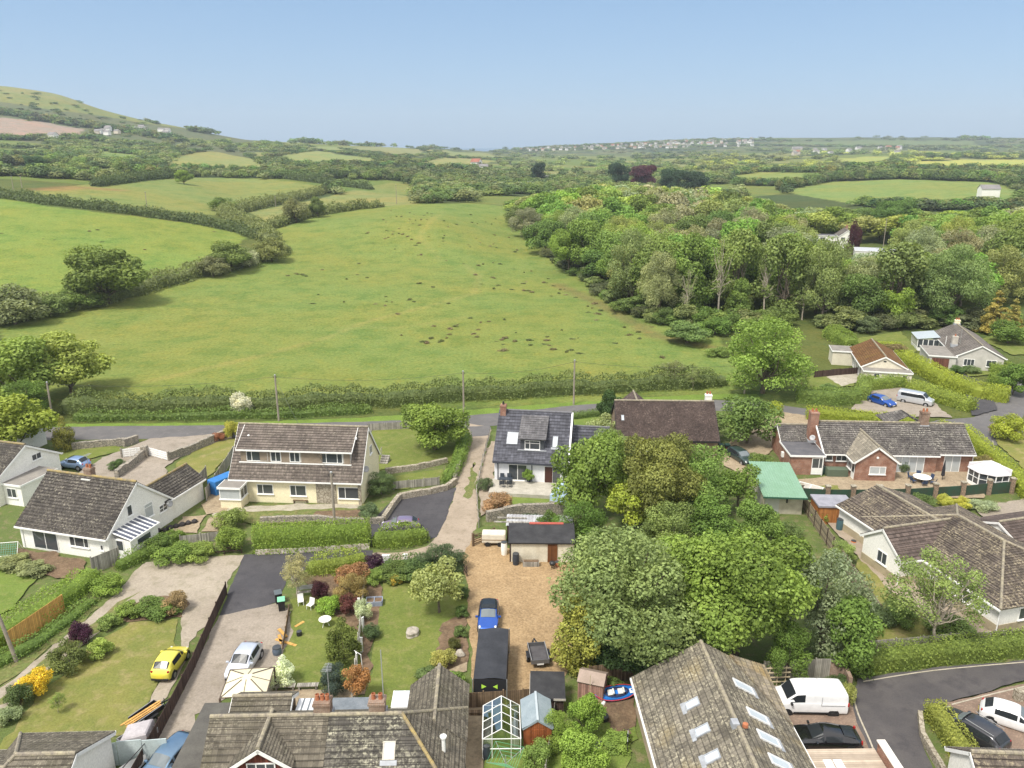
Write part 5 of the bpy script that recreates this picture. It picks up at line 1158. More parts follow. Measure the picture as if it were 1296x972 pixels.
car('parked_car', 'dark grey sport utility car with roof rails beside the square hedge', (1228, 935), 122, 'suv', CHAR, rails=True)
car('parked_car', 'white hatchback angled on the block paving at the right edge', (1280, 918), -33, 'hatch', WHT, W=1.72)
car('parked_car', 'bright blue saloon-like hatchback beside the silver van on the far forecourt', (1115, 512), -62, 'hatch', BLUE, L=4.3, W=1.8)
car('parked_car', 'dark green car on the drive beside the green roofed garage', (937, 583), -72, 'estate', GRNC)
vn = car('parked_van', 'white panel van with black lower trim parked nose in beside the grey lichened roof', (1020, 897), 178.5, 'van', WHT, 'van', windscreen=CARGLASS, rimm=DARKMETAL)
m = MB()
for x in (-1.7, -.75, .2): m.box(x - .02, -.7, 1.972, x + .02, .7, 1.985)
m.build('roof_ribs', flat('grey_seam', (.5, .5, .52)), vn)
m = MB(); m.box(-1.1, -.985, .40, 1.2, -.965, .5); m.box(-1.1, .965, .40, 1.2, .985, .5); m.build('side_trim', BLACKPL, vn)
m = MB(); m.box(-.62, .985, 1.0, -.60, 1.0, 1.7); m.box(-2.2, .985, 1.02, -.65, 1.0, 1.05); m.build('door_seam', flat('door_seam_grey', (.25, .26, .27)), vn)  # grey strips marking the van's door seams
v2 = car('parked_van', 'silver camper van with dark side windows beside the bright blue car', (1158, 511), -40, 'van', SILVAN, 'van', windscreen=CARGLASS)
m = MB(); m.box(-1.9, -.995, 1.28, .5, -.97, 1.72); m.box(-1.9, .97, 1.28, .5, .995, 1.72); m.build('side_glass', CARGLASS, v2)
# open trailer on the gravel
def trailer(name, label, pt, hd, L, W, mat, cat='trailer'):
    t = thing(name, label, cat, (*P(*pt), 0), R(hd)); h0, h1 = .5, .85
    m = MB(); m.box(-L / 2, -W / 2, h0, L / 2, W / 2, h0 + .05); m.build('floor', dirty('trailer_floor', (.10, .095, .10), (.06, .055, .06)), t)
    m = MB(); k = .05
    m.box(-L / 2, -W / 2 - k, h0, L / 2, -W / 2, h1); m.box(-L / 2, W / 2, h0, L / 2, W / 2 + k, h1); m.box(L / 2, -W / 2 - k, h0, L / 2 + k, W / 2 + k, h1); m.box(-L / 2 - k, -W / 2 - k, h0, -L / 2, W / 2 + k, h1); m.build('side_panels', mat, t)
    m = MB(); 
    for a_, b_ in (((-L / 2 - k, -W / 2 - k / 2), (L / 2 + k, -W / 2 - k / 2)), ((-L / 2 - k, W / 2 + k / 2), (L / 2 + k, W / 2 + k / 2))): m.tube((*a_, h1 + .02), (*b_, h1 + .02), .03, n=6)
    m.build('top_rail', flat('rail_grey', (.28, .28, .29), .5), t)
    m = MB(); m.bar((L / 2, -.3, .5), (L / 2 + 1.1, 0, .5), .07, .08); m.bar((L / 2, .3, .5), (L / 2 + 1.1, 0, .5), .07, .08); m.tube((L / 2 + .6, .2, 0), (L / 2 + .6, .2, .7), .03); m.build('drawbar', DARKMETAL, t)
    for sy in (-1, 1):
        m = MB(); m.tube((0, sy * (W / 2 + .08), .29), (0, sy * (W / 2 + .25), .29), .29, n=16); w_ = m.build('wheel', RUBBER, t); m = MB(); m.tube((0, sy * (W / 2 + .24), .29), (0, sy * (W / 2 + .262), .29), .17, n=12); m.build('rim', RIM, w_)
        m = MB(); m.bar((-.42, sy * (W / 2 + .17), .64), (.42, sy * (W / 2 + .17), .64), .22, .03); m.build('mudguard', BLACKPL, t)
    m = MB(); m.box(-L / 2 - .075, -.25, .42, -L / 2 - .055, .25, .53); m.build('number_plate', PLATEW, t)
    return t
trailer('open_trailer', 'small open grey trailer standing alone on the golden gravel', (681, 836), 97, 2.1, 1.25, flat('trailer_grey', (.13, .13, .135), .5, .5, .3))
t = trailer('covered_trailer', 'trailer under a pale grey tarpaulin at the foot of the brown plank fence', (176, 942), 60, 1.9, 1.3, flat('trailer_grey_b', (.2, .2, .21), .5))
m = MB(); m.lathe([(1.08, .5), (1.06, .82), (.98, 1.12), (.86, 1.2), (.05, 1.24)], n=4, sx=1.22, sy=.92); m.build('tarpaulin', dirty('pale_tarp', (.46, .43, .44), (.36, .33, .34), .6, 2), t); t.children[-1].rotation_euler.z = R(45) if False else 0
t = trailer('timber_trailer', 'flat trailer loaded with long planks beyond the covered trailer', (187, 913), 62, 1.9, .9, DARKMETAL)
pk = MB()
for i in range(5): pk.box(-1.6 + random.uniform(-.2, .2), -.4 + i * .115, .86 + (i % 2) * .05, 1.1 + random.uniform(-.3, .3), -.31 + i * .115, .91 + (i % 2) * .05)
o = pk.build('plank_pile', TIMBERNEW); o.location = (*P(187, 913), 0); o.rotation_euler.z = R(58); tag(o, 'pile of yellow planks lying on the flat trailer', 'timber')

# ------------------------------------------------------------------ fences, walls, gates, poles
def fence(name, label, pts, h, mat, postm=None, gap=1.9, style='panel', cat='fence', px=True, post_h=.1, board=.03, lean=0, group=None, thick_post=.09):
    p = [P(*q) if px else q for q in pts]; o0 = p[0]; t = thing(name, label, cat, (*o0, 0), 0, group); nn = 0; panel_bm = MB()
    for a_, b_ in zip(p[:-1], p[1:]):
        L = math.hypot(b_[0] - a_[0], b_[1] - a_[1]); n = max(1, round(L / gap)); d = ((b_[0] - a_[0]) / L, (b_[1] - a_[1]) / L)
        for i in range(n):
            s0, s1 = L * i / n, L * (i + 1) / n; A = (a_[0] + d[0] * s0 - o0[0], a_[1] + d[1] * s0 - o0[1]); B = (a_[0] + d[0] * s1 - o0[0], a_[1] + d[1] * s1 - o0[1])
            m = MB(); hh = h * random.uniform(.97, 1.03)
            if style == 'panel': m.bar((A[0] + d[0] * .06, A[1] + d[1] * .06, hh), (B[0] - d[0] * .06, B[1] - d[1] * .06, hh), board, hh - .05)
            elif style == 'rail':
                for z in (.35, .7, 1.05):
                    if z < h + .05: m.bar((*A, z), (*B, z), .04, .10)
            elif style == 'slat':
                k = int(h / .22)
                for j in range(k): m.bar((*A, .2 + j * .22), (*B, .2 + j * .22), .03, .17)
            elif style == 'picket':
                k = max(2, int((s1 - s0) / .14))
                for j in range(k):
                    c = (A[0] + (B[0] - A[0]) * (j + .5) / k, A[1] + (B[1] - A[1]) * (j + .5) / k); m.bar((c[0] - d[0] * .045, c[1] - d[1] * .045, hh), (c[0] + d[0] * .045, c[1] + d[1] * .045, hh), .025, hh - .05)
                for z in (.3, h * .75): m.bar((*A, z), (*B, z), .06, .08)
            m.build('fence_panel', mat, t)
            q = MB(); q.box(A[0] - thick_post / 2, A[1] - thick_post / 2, -.1, A[0] + thick_post / 2, A[1] + thick_post / 2, h + post_h); q.build('fence_post', postm or mat, t)
        q = MB(); q.box(B[0] - thick_post / 2, B[1] - thick_post / 2, -.1, B[0] + thick_post / 2, B[1] + thick_post / 2, h + post_h)
    q.build('fence_post', postm or mat, t); return t
def wall(name, label, pts, h, th, mat, px=True, cat='wall', cap=None, group=None):
    p = [P(*q) if px else q for q in pts]; o0 = p[0]; m = MB(); rr = random.Random(len(label))
    for a_, b_ in zip(p[:-1], p[1:]):
        L = math.hypot(b_[0] - a_[0], b_[1] - a_[1]); n = max(1, int(L / .8)); d = ((b_[0] - a_[0]) / L, (b_[1] - a_[1]) / L)
        for i in range(n):
            s0, s1 = L * i / n, L * (i + .995) / n; z = h * (rr.uniform(.95, 1.05) if not cap else 1); t_ = th * (rr.uniform(.94, 1.06) if not cap else 1)
            m.bar((a_[0] + d[0] * s0 - o0[0], a_[1] + d[1] * s0 - o0[1], z), (a_[0] + d[0] * s1 - o0[0], a_[1] + d[1] * s1 - o0[1], z), t_, z + .1)
    o = m.build(name, mat, loc=(*o0, 0)); tag(o, label, cat, group)
    if cap:
        m = MB()
        for a_, b_ in zip(p[:-1], p[1:]): m.bar((a_[0] - o0[0], a_[1] - o0[1], h + .065), (b_[0] - o0[0], b_[1] - o0[1], h + .065), th + .1, .06)
        m.build('coping', cap, o)
    return o
fence('plank_fence', 'long dark brown plank fence dividing the yellow car\'s track from the gravel drive', [(287, 753), (275, 779), (247, 845), (217, 904), (190, 955), (165, 1000)], 1.2, TIMBERDK, gap=2.4)
fence('board_fence', 'new orange timber fence beside the grey telegraph pole at the left edge', [(14, 824), (82, 776)], 1.75, TIMBERNEW, gap=4.2, post_h=0)
fence('panel_fence', 'silvery weathered panel fence running beside the lichen ridged chalet and its garage', [(188, 671), (246, 626), (262, 606)], 1.6, TIMBERGY, CONC, 1.9)
fence('panel_fence', 'grey panel fence with concrete posts between the striped lawn and the cream chalet', [(262, 634), (279, 607), (296, 580)], 1.5, TIMBERGY, CONC, 2.0)
fence('panel_fence', 'short weathered grey fence at the corner of the lean-to with barred roof', [(118, 727), (152, 713)], 1.7, TIMBERGY, gap=1.9)
fence('panel_fence', 'short pale fence above the low bed by the gravel turning area', [(229, 690), (280, 684)], 1.0, TIMBERGY, gap=1.5)
fence('wire_fence', 'dark low rail fence along the top of the gravel turning area', [(220, 705), (262, 703), (306, 700)], .7, TIMBERDK, gap=1.6, style='rail')
fence('panel_fence', 'weathered low fence behind the cream chalet facing the road', [(466, 546), (520, 543)], 1.1, TIMBERGY, gap=2.2)
fence('panel_fence', 'low weathered fence below the round tree on the cream chalet\'s bank', [(498, 620), (556, 614)], 1.0, TIMBERGY, gap=2)
fence('picket_fence', 'broken white and grey garden fence between the two lawns', [(461, 745), (456, 800), (450, 850), (446, 885)], 1.0, dirty('peeling_white_timber', (.62, .60, .55), (.40, .37, .32)), gap=1.9, style='picket')
fence('low_fence', 'low dark board edging beside the brown fence and the wheelie bins', [(366, 775), (362, 802), (358, 822)], .6, TIMBERBR, gap=1.4)
fence('panel_fence', 'weathered brown fence between the big trees and the kayak', [(745, 868), (800, 860), (836, 856)], 1.6, TIMBERBR, gap=1.9)
fence('panel_fence', 'silver grey panel fence behind the white van', [(965, 862), (1030, 858), (1052, 858)], 1.6, TIMBERGY, gap=1.9)
fence('slatted_fence', 'long horizontal slatted fence running down beside the buff plinthed bungalow\'s garden', [(1016, 645), (1046, 690), (1078, 738), (1112, 790)], 1.7, boards('slat_timber', (.30, .25, .18), (.08, .06, .04), .2, False), TIMBERDK, 1.9, thick_post=.12)
fence('panel_fence', 'pale thin fence along the back of the long clipped hedge at right', [(1096, 832), (1200, 822), (1310, 815)], 1.4, TIMBERGY, gap=2.0)
fence('dark_fence', 'dark stained fence left of the mossy bungalow', [(1030, 479), (1062, 476), (1086, 474)], 1.3, TIMBERDK, gap=2)
fence('lane_fence', 'low mossy rail fence along the right side of the earth lane', [(620, 552), (611, 585), (603, 625), (606, 668)], 1.0, TIMBERGY, gap=2, style='rail')
fence('rail_fence', 'small dark rail fence at the edge of the golden gravel by the apple tree', [(580, 712), (591, 730)], 1.0, TIMBERDK, gap=1.5, style='rail')
fence('panel_fence', 'thin leaning fence between the grey roofed shed and the bushes at the bottom', [(706, 880), (697, 940), (690, 990)], 1.2, TIMBERGY, gap=1.8)
fence('back_fence', 'weathered fence along the foot of the golden gravel behind the greenhouse', [(592, 897), (612, 896), (662, 893), (676, 892)], 1.3, TIMBERBR, gap=1.6)
wall('stone_wall', 'rubble stone wall along the road verge by the powder blue car', [(92, 570), (130, 566), (168, 563)], 1.0, .45, STONEW)
wall('stone_wall', 'rubble stone wall from the white gates down to the garage roof', [(182, 580), (165, 594), (148, 606)], 1.1, .5, STONEW)
wall('stone_wall', 'rubble stone wall bending from the right white gate to the road', [(214, 583), (240, 574), (276, 558), (292, 552)], 1.1, .45, STONEW)
wall('stone_wall', 'short stone wall stub on the roadside of the left white gate', [(157, 566), (175, 560)], 1.1, .45, STONEW)
wall('garden_wall', 'pale low stone retaining wall below the round tree on the bank', [(488, 600), (530, 594), (566, 586)], .7, .4, PALESTONE)
wall('garden_wall', 'curved pale stone wall round the tarmac parking pad', [(486, 660), (496, 645), (506, 632), (545, 625), (566, 620), (577, 612)], .7, .45, PALESTONE)
wall('garden_wall', 'mossy stone wall in front of the cream chalet\'s terrace', [(330, 662), (400, 660), (440, 664), (486, 662)], .7, .4, STONEW)
wall('retaining_wall', 'whitewashed low wall under the clipped green hedge beside the dark tarmac', [(324, 702), (420, 697), (468, 694)], .55, .3, dirty('whitewashed_block', (.62, .58, .52), (.45, .36, .29), .85, 1.5))
wall('lane_bank_wall', 'low mossy stone wall along the left side of the earth lane', [(592, 552), (585, 580), (575, 610)], .7, .4, STONEW)
wall('stone_wall', 'low stone wall holding the bed below the blue grey chalet', [(616, 660), (660, 652), (705, 650), (740, 655)], 1.2, .5, STONEW)
wall('kerb_wall', 'curved low stone kerb wall wrapping the square hedge', [(1163, 909), (1166, 935), (1180, 960), (1200, 992)], .6, .3, PALESTONE)
wall('stone_wall', 'rough stone wall end at the right edge beside the white hatchback', [(1283, 889), (1330, 886)], 1.0, .5, PALESTONE)
wall('brick_wall', 'low brown brick wall end near the tail of the white van', [(1050, 858), (1068, 866), (1074, 880)], 1.5, .25, BROWNBRICK)
wall('step_wall', 'broken timber sleepers stepping down beside the clay roofed near house', [(594, 905), (610, 905)], .3, .3, TIMBERBR, cat='steps')
# terrace under the blue-grey chalet
m = MB(); m.prism([(-2.6, 80.2), (6.0, 79.0), (6.4, 83.2), (-2.2, 84.0)], -.1, .55); o = m.build('stone_terrace', dirty('pale_terrace', (.46, .43, .37), (.33, .31, .26), .9, 1.3, fine=10)); tag(o, 'raised pale stone terrace in front of the blue grey chalet', 'terrace')
# brick pier screen of the brick bungalow
wx = [(1012, 632), (1046, 634), (1078, 634), (1112, 634), (1147, 633), (1182, 631), (1217, 629), (1250, 626), (1279, 624)]
t = thing('pier_wall', 'row of brick piers with dark green screens between them below the brick bungalow', 'wall', (*P(*wx[0]), 0)); o0 = P(*wx[0])
PIER = stone('pier_stone', (.34, .24, .17), (.26, .19, .14), (.14, .11, .09), 5); GREENSCR = dirty('green_mesh_screen', (.030, .075, .050), (.05, .06, .04), .8, 1.5)
for i, q in enumerate(wx):
    a_ = P(*q); x, y = a_[0] - o0[0], a_[1] - o0[1]
    m = MB(); m.box(x - .22, y - .22, -.1, x + .22, y + .22, 1.75); pr = m.build('pier', PIER, t); m = MB(); m.box(x - .28, y - .28, 1.75, x + .28, y + .28, 1.85); m.build('cap', PALESTONE, pr)
    if i < len(wx) - 1:
        b_ = P(*wx[i + 1]); m = MB(); m.bar((x + .22, y, 1.35), (b_[0] - o0[0] - .22, b_[1] - o0[1], 1.35), .06, 1.4); m.build('screen', GREENSCR, t)
# white ranch gates
def white_gate(label, a_, b_):
    A, B = P(*a_), P(*b_); t = thing('white_gate', label, 'gate', (*A, 0)); L = math.hypot(B[0] - A[0], B[1] - A[1]); t.rotation_euler.z = math.atan2(B[1] - A[1], B[0] - A[0])
    m = MB()
    for j in range(4): m.box(0, -.03, .2 + j * .27, L, .03, .38 + j * .27)
    for x in (0, L * .33, L * .66, L - .1): m.box(x, -.045, .12, x + .1, .045, 1.2)
    m.build('gate_bars', UPVC, t)
    for x in (-.12, L + .12): 
        q = MB(); q.box(x - .1, -.1, 0, x + .1, .1, 1.35); q.build('gate_post', STONEW, t)
white_gate('white boarded gate left of the stone pillar by the powder blue car', (156, 580), (181, 577)); white_gate('white boarded gate right of the stone pillar, above the garage roof', (187, 577), (213, 584))
A = P(184, 579); m = MB(); m.box(-.35, -.35, 0, .35, .35, 1.5); o = m.build('stone_pillar', STONEW, loc=(*A, 0)); tag(o, 'square rubble stone pillar between the two white gates', 'pillar')
# wooden field gate at the yard
A = P(600, 691); t = thing('wooden_gate', 'open brown five bar gate at the entrance of the golden gravel yard', 'gate', (*A, 0), R(38)); m = MB()
for j in range(5): m.box(0, -.03, .2 + j * .22, 2.4, .03, .29 + j * .22)
m.bar((0, .04, 1.15), (2.4, .04, .3), .03, .08); m.build('gate_bars', TIMBERBR, t); MB().box(-.2, -.1, 0, 0, .1, 1.4).build('gate_post', TIMBERBR, t); MB().box(2.4, -.05, .1, 2.5, .05, 1.25).build('gate_post', TIMBERBR, t)

POLEW = dirty('pole_wood', (.33, .29, .24), (.22, .19, .15), .9, 1.5)
poles = []
def pole(label, bx_, by_, ty, lean=0., plates=True, mat=None, z=None):
    x, y, z0 = T(bx_, by_); ht = zat(y, ty) - z0; t = thing('telegraph_pole', label, 'pole', (x, y, z0), 0, 'telegraph poles'); m = MB(); m.tube((0, 0, -.3), (lean, 0, ht), .15, .11, 9); m.build('shaft', mat or POLEW, t)
    m = MB(); m.lathe([(.13, 0), (.13, .12), (.02, .2)], (lean, 0, ht - .05), 8); m.build('finial', GREYMETAL, t)
    m = MB()
    for sx in (-.18, .18): m.tube((lean * .9, 0, ht - .35), (lean * .9 + sx * 1.4, -.05, ht - .3), .02, n=5); m.lathe([(.05, 0), (.06, .1), (.03, .14)], (lean * .9 + sx * 1.4, -.05, ht - .3), 7)
    m.build('insulators', DARKMETAL, t); poles.append((x + lean, y, z0 + ht - .2)); return t
pole('pale wooden pole at the left end of the road beside the rounded cypress', 67, 533, 484, .1)
pole('wooden pole standing at the roadside hedge behind the cream chalet', 353, 533, 475)
pole('wooden pole at the roadside hedge near the mouth of the earth lane', 587, 524, 470)
pole('wooden pole at the hedge behind the blue grey chalet', 726, 512, 456)
pole('wooden pole beside the tall maple-like tree at the end of the hedge', 942, 498, 460, .1)
pole('silvery pole leaning beside the new orange fence at the left edge', 22, 838, 756, -.9)
pole('brown pole with boxes standing in the clipped hedge before the cream chalet', 424, 668, 598, 0)
pole('tall grey pole beyond the wood beside the gabled white house', 1117, 318, 277)
CABLE = flat('cable_black', (.05, .05, .05), .6)
def cable(i, j, sag=1.0, label='thin overhead wire'):
    a_, b_ = Vector(poles[i]), Vector(poles[j]); m = MB(); n = 10; pr = None
    for k in range(n + 1):
        q = a_.lerp(b_, k / n) - Vector((0, 0, 4 * sag * (k / n) * (1 - k / n))) - a_
        if pr is not None: m.tube(pr, q, .018, n=4, cap=False)
        pr = q
    o = m.build('overhead_wire', CABLE, loc=a_); tag(o, label, 'wire', 'overhead wires')
cable(0, 1, .8, 'wire between the cypress pole and the pole behind the cream chalet'); cable(1, 2, .8, 'wire between the pole behind the cream chalet and the lane mouth pole'); cable(2, 3, .7, 'wire between the lane mouth pole and the pole behind the blue grey chalet'); cable(3, 4, .7, 'wire between the pole behind the blue grey chalet and the maple-side pole'); cable(6, 1, .9, 'wire from the clipped hedge pole to the roadside pole behind')

# ------------------------------------------------------------------ outbuildings
H = House('workshop', 'whitewashed workshop with a black felt roof and a brown door, on the golden gravel', 'outbuilding', (-.35, 65.6, 0), -1, dirty('whitewash', (.70, .66, .54), (.52, .47, .36), .9, 1.2), FELTBK)
H.gable(0, 0, 6.2, 3.9, 2.05, 2.75, course=9, ridge=False, ov=.2, barge=(0, 0), gutter=(0, 0), frac=.7)
m = MB(); m.box(1.95, 2.55, 2.72, 5.2, 2.85, 2.80); m.build('red_ridge_strip', dirty('faded_red_felt', (.45, .10, .075), (.35, .09, .07)), H.root)
m = MB(); m.box(3.65, .14, 0, 4.55, .195, 1.9); m.build('door', boards('brown_door', (.16, .065, .025), (.06, .025, .012), .12), H.root)
m = MB(); m.box(.12, .17, 0, .25, .21, 2.0); m.build('corner_post', TIMBERDK, H.root); H.done()
A = (.75, 65.2)
def barrel(label, xy, r=.3, h=.95, mat=None, name='water_butt', cat='water butt'):
    t = thing(name, label, cat, (*xy, 0)); m = MB(); m.lathe([(r * .86, 0), (r, h * .4), (r, h * .6), (r * .9, h)], n=16); m.build('drum', mat or BLACKPL, t, smooth=False); m = MB(); m.lathe([(r * .94, h), (r * .94, h + .05), (r * .3, h + .09)], n=16); m.build('lid', flat('dark_lid', (.05, .055, .06)), t); return t
DKGREEN = flat('dark_green_plastic', (.020, .050, .042), .5); BLUEBLK = flat('blue_black_plastic', (.03, .04, .055), .45)
barrel('dark water butt against the whitewashed workshop wall', (.35, 65.35), .32, 1.1, BLUEBLK); barrel('white plastic drum at the left corner of the workshop', (-.75, 67.2), .3, 1.3, UPVC, 'plastic_drum', 'drum')
t = thing('wooden_planter', 'low weathered wooden trough in front of the workshop wall', 'planter', (1.75, 65.1, 0)); m = MB(); m.box(-.75, -.25, 0, .75, .25, .5); m.build('trough', TIMBERGY, t); m = MB(); m.box(-.7, -.2, .5, .7, .2, .55); m.build('soil', SOIL, t)
t = thing('kettle_barbecue', 'small dark kettle barbecue at the workshop corner under the grey green tree', 'barbecue', (3.7, 64.5, 0)); m = MB(); m.lathe([(.05, .35), (.25, .45), (.3, .6), (.25, .75), (.05, .82)], n=14); m.build('bowl', DARKMETAL, t, smooth=True); m = MB()
for k in range(3): m.tube((.2 * math.cos(k * 2.1), .2 * math.sin(k * 2.1), 0), (.12 * math.cos(k * 2.1), .12 * math.sin(k * 2.1), .45), .015)
m.build('legs', DARKMETAL, t); m = MB(); m.lathe([(.2, .3), (.2, .55)], (.5, .25, 0), 10); pass
o = barrel('rust coloured pot beside the kettle barbecue', (4.2, 65.0), .25, .45, TERRA, 'flower_pot', 'pot')
# corrugated lean-to behind the workshop + cream tank
t = thing('corrugated_shelter', 'long low shelter with pale corrugated sheets behind the black roofed workshop', 'shelter', (-.6, 69.8, 0), R(-3)); m = MB(); cg = dirty('corrugated_sheet', (.42, .43, .45), (.27, .26, .27), .6, 1.5)
n = 40; vs = []
for i in range(n + 1):
    x = 6.6 * i / n; z = .05 * (i % 2); vs += [(x, 0, 1.7 + z), (x, 1.9, 2.0 + z)]
m.add(vs, [(2 * i, 2 * i + 2, 2 * i + 3, 2 * i + 1) for i in range(n)]); m.build('corrugated_roof', cg, t); m = MB(); m.box(.1, .1, 0, 6.5, 1.8, 1.68); m.build('wall', TIMBERDK, t); m = MB(); m.box(-1.2, .5, 1.78, 3.0, .7, 1.86); m.box(-.9, 1.1, 1.95, 2.0, 1.25, 2.05); m.build('loose_boards', TIMBERGY, t)
t = thing('cream_caravan', 'small cream box trailer under a rail beside the workshop', 'box trailer', (-1.75, 69.2, 0), R(-2)); m = MB(); m.box(-1.15, -.5, .35, 1.15, .6, 1.35); m.build('body', dirty('cream_panel', (.66, .62, .52), (.5, .46, .38)), t, bevel=.12)
for x in (-.6, .6): m = MB(); m.tube((x, -.55, .25), (x, -.4, .25), .25, n=14); m.build('wheel', RUBBER, t)
m = MB(); m.box(-1.16, -.515, .7, 1.16, -.495, .78); m.build('side_stripe', flat('brown_stripe', (.25, .17, .10)), t)
H = House('green_roof_garage', 'pale garage with a bright green corrugated roof beside the drive with the dark green car', 'garage', (26.1, 75.4, 0), -5, dirty('pale_block', (.58, .54, .44), (.42, .38, .3)), dirty('green_sheet_roof', (.175, .30, .20), (.205, .335, .24), .55, .8, fine=6))
m = MB(); n = 34; vs = []
for i in range(n + 1): x = 4.5 * i / n; z = .045 * (i % 2); vs += [(x, -.2, 2.3 + z), (x, 7.8, 3.0 + z)]
m.add(vs, [(2 * i, 2 * i + 2, 2 * i + 3, 2 * i + 1) for i in range(n)]); m.build('corrugated_roof', H.rm, H.root); H.wall.add([(.2, .7, -.1), (4.3, .7, -.1), (4.3, 7.6, -.1), (.2, 7.6, -.1), (.2, .7, 2.3), (4.3, .7, 2.3), (4.3, 7.6, 2.9), (.2, 7.6, 2.9)], [(4, 5, 6, 7), (0, 1, 5, 4), (1, 2, 6, 5), (2, 3, 7, 6), (3, 0, 4, 7)]); m = MB(); m.bar((0, -.25, 2.32), (4.5, -.25, 2.32), .08, .16); m.build('fascia', flat('dark_green_trim', (.03, .1, .06)), H.root)
m = MB(); m.box(.45, .64, 0, 1.9, .695, 2.0); m.build('garage_door', flat('pale_grey_door', (.5, .5, .48)), H.root); m = MB(); m.box(2.6, .62, 1.3, 2.75, .69, 2.2); m.build('wall_bracket', DARKMETAL, H.root); H.done()
H = House('flat_roof_shed', 'orange brown timber shed with a flat grey roof beside the slatted fence', 'shed', (31.2, 73.4, 0), -3, SHEDORANGE, dirty('pale_felt', (.30, .30, .34), (.22, .22, .25)))
H.flat(0, 0, 3.7, 2.9, 2.1, H.rm, trim=False); H.done()
H = House('garden_shed', 'brown timber shed with a pale grey blue gable roof next to the greenhouse', 'shed', (.65, 41.5, 0), 1.5, SHEDRED, dirty('grey_blue_felt', (.22, .27, .30), (.28, .33, .36), .85, 1.3))
H.gable(0, 0, 1.95, 2.75, 1.85, 2.5, 'y', course=9, ov=.1, gov=.08, ridge=False, barge=(0, 0), gutter=(0, 0)); m = MB(); m.bar((.97, 0, 2.56), (.97, 2.75, 2.56), .14, .05); m.build('ridge_cap', flat('pale_cap', (.4, .45, .48)), H.root); m = MB(); m.box(.55, .05, .05, 1.4, .078, 1.75); m.build('door', SHEDRED, H.root); H.done()
H = House('potting_shed', 'small faded pink board shed under the yellowish tree beside the kayak', 'shed', (4.5, 46.6, 0), -18, PINKBOARD, dirty('pinkish_felt', (.36, .28, .24), (.28, .22, .18)))
H.gable(0, 0, 1.9, 1.6, 1.5, 2.0, 'x', course=9, ov=.08, gov=.06, ridge=False, barge=(0, 0), gutter=(0, 0)); H.done()
H = House('log_store', 'low lean-to with a flat black felt top behind the grey roofed shed', 'lean-to', (1.2, 44.9, 0), -2, TIMBERDK, FELTBK)
H.flat(0, 0, 2.4, 2.5, 1.5, FELTBK, zback=1.8, trim=False); m = MB(); m.box(1.6, -.03, 1.35, 2.42, 0, 1.5); m.box(-.03, 0, 1.3, 0, 2.5, 1.6); m.build('edge_trim', CONC, H.root); H.done()
m = MB(); m.box(-.02, -.02, 0, .02, .02, 2.4); o = m.build('bamboo_pole', flat('bamboo', (.45, .38, .25))); o.location = (*P(746, 892), 0); tag(o, 'thin upright cane beside the black topped lean-to', 'cane')
# greenhouse
t = thing('greenhouse', 'glass greenhouse with a white metal frame beside the grey roofed shed', 'greenhouse', (-1.85, 41.0, 0), R(1)); W_, L_, e_, r_ = 2.4, 3.1, 1.55, 2.3
m = MB(); fr = .045
for y in np.linspace(0, L_, 5):
    for p, q in (((0, y, 0), (0, y, e_)), ((W_, y, 0), (W_, y, e_)), ((0, y, e_), (W_ / 2, y, r_)), ((W_, y, e_), (W_ / 2, y, r_))): m.tube(p, q, fr * .55, n=5)
for y in (0, L_):
    for x in (.6, 1.8): m.tube((x, y, 0), (x, y, e_ + .36), fr * .5, n=5)
    m.tube((0, y, e_), (W_, y, e_), fr * .6, n=5)
for p, q in (((0, 0, e_), (0, L_, e_)), ((W_, 0, e_), (W_, L_, e_)), ((W_ / 2, 0, r_), (W_ / 2, L_, r_)), ((0, 0, .05), (0, L_, .05)), ((W_, 0, .05), (W_, L_, .05)), ((0, 0, .05), (W_, 0, .05)), ((0, 0, .8), (W_, 0, .8)), ((0, 0, .8), (0, L_, .8)), ((W_ * .25, 0, (e_ + r_) / 2), (W_ * .25, L_, (e_ + r_) / 2)), ((W_ * .75, 0, (e_ + r_) / 2), (W_ * .75, L_, (e_ + r_) / 2))): m.tube(p, q, fr * .75, n=6)
m.build('frame', UPVC, t)
ag = NT('greenhouse_glass'); gt = ag.n('ShaderNodeBsdfTransparent'); gt.inputs[0].default_value = (.80, .86, .85, 1); gl = ag.n('ShaderNodeBsdfGlossy'); gl.inputs['Roughness'].default_value = .06; gl.inputs['Color'].default_value = (.8, .85, .88, 1); ms = ag.n('ShaderNodeMixShader'); ms.inputs[0].default_value = .40; ag.l(gt.outputs[0], ms.inputs[1]); ag.l(gl.outputs[0], ms.inputs[2]); ag.l(ms.outputs[0], ag.t.nodes['Material Output'].inputs['Surface']); CLEAR = ag.m
m = MB(); m.quad((0, 0, e_), (0, L_, e_), (W_ / 2, L_, r_), (W_ / 2, 0, r_)); m.quad((W_, L_, e_), (W_, 0, e_), (W_ / 2, 0, r_), (W_ / 2, L_, r_)); m.quad((0, L_, 0), (0, 0, 0), (0, 0, e_), (0, L_, e_)); m.quad((W_, 0, 0), (W_, L_, 0), (W_, L_, e_), (W_, 0, e_)); m.poly([(0, 0, 0), (W_, 0, 0), (W_, 0, e_), (W_ / 2, 0, r_), (0, 0, e_)]); m.poly([(W_, L_, 0), (0, L_, 0), (0, L_, e_), (W_ / 2, L_, r_), (W_, L_, e_)]); m.build('glass', CLEAR, t)
m = MB(); m.box(.1, .4, .55, .6, 2.9, .6); m.box(1.8, .4, .55, 2.3, 2.9, .6); m.build('staging', TIMBERGY, t)
barrel('black water butt at the left front corner of the greenhouse', P(616, 960), .26, 1.0, BLUEBLK)
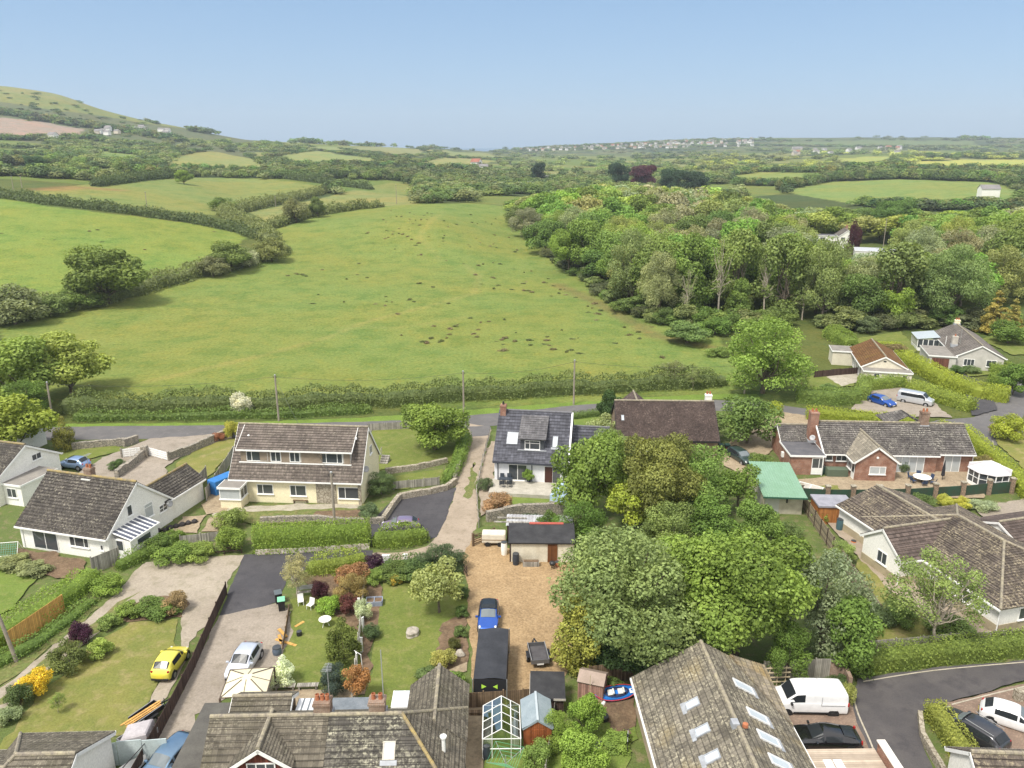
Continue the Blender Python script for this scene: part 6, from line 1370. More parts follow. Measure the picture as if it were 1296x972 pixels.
# black canopy over the parked car
t = thing('carport_tent', 'long black fabric car tent standing behind the blue hatchback on the gravel', 'car tent', (-2.65, 46.0, 0), R(-1.5)); m = MB(); w_, l_ = 2.25, 5.9
vs = []; nn = 10
for j in range(nn + 1):
    y = l_ * j / nn
    for i in range(7):
        x = w_ * i / 6; z = 2.18 + .14 * math.sin(math.pi * i / 6) - .035 * (math.sin(j * 1.9 + i) + 1) * (i in (1, 2, 3, 4, 5)); vs.append((x, y, z))
m.add(vs, [(j * 7 + i, j * 7 + i + 1, (j + 1) * 7 + i + 1, (j + 1) * 7 + i) for j in range(nn) for i in range(6)])
m.build('canopy_roof', dirty('black_canvas', (.028, .030, .036), (.045, .047, .055), .75, .8, fine=6), t, smooth=True); m = MB(); m.quad((0, l_, .05), (0, 0, .05), (0, 0, 2.19), (0, l_, 2.19)); m.quad((w_, 0, .05), (w_, l_, .05), (w_, l_, 2.19), (w_, 0, 2.19)); m.quad((0, 0, .05), (w_, 0, .05), (w_, 0, 2.2), (0, 0, 2.2)); m.build('canopy_side', flat('black_canvas_side', (.012, .012, .015), .7), t)
for x, sx in ((.72, 1), (1.5, -1)): m = MB(); m.poly([(x - .16, -.02, 1.78), (x - .16, -.02, 1.42), (x + .16 * sx + .02, -.02, 1.6)] if sx > 0 else [(x + .16, -.02, 1.42), (x + .16, -.02, 1.78), (x - .16, -.02, 1.6)]); m.build('tent_emblem', flat('lime_mark', (.45, .75, .08)), t)
for x, y in ((-.05, -.05), (w_ + .05, -.05), (-.05, l_ + .05), (w_ + .05, l_ + .05)): m = MB(); m.tube((x, y, 0), (x, y, 2.2), .035); m.build('pole', GREYMETAL, t)
# cream gazebo, and the white summerhouse
t = thing('gazebo', 'square gazebo with a cream panelled roof and dark ribs behind the silver hatchback', 'gazebo', (*P(317, 894), 0), R(6)); m = MB(); a_ = 1.5; zt, ze = 2.4, 1.95
cs = [(-a_, -a_), (a_, -a_), (a_, a_), (-a_, a_)]
for i in range(4): p, q = cs[i], cs[(i + 1) % 4]; m.poly([(*p, ze), (*q, ze), (q[0] * .2, q[1] * .2, zt), (p[0] * .2, p[1] * .2, zt)])
m.poly([(c[0] * .2, c[1] * .2, zt) for c in cs]); m.build('canopy', flat('cream_canvas', (.66, .61, .44), .7), t); m = MB()
for i in range(4):
    p, q = cs[i], cs[(i + 1) % 4]
    for k in (0, .5): e0 = (p[0] + (q[0] - p[0]) * k, p[1] + (q[1] - p[1]) * k); m.tube((*e0, ze + .03), (e0[0] * .2, e0[1] * .2, zt + .03), .035 if k == 0 else .02, n=5)
    m.tube((*p, ze + .02), (*q, ze + .02), .04, n=5)
m.build('ribs', flat('brown_rib', (.10, .075, .055)), t)
for c in cs: m = MB(); m.box(c[0] - .06, c[1] - .06, 0, c[0] + .06, c[1] + .06, ze); m.build('post', flat('brown_post', (.13, .09, .065)), t)
t = thing('summerhouse', 'white octagonal glazed summerhouse with a pale faceted roof at the end of the patio', 'summerhouse', (*P(1249, 614), 0), R(10)); rr = 2.15; oc = [(rr * math.cos(R(22.5 + 45 * i)), rr * math.sin(R(22.5 + 45 * i))) for i in range(8)]
m = MB(); m.prism(oc, 0, .55); m.build('base_wall', UPVC, t); m = MB(); gm = MB(); rm_ = MB(); rb = MB()
for i in range(8):
    p, q = oc[i], oc[(i + 1) % 8]; m.tube((*p, .5), (*p, 2.0), .07, n=6); m.bar((*p, 2.05), (*q, 2.05), .1, .12); mid = ((p[0] + q[0]) / 2, (p[1] + q[1]) / 2); m.tube((*mid, .5), (*mid, 2.0), .045, n=5); m.bar((*p, 1.3), (*q, 1.3), .05, .05)
    gm.quad((p[0] * .97, p[1] * .97, .55), (q[0] * .97, q[1] * .97, .55), (q[0] * .97, q[1] * .97, 1.95), (p[0] * .97, p[1] * .97, 1.95)); rm_.poly([(p[0] * 1.08, p[1] * 1.08, 2.0), (q[0] * 1.08, q[1] * 1.08, 2.0), (0, 0, 2.95)]); rb.tube((p[0] * 1.08, p[1] * 1.08, 2.03), (0, 0, 2.98), .045, n=5)
m.build('frame', UPVC, t); gm.build('glazing', GLASS, t); rm_.build('roof', dirty('pale_grey_sheet', (.50, .48, .49), (.40, .38, .39), .5), t); rb.build('roof_ribs', UPVC, t)
# pale blue shed by the terrace, glasshouse frame by the brick bungalow, tank
t = thing('blue_tarpaulin_store', 'pale blue sheeted store at the right end of the terrace garden', 'store', (*P(710, 632), 0), R(-25)); m = MB(); m.add([(-.8, -1.3, 0), (.8, -1.3, 0), (.8, 1.3, 0), (-.8, 1.3, 0), (-.8, -1.3, .9), (.8, -1.3, .9), (.8, 1.3, 1.2), (-.8, 1.3, 1.2), (0, -1.3, 1.3), (0, 1.3, 1.6)], [(0, 1, 5, 8, 4), (2, 3, 7, 9, 6), (1, 2, 6, 5), (3, 0, 4, 7), (4, 8, 9, 7), (8, 5, 6, 9)]); m.build('cover', dirty('pale_blue_sheet', (.42, .55, .68), (.36, .48, .6), .5, 1.5), t); m = MB(); m.box(-.85, -1.36, 0, .85, -1.3, .25); m.build('base_board', TIMBERGY, t)
t = thing('cold_frame', 'long glazed cold frame roof against the brick pier wall', 'cold frame', (*P(1026, 625), 0), R(-40)); m = MB(); m.add([(-1.3, -.9, 0), (1.3, -.9, 0), (1.3, .9, 0), (-1.3, .9, 0), (-1.3, 0, 1.1), (1.3, 0, 1.1), (-1.3, -.9, .7), (1.3, -.9, .7), (-1.3, .9, .7), (1.3, .9, .7)], [(6, 7, 5, 4), (9, 8, 4, 5), (0, 1, 7, 6), (2, 3, 8, 9), (1, 2, 9, 5, 7), (3, 0, 6, 4, 8)]); m.build('glazing', dirty('dusty_glass', (.42, .40, .36), (.33, .31, .28), .35), t); m = MB(); m.bar((-1.35, 0, 1.15), (1.35, 0, 1.15), .06, .06)
for x in (-1.3, 0, 1.3): m.bar((x, -.92, .74), (x, 0, 1.14), .05, .05); m.bar((x, .92, .74), (x, 0, 1.14), .05, .05)
m.build('frame', UPVC, t)
t = thing('oil_tank', 'dull green oil tank against the brick wall', 'oil tank', (*P(1058, 603), 0), R(-3)); m = MB(); m.box(-1.2, -.5, .1, 1.2, .5, 1.1); m.build('tank', flat('tank_green', (.09, .12, .08), .7), t, bevel=.1); m = MB(); m.box(-1.0, -.4, 0, 1.0, .4, .1); m.build('stand', CONC, t)
barrel('dark green water butt by the white door of the brick bungalow', P(1040, 600), .35, 1.0, DKGREEN); barrel('white drum beside the flat grey extension of the brick bungalow', P(1003, 597), .33, 1.1, UPVC, 'plastic_drum', 'drum'); barrel('tall blue green water butt by the white bungalow\'s side wall', P(1062, 672), .35, 1.3, flat('teal_plastic', (.06, .12, .14)))
barrel('orange tub on the side path of the white bungalow', P(1080, 688), .25, .3, flat('orange_tub', (.55, .15, .03)), 'garden_tub', 'tub')
# patio furniture
t = thing('patio_table', 'round white topped table on the sandstone patio of the brick bungalow', 'table', (*P(1166, 611), 0)); m = MB(); m.lathe([(.95, .72), (.97, .76), (.05, .78)], n=20); m.build('tabletop', UPVC, t); m = MB(); m.lathe([(.4, 0), (.08, .1), (.08, .72)], n=10); m.build('pedestal', DARKMETAL, t)
NAVY = flat('navy_fabric', (.03, .05, .10), .8)
def chair(label, xy, rz, mat, name='garden_chair', group=None, tall=1.0):
    t = thing(name, label, 'chair', (*xy, 0), rz, group); m = MB(); m.box(-.24, -.24, .42, .24, .24, .46); m.build('seat', mat, t); m = MB(); m.add([(-.24, .22, .44), (.24, .22, .44), (.24, .34, .9), (-.24, .34, .9), (-.24, .25, .44), (.24, .25, .44), (.24, .37, .9), (-.24, .37, .9)], [(0, 1, 2, 3), (7, 6, 5, 4), (0, 3, 7, 4), (1, 5, 6, 2), (3, 2, 6, 7)]); m.build('backrest', mat, t)
    for x in (-.22, .22):
        for y in (-.22, .22): m = MB(); m.tube((x, y, 0), (x * .95, y * .95, .43), .022, n=5); m.build('leg', mat, t)
    return t
c0 = P(1166, 611)
for k in range(6): a_ = k * R(60) + .3; chair('navy chair pushed up to the round white patio table', (c0[0] + 1.2 * math.cos(a_), c0[1] + 1.2 * math.sin(a_)), a_ - math.pi / 2, NAVY, group='navy chairs round the patio table')
t = thing('closed_parasol', 'tall closed black parasol on the sandstone patio', 'parasol', (*P(1192, 609), 0)); m = MB(); m.lathe([(.04, .6), (.2, .75), (.16, 1.6), (.04, 2.6)], n=10); m.build('canopy', flat('black_cloth', (.02, .02, .025), .9), t); m = MB(); m.lathe([(.3, 0), (.3, .08), (.03, .12), (.03, .7)], n=12); m.build('stand', DARKMETAL, t)
c0 = P(640, 613, .55); t = thing('garden_table', 'dark garden table with chairs on the pale stone terrace', 'table', (*c0, .55), R(-8)); m = MB(); m.box(-.75, -.4, .68, .75, .4, .73); m.build('tabletop', BLUEBLK, t)
for x in (-.65, .65):
    for y in (-.33, .33): m = MB(); m.box(x - .03, y - .03, 0, x + .03, y + .03, .68); m.build('leg', BLUEBLK, t)
for i, (dx, dy, rz) in enumerate(((-.4, -.75, math.pi), (.4, -.75, math.pi), (-.4, .75, 0), (.4, .75, 0))): q = chair('dark chair at the terrace table of the blue grey chalet', (c0[0] + dx, c0[1] + dy), rz, BLUEBLK, group='dark chairs at the terrace table'); q.location.z = .55
# planter with plant on the terrace
c1 = P(669, 609, .55); t = thing('glazed_pot', 'navy glazed pot holding a leafy plant on the stone terrace', 'pot', (*c1, .55)); m = MB(); m.lathe([(.2, 0), (.32, .3), (.28, .5), (.24, .45)], n=14); m.build('pot', flat('navy_glaze', (.01, .015, .06), .2), t)
# bins, chairs, table, planks in the middle garden
def bin_(label, pt, rz, lid):
    t = thing('wheelie_bin', label, 'bin', (*P(*pt), 0), rz); m = MB(); m.add([(-.24, -.28, .06), (.24, -.28, .06), (.24, .28, .06), (-.24, .28, .06), (-.29, -.36, 1.0), (.29, -.36, 1.0), (.29, .36, 1.0), (-.29, .36, 1.0)], [(0, 3, 2, 1), (0, 1, 5, 4), (1, 2, 6, 5), (2, 3, 7, 6), (3, 0, 4, 7), (4, 5, 6, 7)]); m.build('body', BLACKPL, t); m = MB(); m.box(-.31, -.4, 1.0, .31, .38, 1.07); m.build('lid', lid, t, bevel=.02); m = MB(); m.tube((-.26, .3, .1), (.26, .3, .1), .1, n=10); m.build('wheels', RUBBER, t)
bin_('black wheelie bin with a mint green lid beside the gravel drive', (357, 772), .3, flat('mint_lid', (.20, .52, .33))); bin_('dark wheelie bin behind the mint lidded one', (353, 763), .4, flat('dark_grey_lid', (.10, .12, .13)))
chair('white garden chair left of its pair by the grey bench', P(381, 766), .3, UPVC); chair('white garden chair nearest the curved lawn edge', P(393, 771), -.4, UPVC)
t = thing('garden_bench', 'pale grey slatted bench below the pale feathery shrub', 'bench', (*P(389, 754), 0), R(12)); m = MB()
for k in range(3): m.box(-.8, -.2 + k * .14, .42, .8, -.09 + k * .14, .45)
m.build('seat', TIMBERGY, t); m = MB()
for k in range(3): m.box(-.8, .26, .5 + k * .14, .8, .29, .6 + k * .14)
m.build('backrest', dirty('grey_bench', (.45, .45, .46), (.35, .35, .36)), t)
for x in (-.72, .72): m = MB(); m.box(x - .04, -.2, 0, x + .04, -.12, .42); m.box(x - .04, .2, 0, x + .04, .28, .92); m.build('leg', TIMBERGY, t)
t = thing('round_table', 'small round white table standing on the middle lawn', 'table', (*P(412, 793), 0)); m = MB(); m.lathe([(.5, .68), (.5, .72), (.1, .73)], n=18); m.build('tabletop', UPVC, t); m = MB()
for k in range(3): m.tube((.35 * math.cos(k * 2.1), .35 * math.sin(k * 2.1), 0), (.1 * math.cos(k * 2.1), .1 * math.sin(k * 2.1), .68), .025, n=5)
m.build('legs', UPVC, t)
for i, (p, r_, L_, lab) in enumerate((((362, 814), -25, 2.0, 'longest of the yellow planks dropped on the lawn edge'), ((358, 803), -50, 1.4, 'yellow plank lying crossed over another by the drive'), ((355, 810), -65, 1.3, 'short yellow plank under the crossed one'), ((379, 791), 55, .9, 'lone yellow plank in the middle of the lawn'))):
    m = MB(); m.box(-L_ / 2, -.12, 0, L_ / 2, .12, .08); o = m.build('plank', TIMBERNEW); o.location = (*P(*p), .02 + .08 * (i == 1)); o.rotation_euler.z = R(r_); tag(o, lab, 'plank', 'yellow planks')
o = barrel('black bucket standing on the middle lawn', P(379, 805), .22, .4, BLACKPL, 'bucket', 'bucket')
o = barrel('blue grey sack-like tub beside the round white flowered shrub', P(351, 828), .35, .6, flat('slate_tub', (.10, .13, .18)), 'garden_tub', 'tub')
for p, lab in (((361, 874), 'weathered bench against the paving below the white flowered shrub'), ((390, 873), 'low weathered bench beside the dark blue leaved shrub')):
    t = thing('timber_bench', lab, 'bench', (*P(*p), 0), R(3)); m = MB(); m.box(-.75, -.2, .38, .75, .2, .45); m.build('seat', TIMBERGY, t)
    for x in (-.6, .6): m = MB(); m.box(x - .06, -.18, 0, x + .06, .18, .38); m.build('leg', TIMBERGY, t)
# boulder on the lawn
import bmesh
def boulder(label, pt, r, sq=.75, seed=1, col=(.42, .38, .32)):
    bm = bmesh.new(); bmesh.ops.create_icosphere(bm, subdivisions=3, radius=r); rg = random.Random(seed); ph = [rg.uniform(0, 6) for _ in range(6)]
    for v in bm.verts:
        n = v.co.normalized(); k = 1 + .16 * math.sin(n.x * 3 + ph[0]) * math.sin(n.y * 3 + ph[1]) + .09 * math.sin(n.z * 6 + ph[2]) + .05 * math.sin(n.x * 9 + ph[3]); v.co *= k; v.co.z *= sq; v.co.x *= 1.2
    me = bpy.data.meshes.new('boulder'); bm.to_mesh(me); bm.free(); me.materials.append(dirty('boulder_stone', col, tuple(x * .6 for x in col), .9, 2.5)); o = bpy.data.objects.new('boulder', me); COL.objects.link(o); o.location = (*P(*pt), r * sq * .6); o.rotation_euler.z = seed; return tag(o, label, 'boulder')
boulder('single pale boulder resting on the right hand lawn', (522, 804), .5); boulder('smaller pale stone among the flowers by the gravel edge', (582, 830), .32, .9, 3)
t = thing('raised_planter', 'blue grey wooden planter box in the flower strip between the lawns', 'planter', (*P(474, 765), 0), R(5)); m = MB(); k = .06; m.box(-.7, -.45, 0, .7, -.45 + k, .5); m.box(-.7, .45 - k, 0, .7, .45, .5); m.box(-.7, -.45, 0, -.7 + k, .45, .5); m.box(.7 - k, -.45, 0, .7, .45, .5); m.box(-.03, -.45, 0, .03, .45, .49); m.build('box', dirty('blue_grey_timber', (.30, .34, .42), (.22, .25, .31)), t); m = MB(); m.box(-.64, -.39, 0, .64, .39, .38); m.build('soil', SOIL, t)
for p, h_, lab in (((489, 713), .8, 'larger white gate stub beside the lane hedge'), ((513, 708), .5, 'smaller white post beside the lane hedge'), ((462, 717), .3, 'white capped post at the corner of the bright hedge')):
    m = MB(); m.box(-.35 if h_ > .6 else -.2, -.12, 0, .35 if h_ > .6 else .2, .12, h_); m.box(-.38 if h_ > .6 else -.23, -.15, h_, .38 if h_ > .6 else .23, .15, h_ + .05); o = m.build('white_post', UPVC); o.location = (*P(*p), 0); tag(o, lab, 'post')
for i, (p, lab) in enumerate((((455, 775), 'white upright board at the top of the broken fence'), ((460, 800), 'white upright board in the middle of the broken fence'), ((452, 846), 'white upright board near the rust coloured shrub'), ((458, 826), 'pale arch post at the bend of the broken fence'))):
    m = MB(); m.box(-.1, -.03, 0, .1, .03, 1.3); m.box(-.12, -.04, 1.3, .12, .04, 1.36); o = m.build('white_board', UPVC); o.location = (*P(*p), 0); o.rotation_euler.z = i; tag(o, lab, 'board')
t = thing('clothes_line_post', 'tall thin white clothes post beside the rust coloured shrub', 'post', (*P(461, 868), 0)); m = MB(); m.tube((0, 0, 0), (-.1, 0, 2.6), .025); m.build('post', UPVC, t); m = MB(); m.tube((-.1, 0, 2.6), (-.6, .2, 2.8), .02); m.build('arm', UPVC, t)
# kayak, float ring and clutter beside the near chalet
t = thing('kayak', 'blue inflatable kayak with white seats and red rim beside the near chalet', 'kayak', (*P(779, 884), .45), R(12)); t.rotation_euler.x = R(32); m = MB(); N_ = 22
vs = []
for i in range(N_ + 1):
    u = -1 + 2 * i / N_; wv = .52 * (1 - abs(u) ** 2.6) + .02; up = .28 * abs(u) ** 3
    for k in range(8): a_ = 2 * math.pi * k / 8; vs.append((u * 1.7, wv * math.cos(a_), up + .2 * math.sin(a_) * (1 - .6 * abs(u) ** 3)))
m.add(vs, [(i * 8 + k, i * 8 + (k + 1) % 8, (i + 1) * 8 + (k + 1) % 8, (i + 1) * 8 + k) for i in range(N_) for k in range(8)]); m.build('hull', flat('kayak_blue', (.015, .17, .58), .35), t, smooth=True); m = MB(); m.lathe([(.42, .14), (.46, .24), (.40, .26), (.34, .18)], n=18, sx=2.0, sy=.78); m.build('cockpit', flat('navy_cockpit', (.02, .03, .09)), t)
for x in (-.45, .3): m = MB(); m.box(x - .2, -.2, .17, x + .15, .2, .34); m.box(x + .12, -.2, .17, x + .24, .2, .52); m.build('seat', flat('pale_seat', (.62, .63, .62)), t, bevel=.04)
m = MB(); m.box(.95, -.22, .215, 1.45, .1, .235); m.build('deck_patch', UPVC, t); m = MB()
for s in (-1, 1):
    for i in range(8): u0, u1 = -1 + .25 * i, -.75 + .25 * i; m.tube((u0 * 1.68, s * (.5 * (1 - abs(u0) ** 2.6) + .03), .1 + .28 * abs(u0) ** 3), (u1 * 1.68, s * (.5 * (1 - abs(u1) ** 2.6) + .03), .1 + .28 * abs(u1) ** 3), .03, n=5)
m.build('rim_tube', flat('kayak_red', (.55, .05, .06)), t)
t = thing('float_ring', 'round white inflatable ring lying at the bow of the kayak', 'float ring', (*P(757, 890), .12)); m = MB(); 
vs = [((.38 + .15 * math.cos(b)) * math.cos(a_), (.38 + .15 * math.cos(b)) * math.sin(a_), .15 * math.sin(b)) for a_ in np.linspace(0, 2 * math.pi, 20, endpoint=False) for b in np.linspace(0, 2 * math.pi, 8, endpoint=False)]
m.add(vs, [(i * 8 + k, ((i + 1) % 20) * 8 + k, ((i + 1) % 20) * 8 + (k + 1) % 8, i * 8 + (k + 1) % 8) for i in range(20) for k in range(8)]); m.build('ring', UPVC, t, smooth=True); m = MB()
for k in range(4): a_ = k * 1.57; m.lathe([(.16, .02), (.162, .1)], (.38 * math.cos(a_), .38 * math.sin(a_), .04), 8, sx=.5, sy=.5)
m.build('ring_marks', flat('ring_red', (.5, .08, .05)), t)
o = barrel('galvanised tub on the grass left of the near chalet', P(756, 946), .3, .45, GREYMETAL, 'metal_tub', 'tub'); o = barrel('black fire pit bowl on the bare soil near the kayak', P(764, 912), .35, .35, DARKMETAL, 'fire_pit', 'fire pit')
t = thing('bicycle', 'dark bicycle leaning by the wall of the near chalet', 'bicycle', (*P(794, 944), 0), R(80)); 
for x in (-.52, .52):
    m = MB(); 
    for k in range(16): a0, a1 = k * math.pi / 8, (k + 1) * math.pi / 8; m.tube((x + .33 * math.cos(a0), 0, .33 + .33 * math.sin(a0)), (x + .33 * math.cos(a1), 0, .33 + .33 * math.sin(a1)), .022, n=5)
    m.build('wheel', RUBBER, t)
m = MB(); fr_ = [((-.52, 0, .33), (-.15, 0, .85)), ((-.15, 0, .85), (.38, 0, .85)), ((.38, 0, .85), (-.05, 0, .3)), ((-.05, 0, .3), (-.15, 0, .85)), ((-.05, 0, .3), (-.52, 0, .33)), ((.38, 0, .95), (.52, 0, .33))]
for p, q in fr_: m.tube(p, q, .02, n=6)
m.build('bike_frame', flat('silver_frame', (.5, .52, .55), .3), t); m = MB(); m.tube((.36, -.28, .98), (.36, .28, .98), .016); m.build('handlebar', DARKMETAL, t); m = MB(); m.box(-.28, -.07, .9, -.04, .07, .95); m.build('saddle', BLACKPL, t)
# trellis, rotary drier, trampoline net and other bits
t = thing('trellis_rack', 'pale timber ladder rack lying by the nose of the white van', 'rack', (*P(983, 868), 0), R(3)); m = MB()
for k in range(4): m.box(-.9, -.02, .3 + k * .38, .9, .03, .38 + k * .38)
for x in (-.6, 0, .6): m.box(x - .03, .03, 0, x + .03, .07, 1.6)
m.build('slats', flat('pale_pine', (.62, .52, .36)), t)
t = thing('rotary_drier', 'folded open rotary clothes drier with green lines at the bottom edge', 'clothes drier', (*P(640, 985), 0)); m = MB(); m.tube((0, 0, 0), (0, 0, 1.7), .03); m.build('pole', GREYMETAL, t); m = MB()
for k in range(4):
    a_ = k * math.pi / 2 + .5; m.tube((0, 0, 1.1), (1.3 * math.cos(a_), 1.3 * math.sin(a_), 1.75), .015, n=5)
m.build('arms', GREYMETAL, t); m = MB()
for j in range(1, 6):
    for k in range(4): a0, a1 = k * math.pi / 2 + .5, (k + 1) * math.pi / 2 + .5; f_ = j / 5; m.tube((1.3 * f_ * math.cos(a0), 1.3 * f_ * math.sin(a0), 1.1 + .65 * f_), (1.3 * f_ * math.cos(a1), 1.3 * f_ * math.sin(a1), 1.1 + .65 * f_), .008, n=4)
m.build('lines', flat('green_line', (.1, .45, .25)), t)
t = thing('netting_frame', 'low teal netting frame on the lawn at the far left edge', 'net frame', (*P(8, 700), 0), R(10)); m = MB()
for p, q in (((-1.2, -.7, 0), (-1.2, 0, 1.1)), ((-1.2, .7, 0), (-1.2, 0, 1.1)), ((1.2, -.7, 0), (1.2, 0, 1.1)), ((1.2, .7, 0), (1.2, 0, 1.1)), ((-1.2, 0, 1.1), (1.2, 0, 1.1)), ((-1.2, -.7, .05), (1.2, -.7, .05))): m.tube(p, q, .03, n=5)
m.build('frame', UPVC, t); m = MB()
for k in range(13):
    x = -1.2 + .2 * k; m.tube((x, -.7, .03), (x, 0, 1.1), .012, n=4); m.tube((x, .7, .03), (x, 0, 1.1), .012, n=4)
for k in range(1, 6): m.tube((-1.2, -.7 * (1 - k / 6), 1.1 * k / 6), (1.2, -.7 * (1 - k / 6), 1.1 * k / 6), .012, n=4)
m.build('net', flat('teal_net', (.12, .35, .30)), t)
t = thing('blue_store', 'bright blue sheeted store at the left end of the cream chalet', 'store', (*P(283, 621), 0), R(58)); m = MB(); m.box(-1.5, -.7, 0, 1.5, .7, 1.75); m.build('cover', dirty('blue_sheet', (.045, .20, .52), (.035, .16, .42), .5, 1.2), t, bevel=.1); m = MB(); m.box(-1.55, -.75, 0, 1.55, .75, .1); m.build('base', TIMBERBR, t)
t = thing('wooden_bench', 'dark wooden bench on the cream chalet\'s terrace', 'bench', (*P(381, 637), 0), R(-4)); m = MB(); m.box(-.8, -.25, .4, .8, .25, .46); m.build('seat', TIMBERBR, t); m = MB(); m.box(-.8, .25, .5, .8, .29, .95); m.build('backrest', TIMBERBR, t)
for x in (-.72, .72): m = MB(); m.box(x - .04, -.22, 0, x + .04, .22, .4); m.build('leg', TIMBERBR, t)
c0 = P(405, 632)
for dx, dy, rz in ((-.5, 0, 1.2), (.5, .2, -1.2), (0, .6, 0)): chair('black chair of the trio by the stone facing of the cream chalet', (c0[0] + dx, c0[1] + dy), rz, DARKMETAL, group='black chairs on the cream chalet terrace')
t = thing('garden_steps', 'short timber steps with a hand rail up the bank beside the cream chalet', 'steps', (*P(485, 588), 0), R(-10)); m = MB()
for k in range(4): m.box(-.5, k * .3, 0, .5, k * .3 + .3, .2 * (k + 1))
m.build('treads', TIMBERGY, t); m = MB(); m.tube((-.55, 0, 0), (-.55, 0, 1.0), .04); m.tube((-.55, 1.2, .6), (-.55, 1.2, 1.8), .04); m.tube((-.55, 0, 1.0), (-.55, 1.2, 1.8), .03); m.build('hand_rail', TIMBERGY, t)
t = thing('tool_pile', 'heap of dark sacks and pots along the weathered fence by the vegetable bed', 'heap', (*P(226, 668), 0), R(38)); rg = random.Random(2)
for k in range(7): m = MB(); m.lathe([(.05, 0), (.32, .1), (.3, .35), (.1, .5)], (k * .6 - 2, rg.uniform(-.2, .2), 0), 9, sx=rg.uniform(.8, 1.3)); m.build('sack', flat('dark_sack', (.035, .03, .03), .9), t, smooth=True)
t = thing('boarded_screen', 'pale blue grey boarded screen behind the corner house at the bottom left', 'screen', (*P(120, 972), 0), R(7)); 
for k in range(3): m = MB(); m.box(k * 1.5, -.03, .05, k * 1.5 + 1.46, .03, 1.75 + .08 * (k == 1)); m.build('screen_panel', dirty('pale_blue_boards', (.50, .57, .57), (.4, .47, .47), .7, 1), t)
t = thing('small_boat', 'white dinghy hull leaning behind the pale screen at the bottom left', 'dinghy', (*P(165, 985), .3), R(62)); m = MB(); vs = []
for i in range(13):
    u = i / 12; wv = .55 * math.sin(math.pi * min(.96, .15 + u * .85)) ** .7
    for k in range(7): a_ = math.pi * (1 + k / 6); vs.append((u * 2.6 - 1.3, wv * math.cos(a_), .45 + .42 * math.sin(a_)))
m.add(vs, [(i * 7 + k, i * 7 + k + 1, (i + 1) * 7 + k + 1, (i + 1) * 7 + k) for i in range(12) for k in range(6)]); m.build('hull', UPVC, t, smooth=True); m = MB(); m.tube((-1.2, 0, .5), (1.6, .1, 1.3), .03); m.build('mast', DARKMETAL, t)
t = thing('dustbin_pair', 'pair of dark bins behind the brown roofed house', 'bin', (*P(912, 572), 0), 0)
for x in (0, .8): m = MB(); m.box(x - .29, -.35, 0, x + .29, .35, 1.0); q = m.build('bin_body', BLACKPL, t, bevel=.03); m = MB(); m.box(x - .31, -.38, 1.0, x + .31, .38, 1.07); m.build('bin_lid', DKGREEN, q)
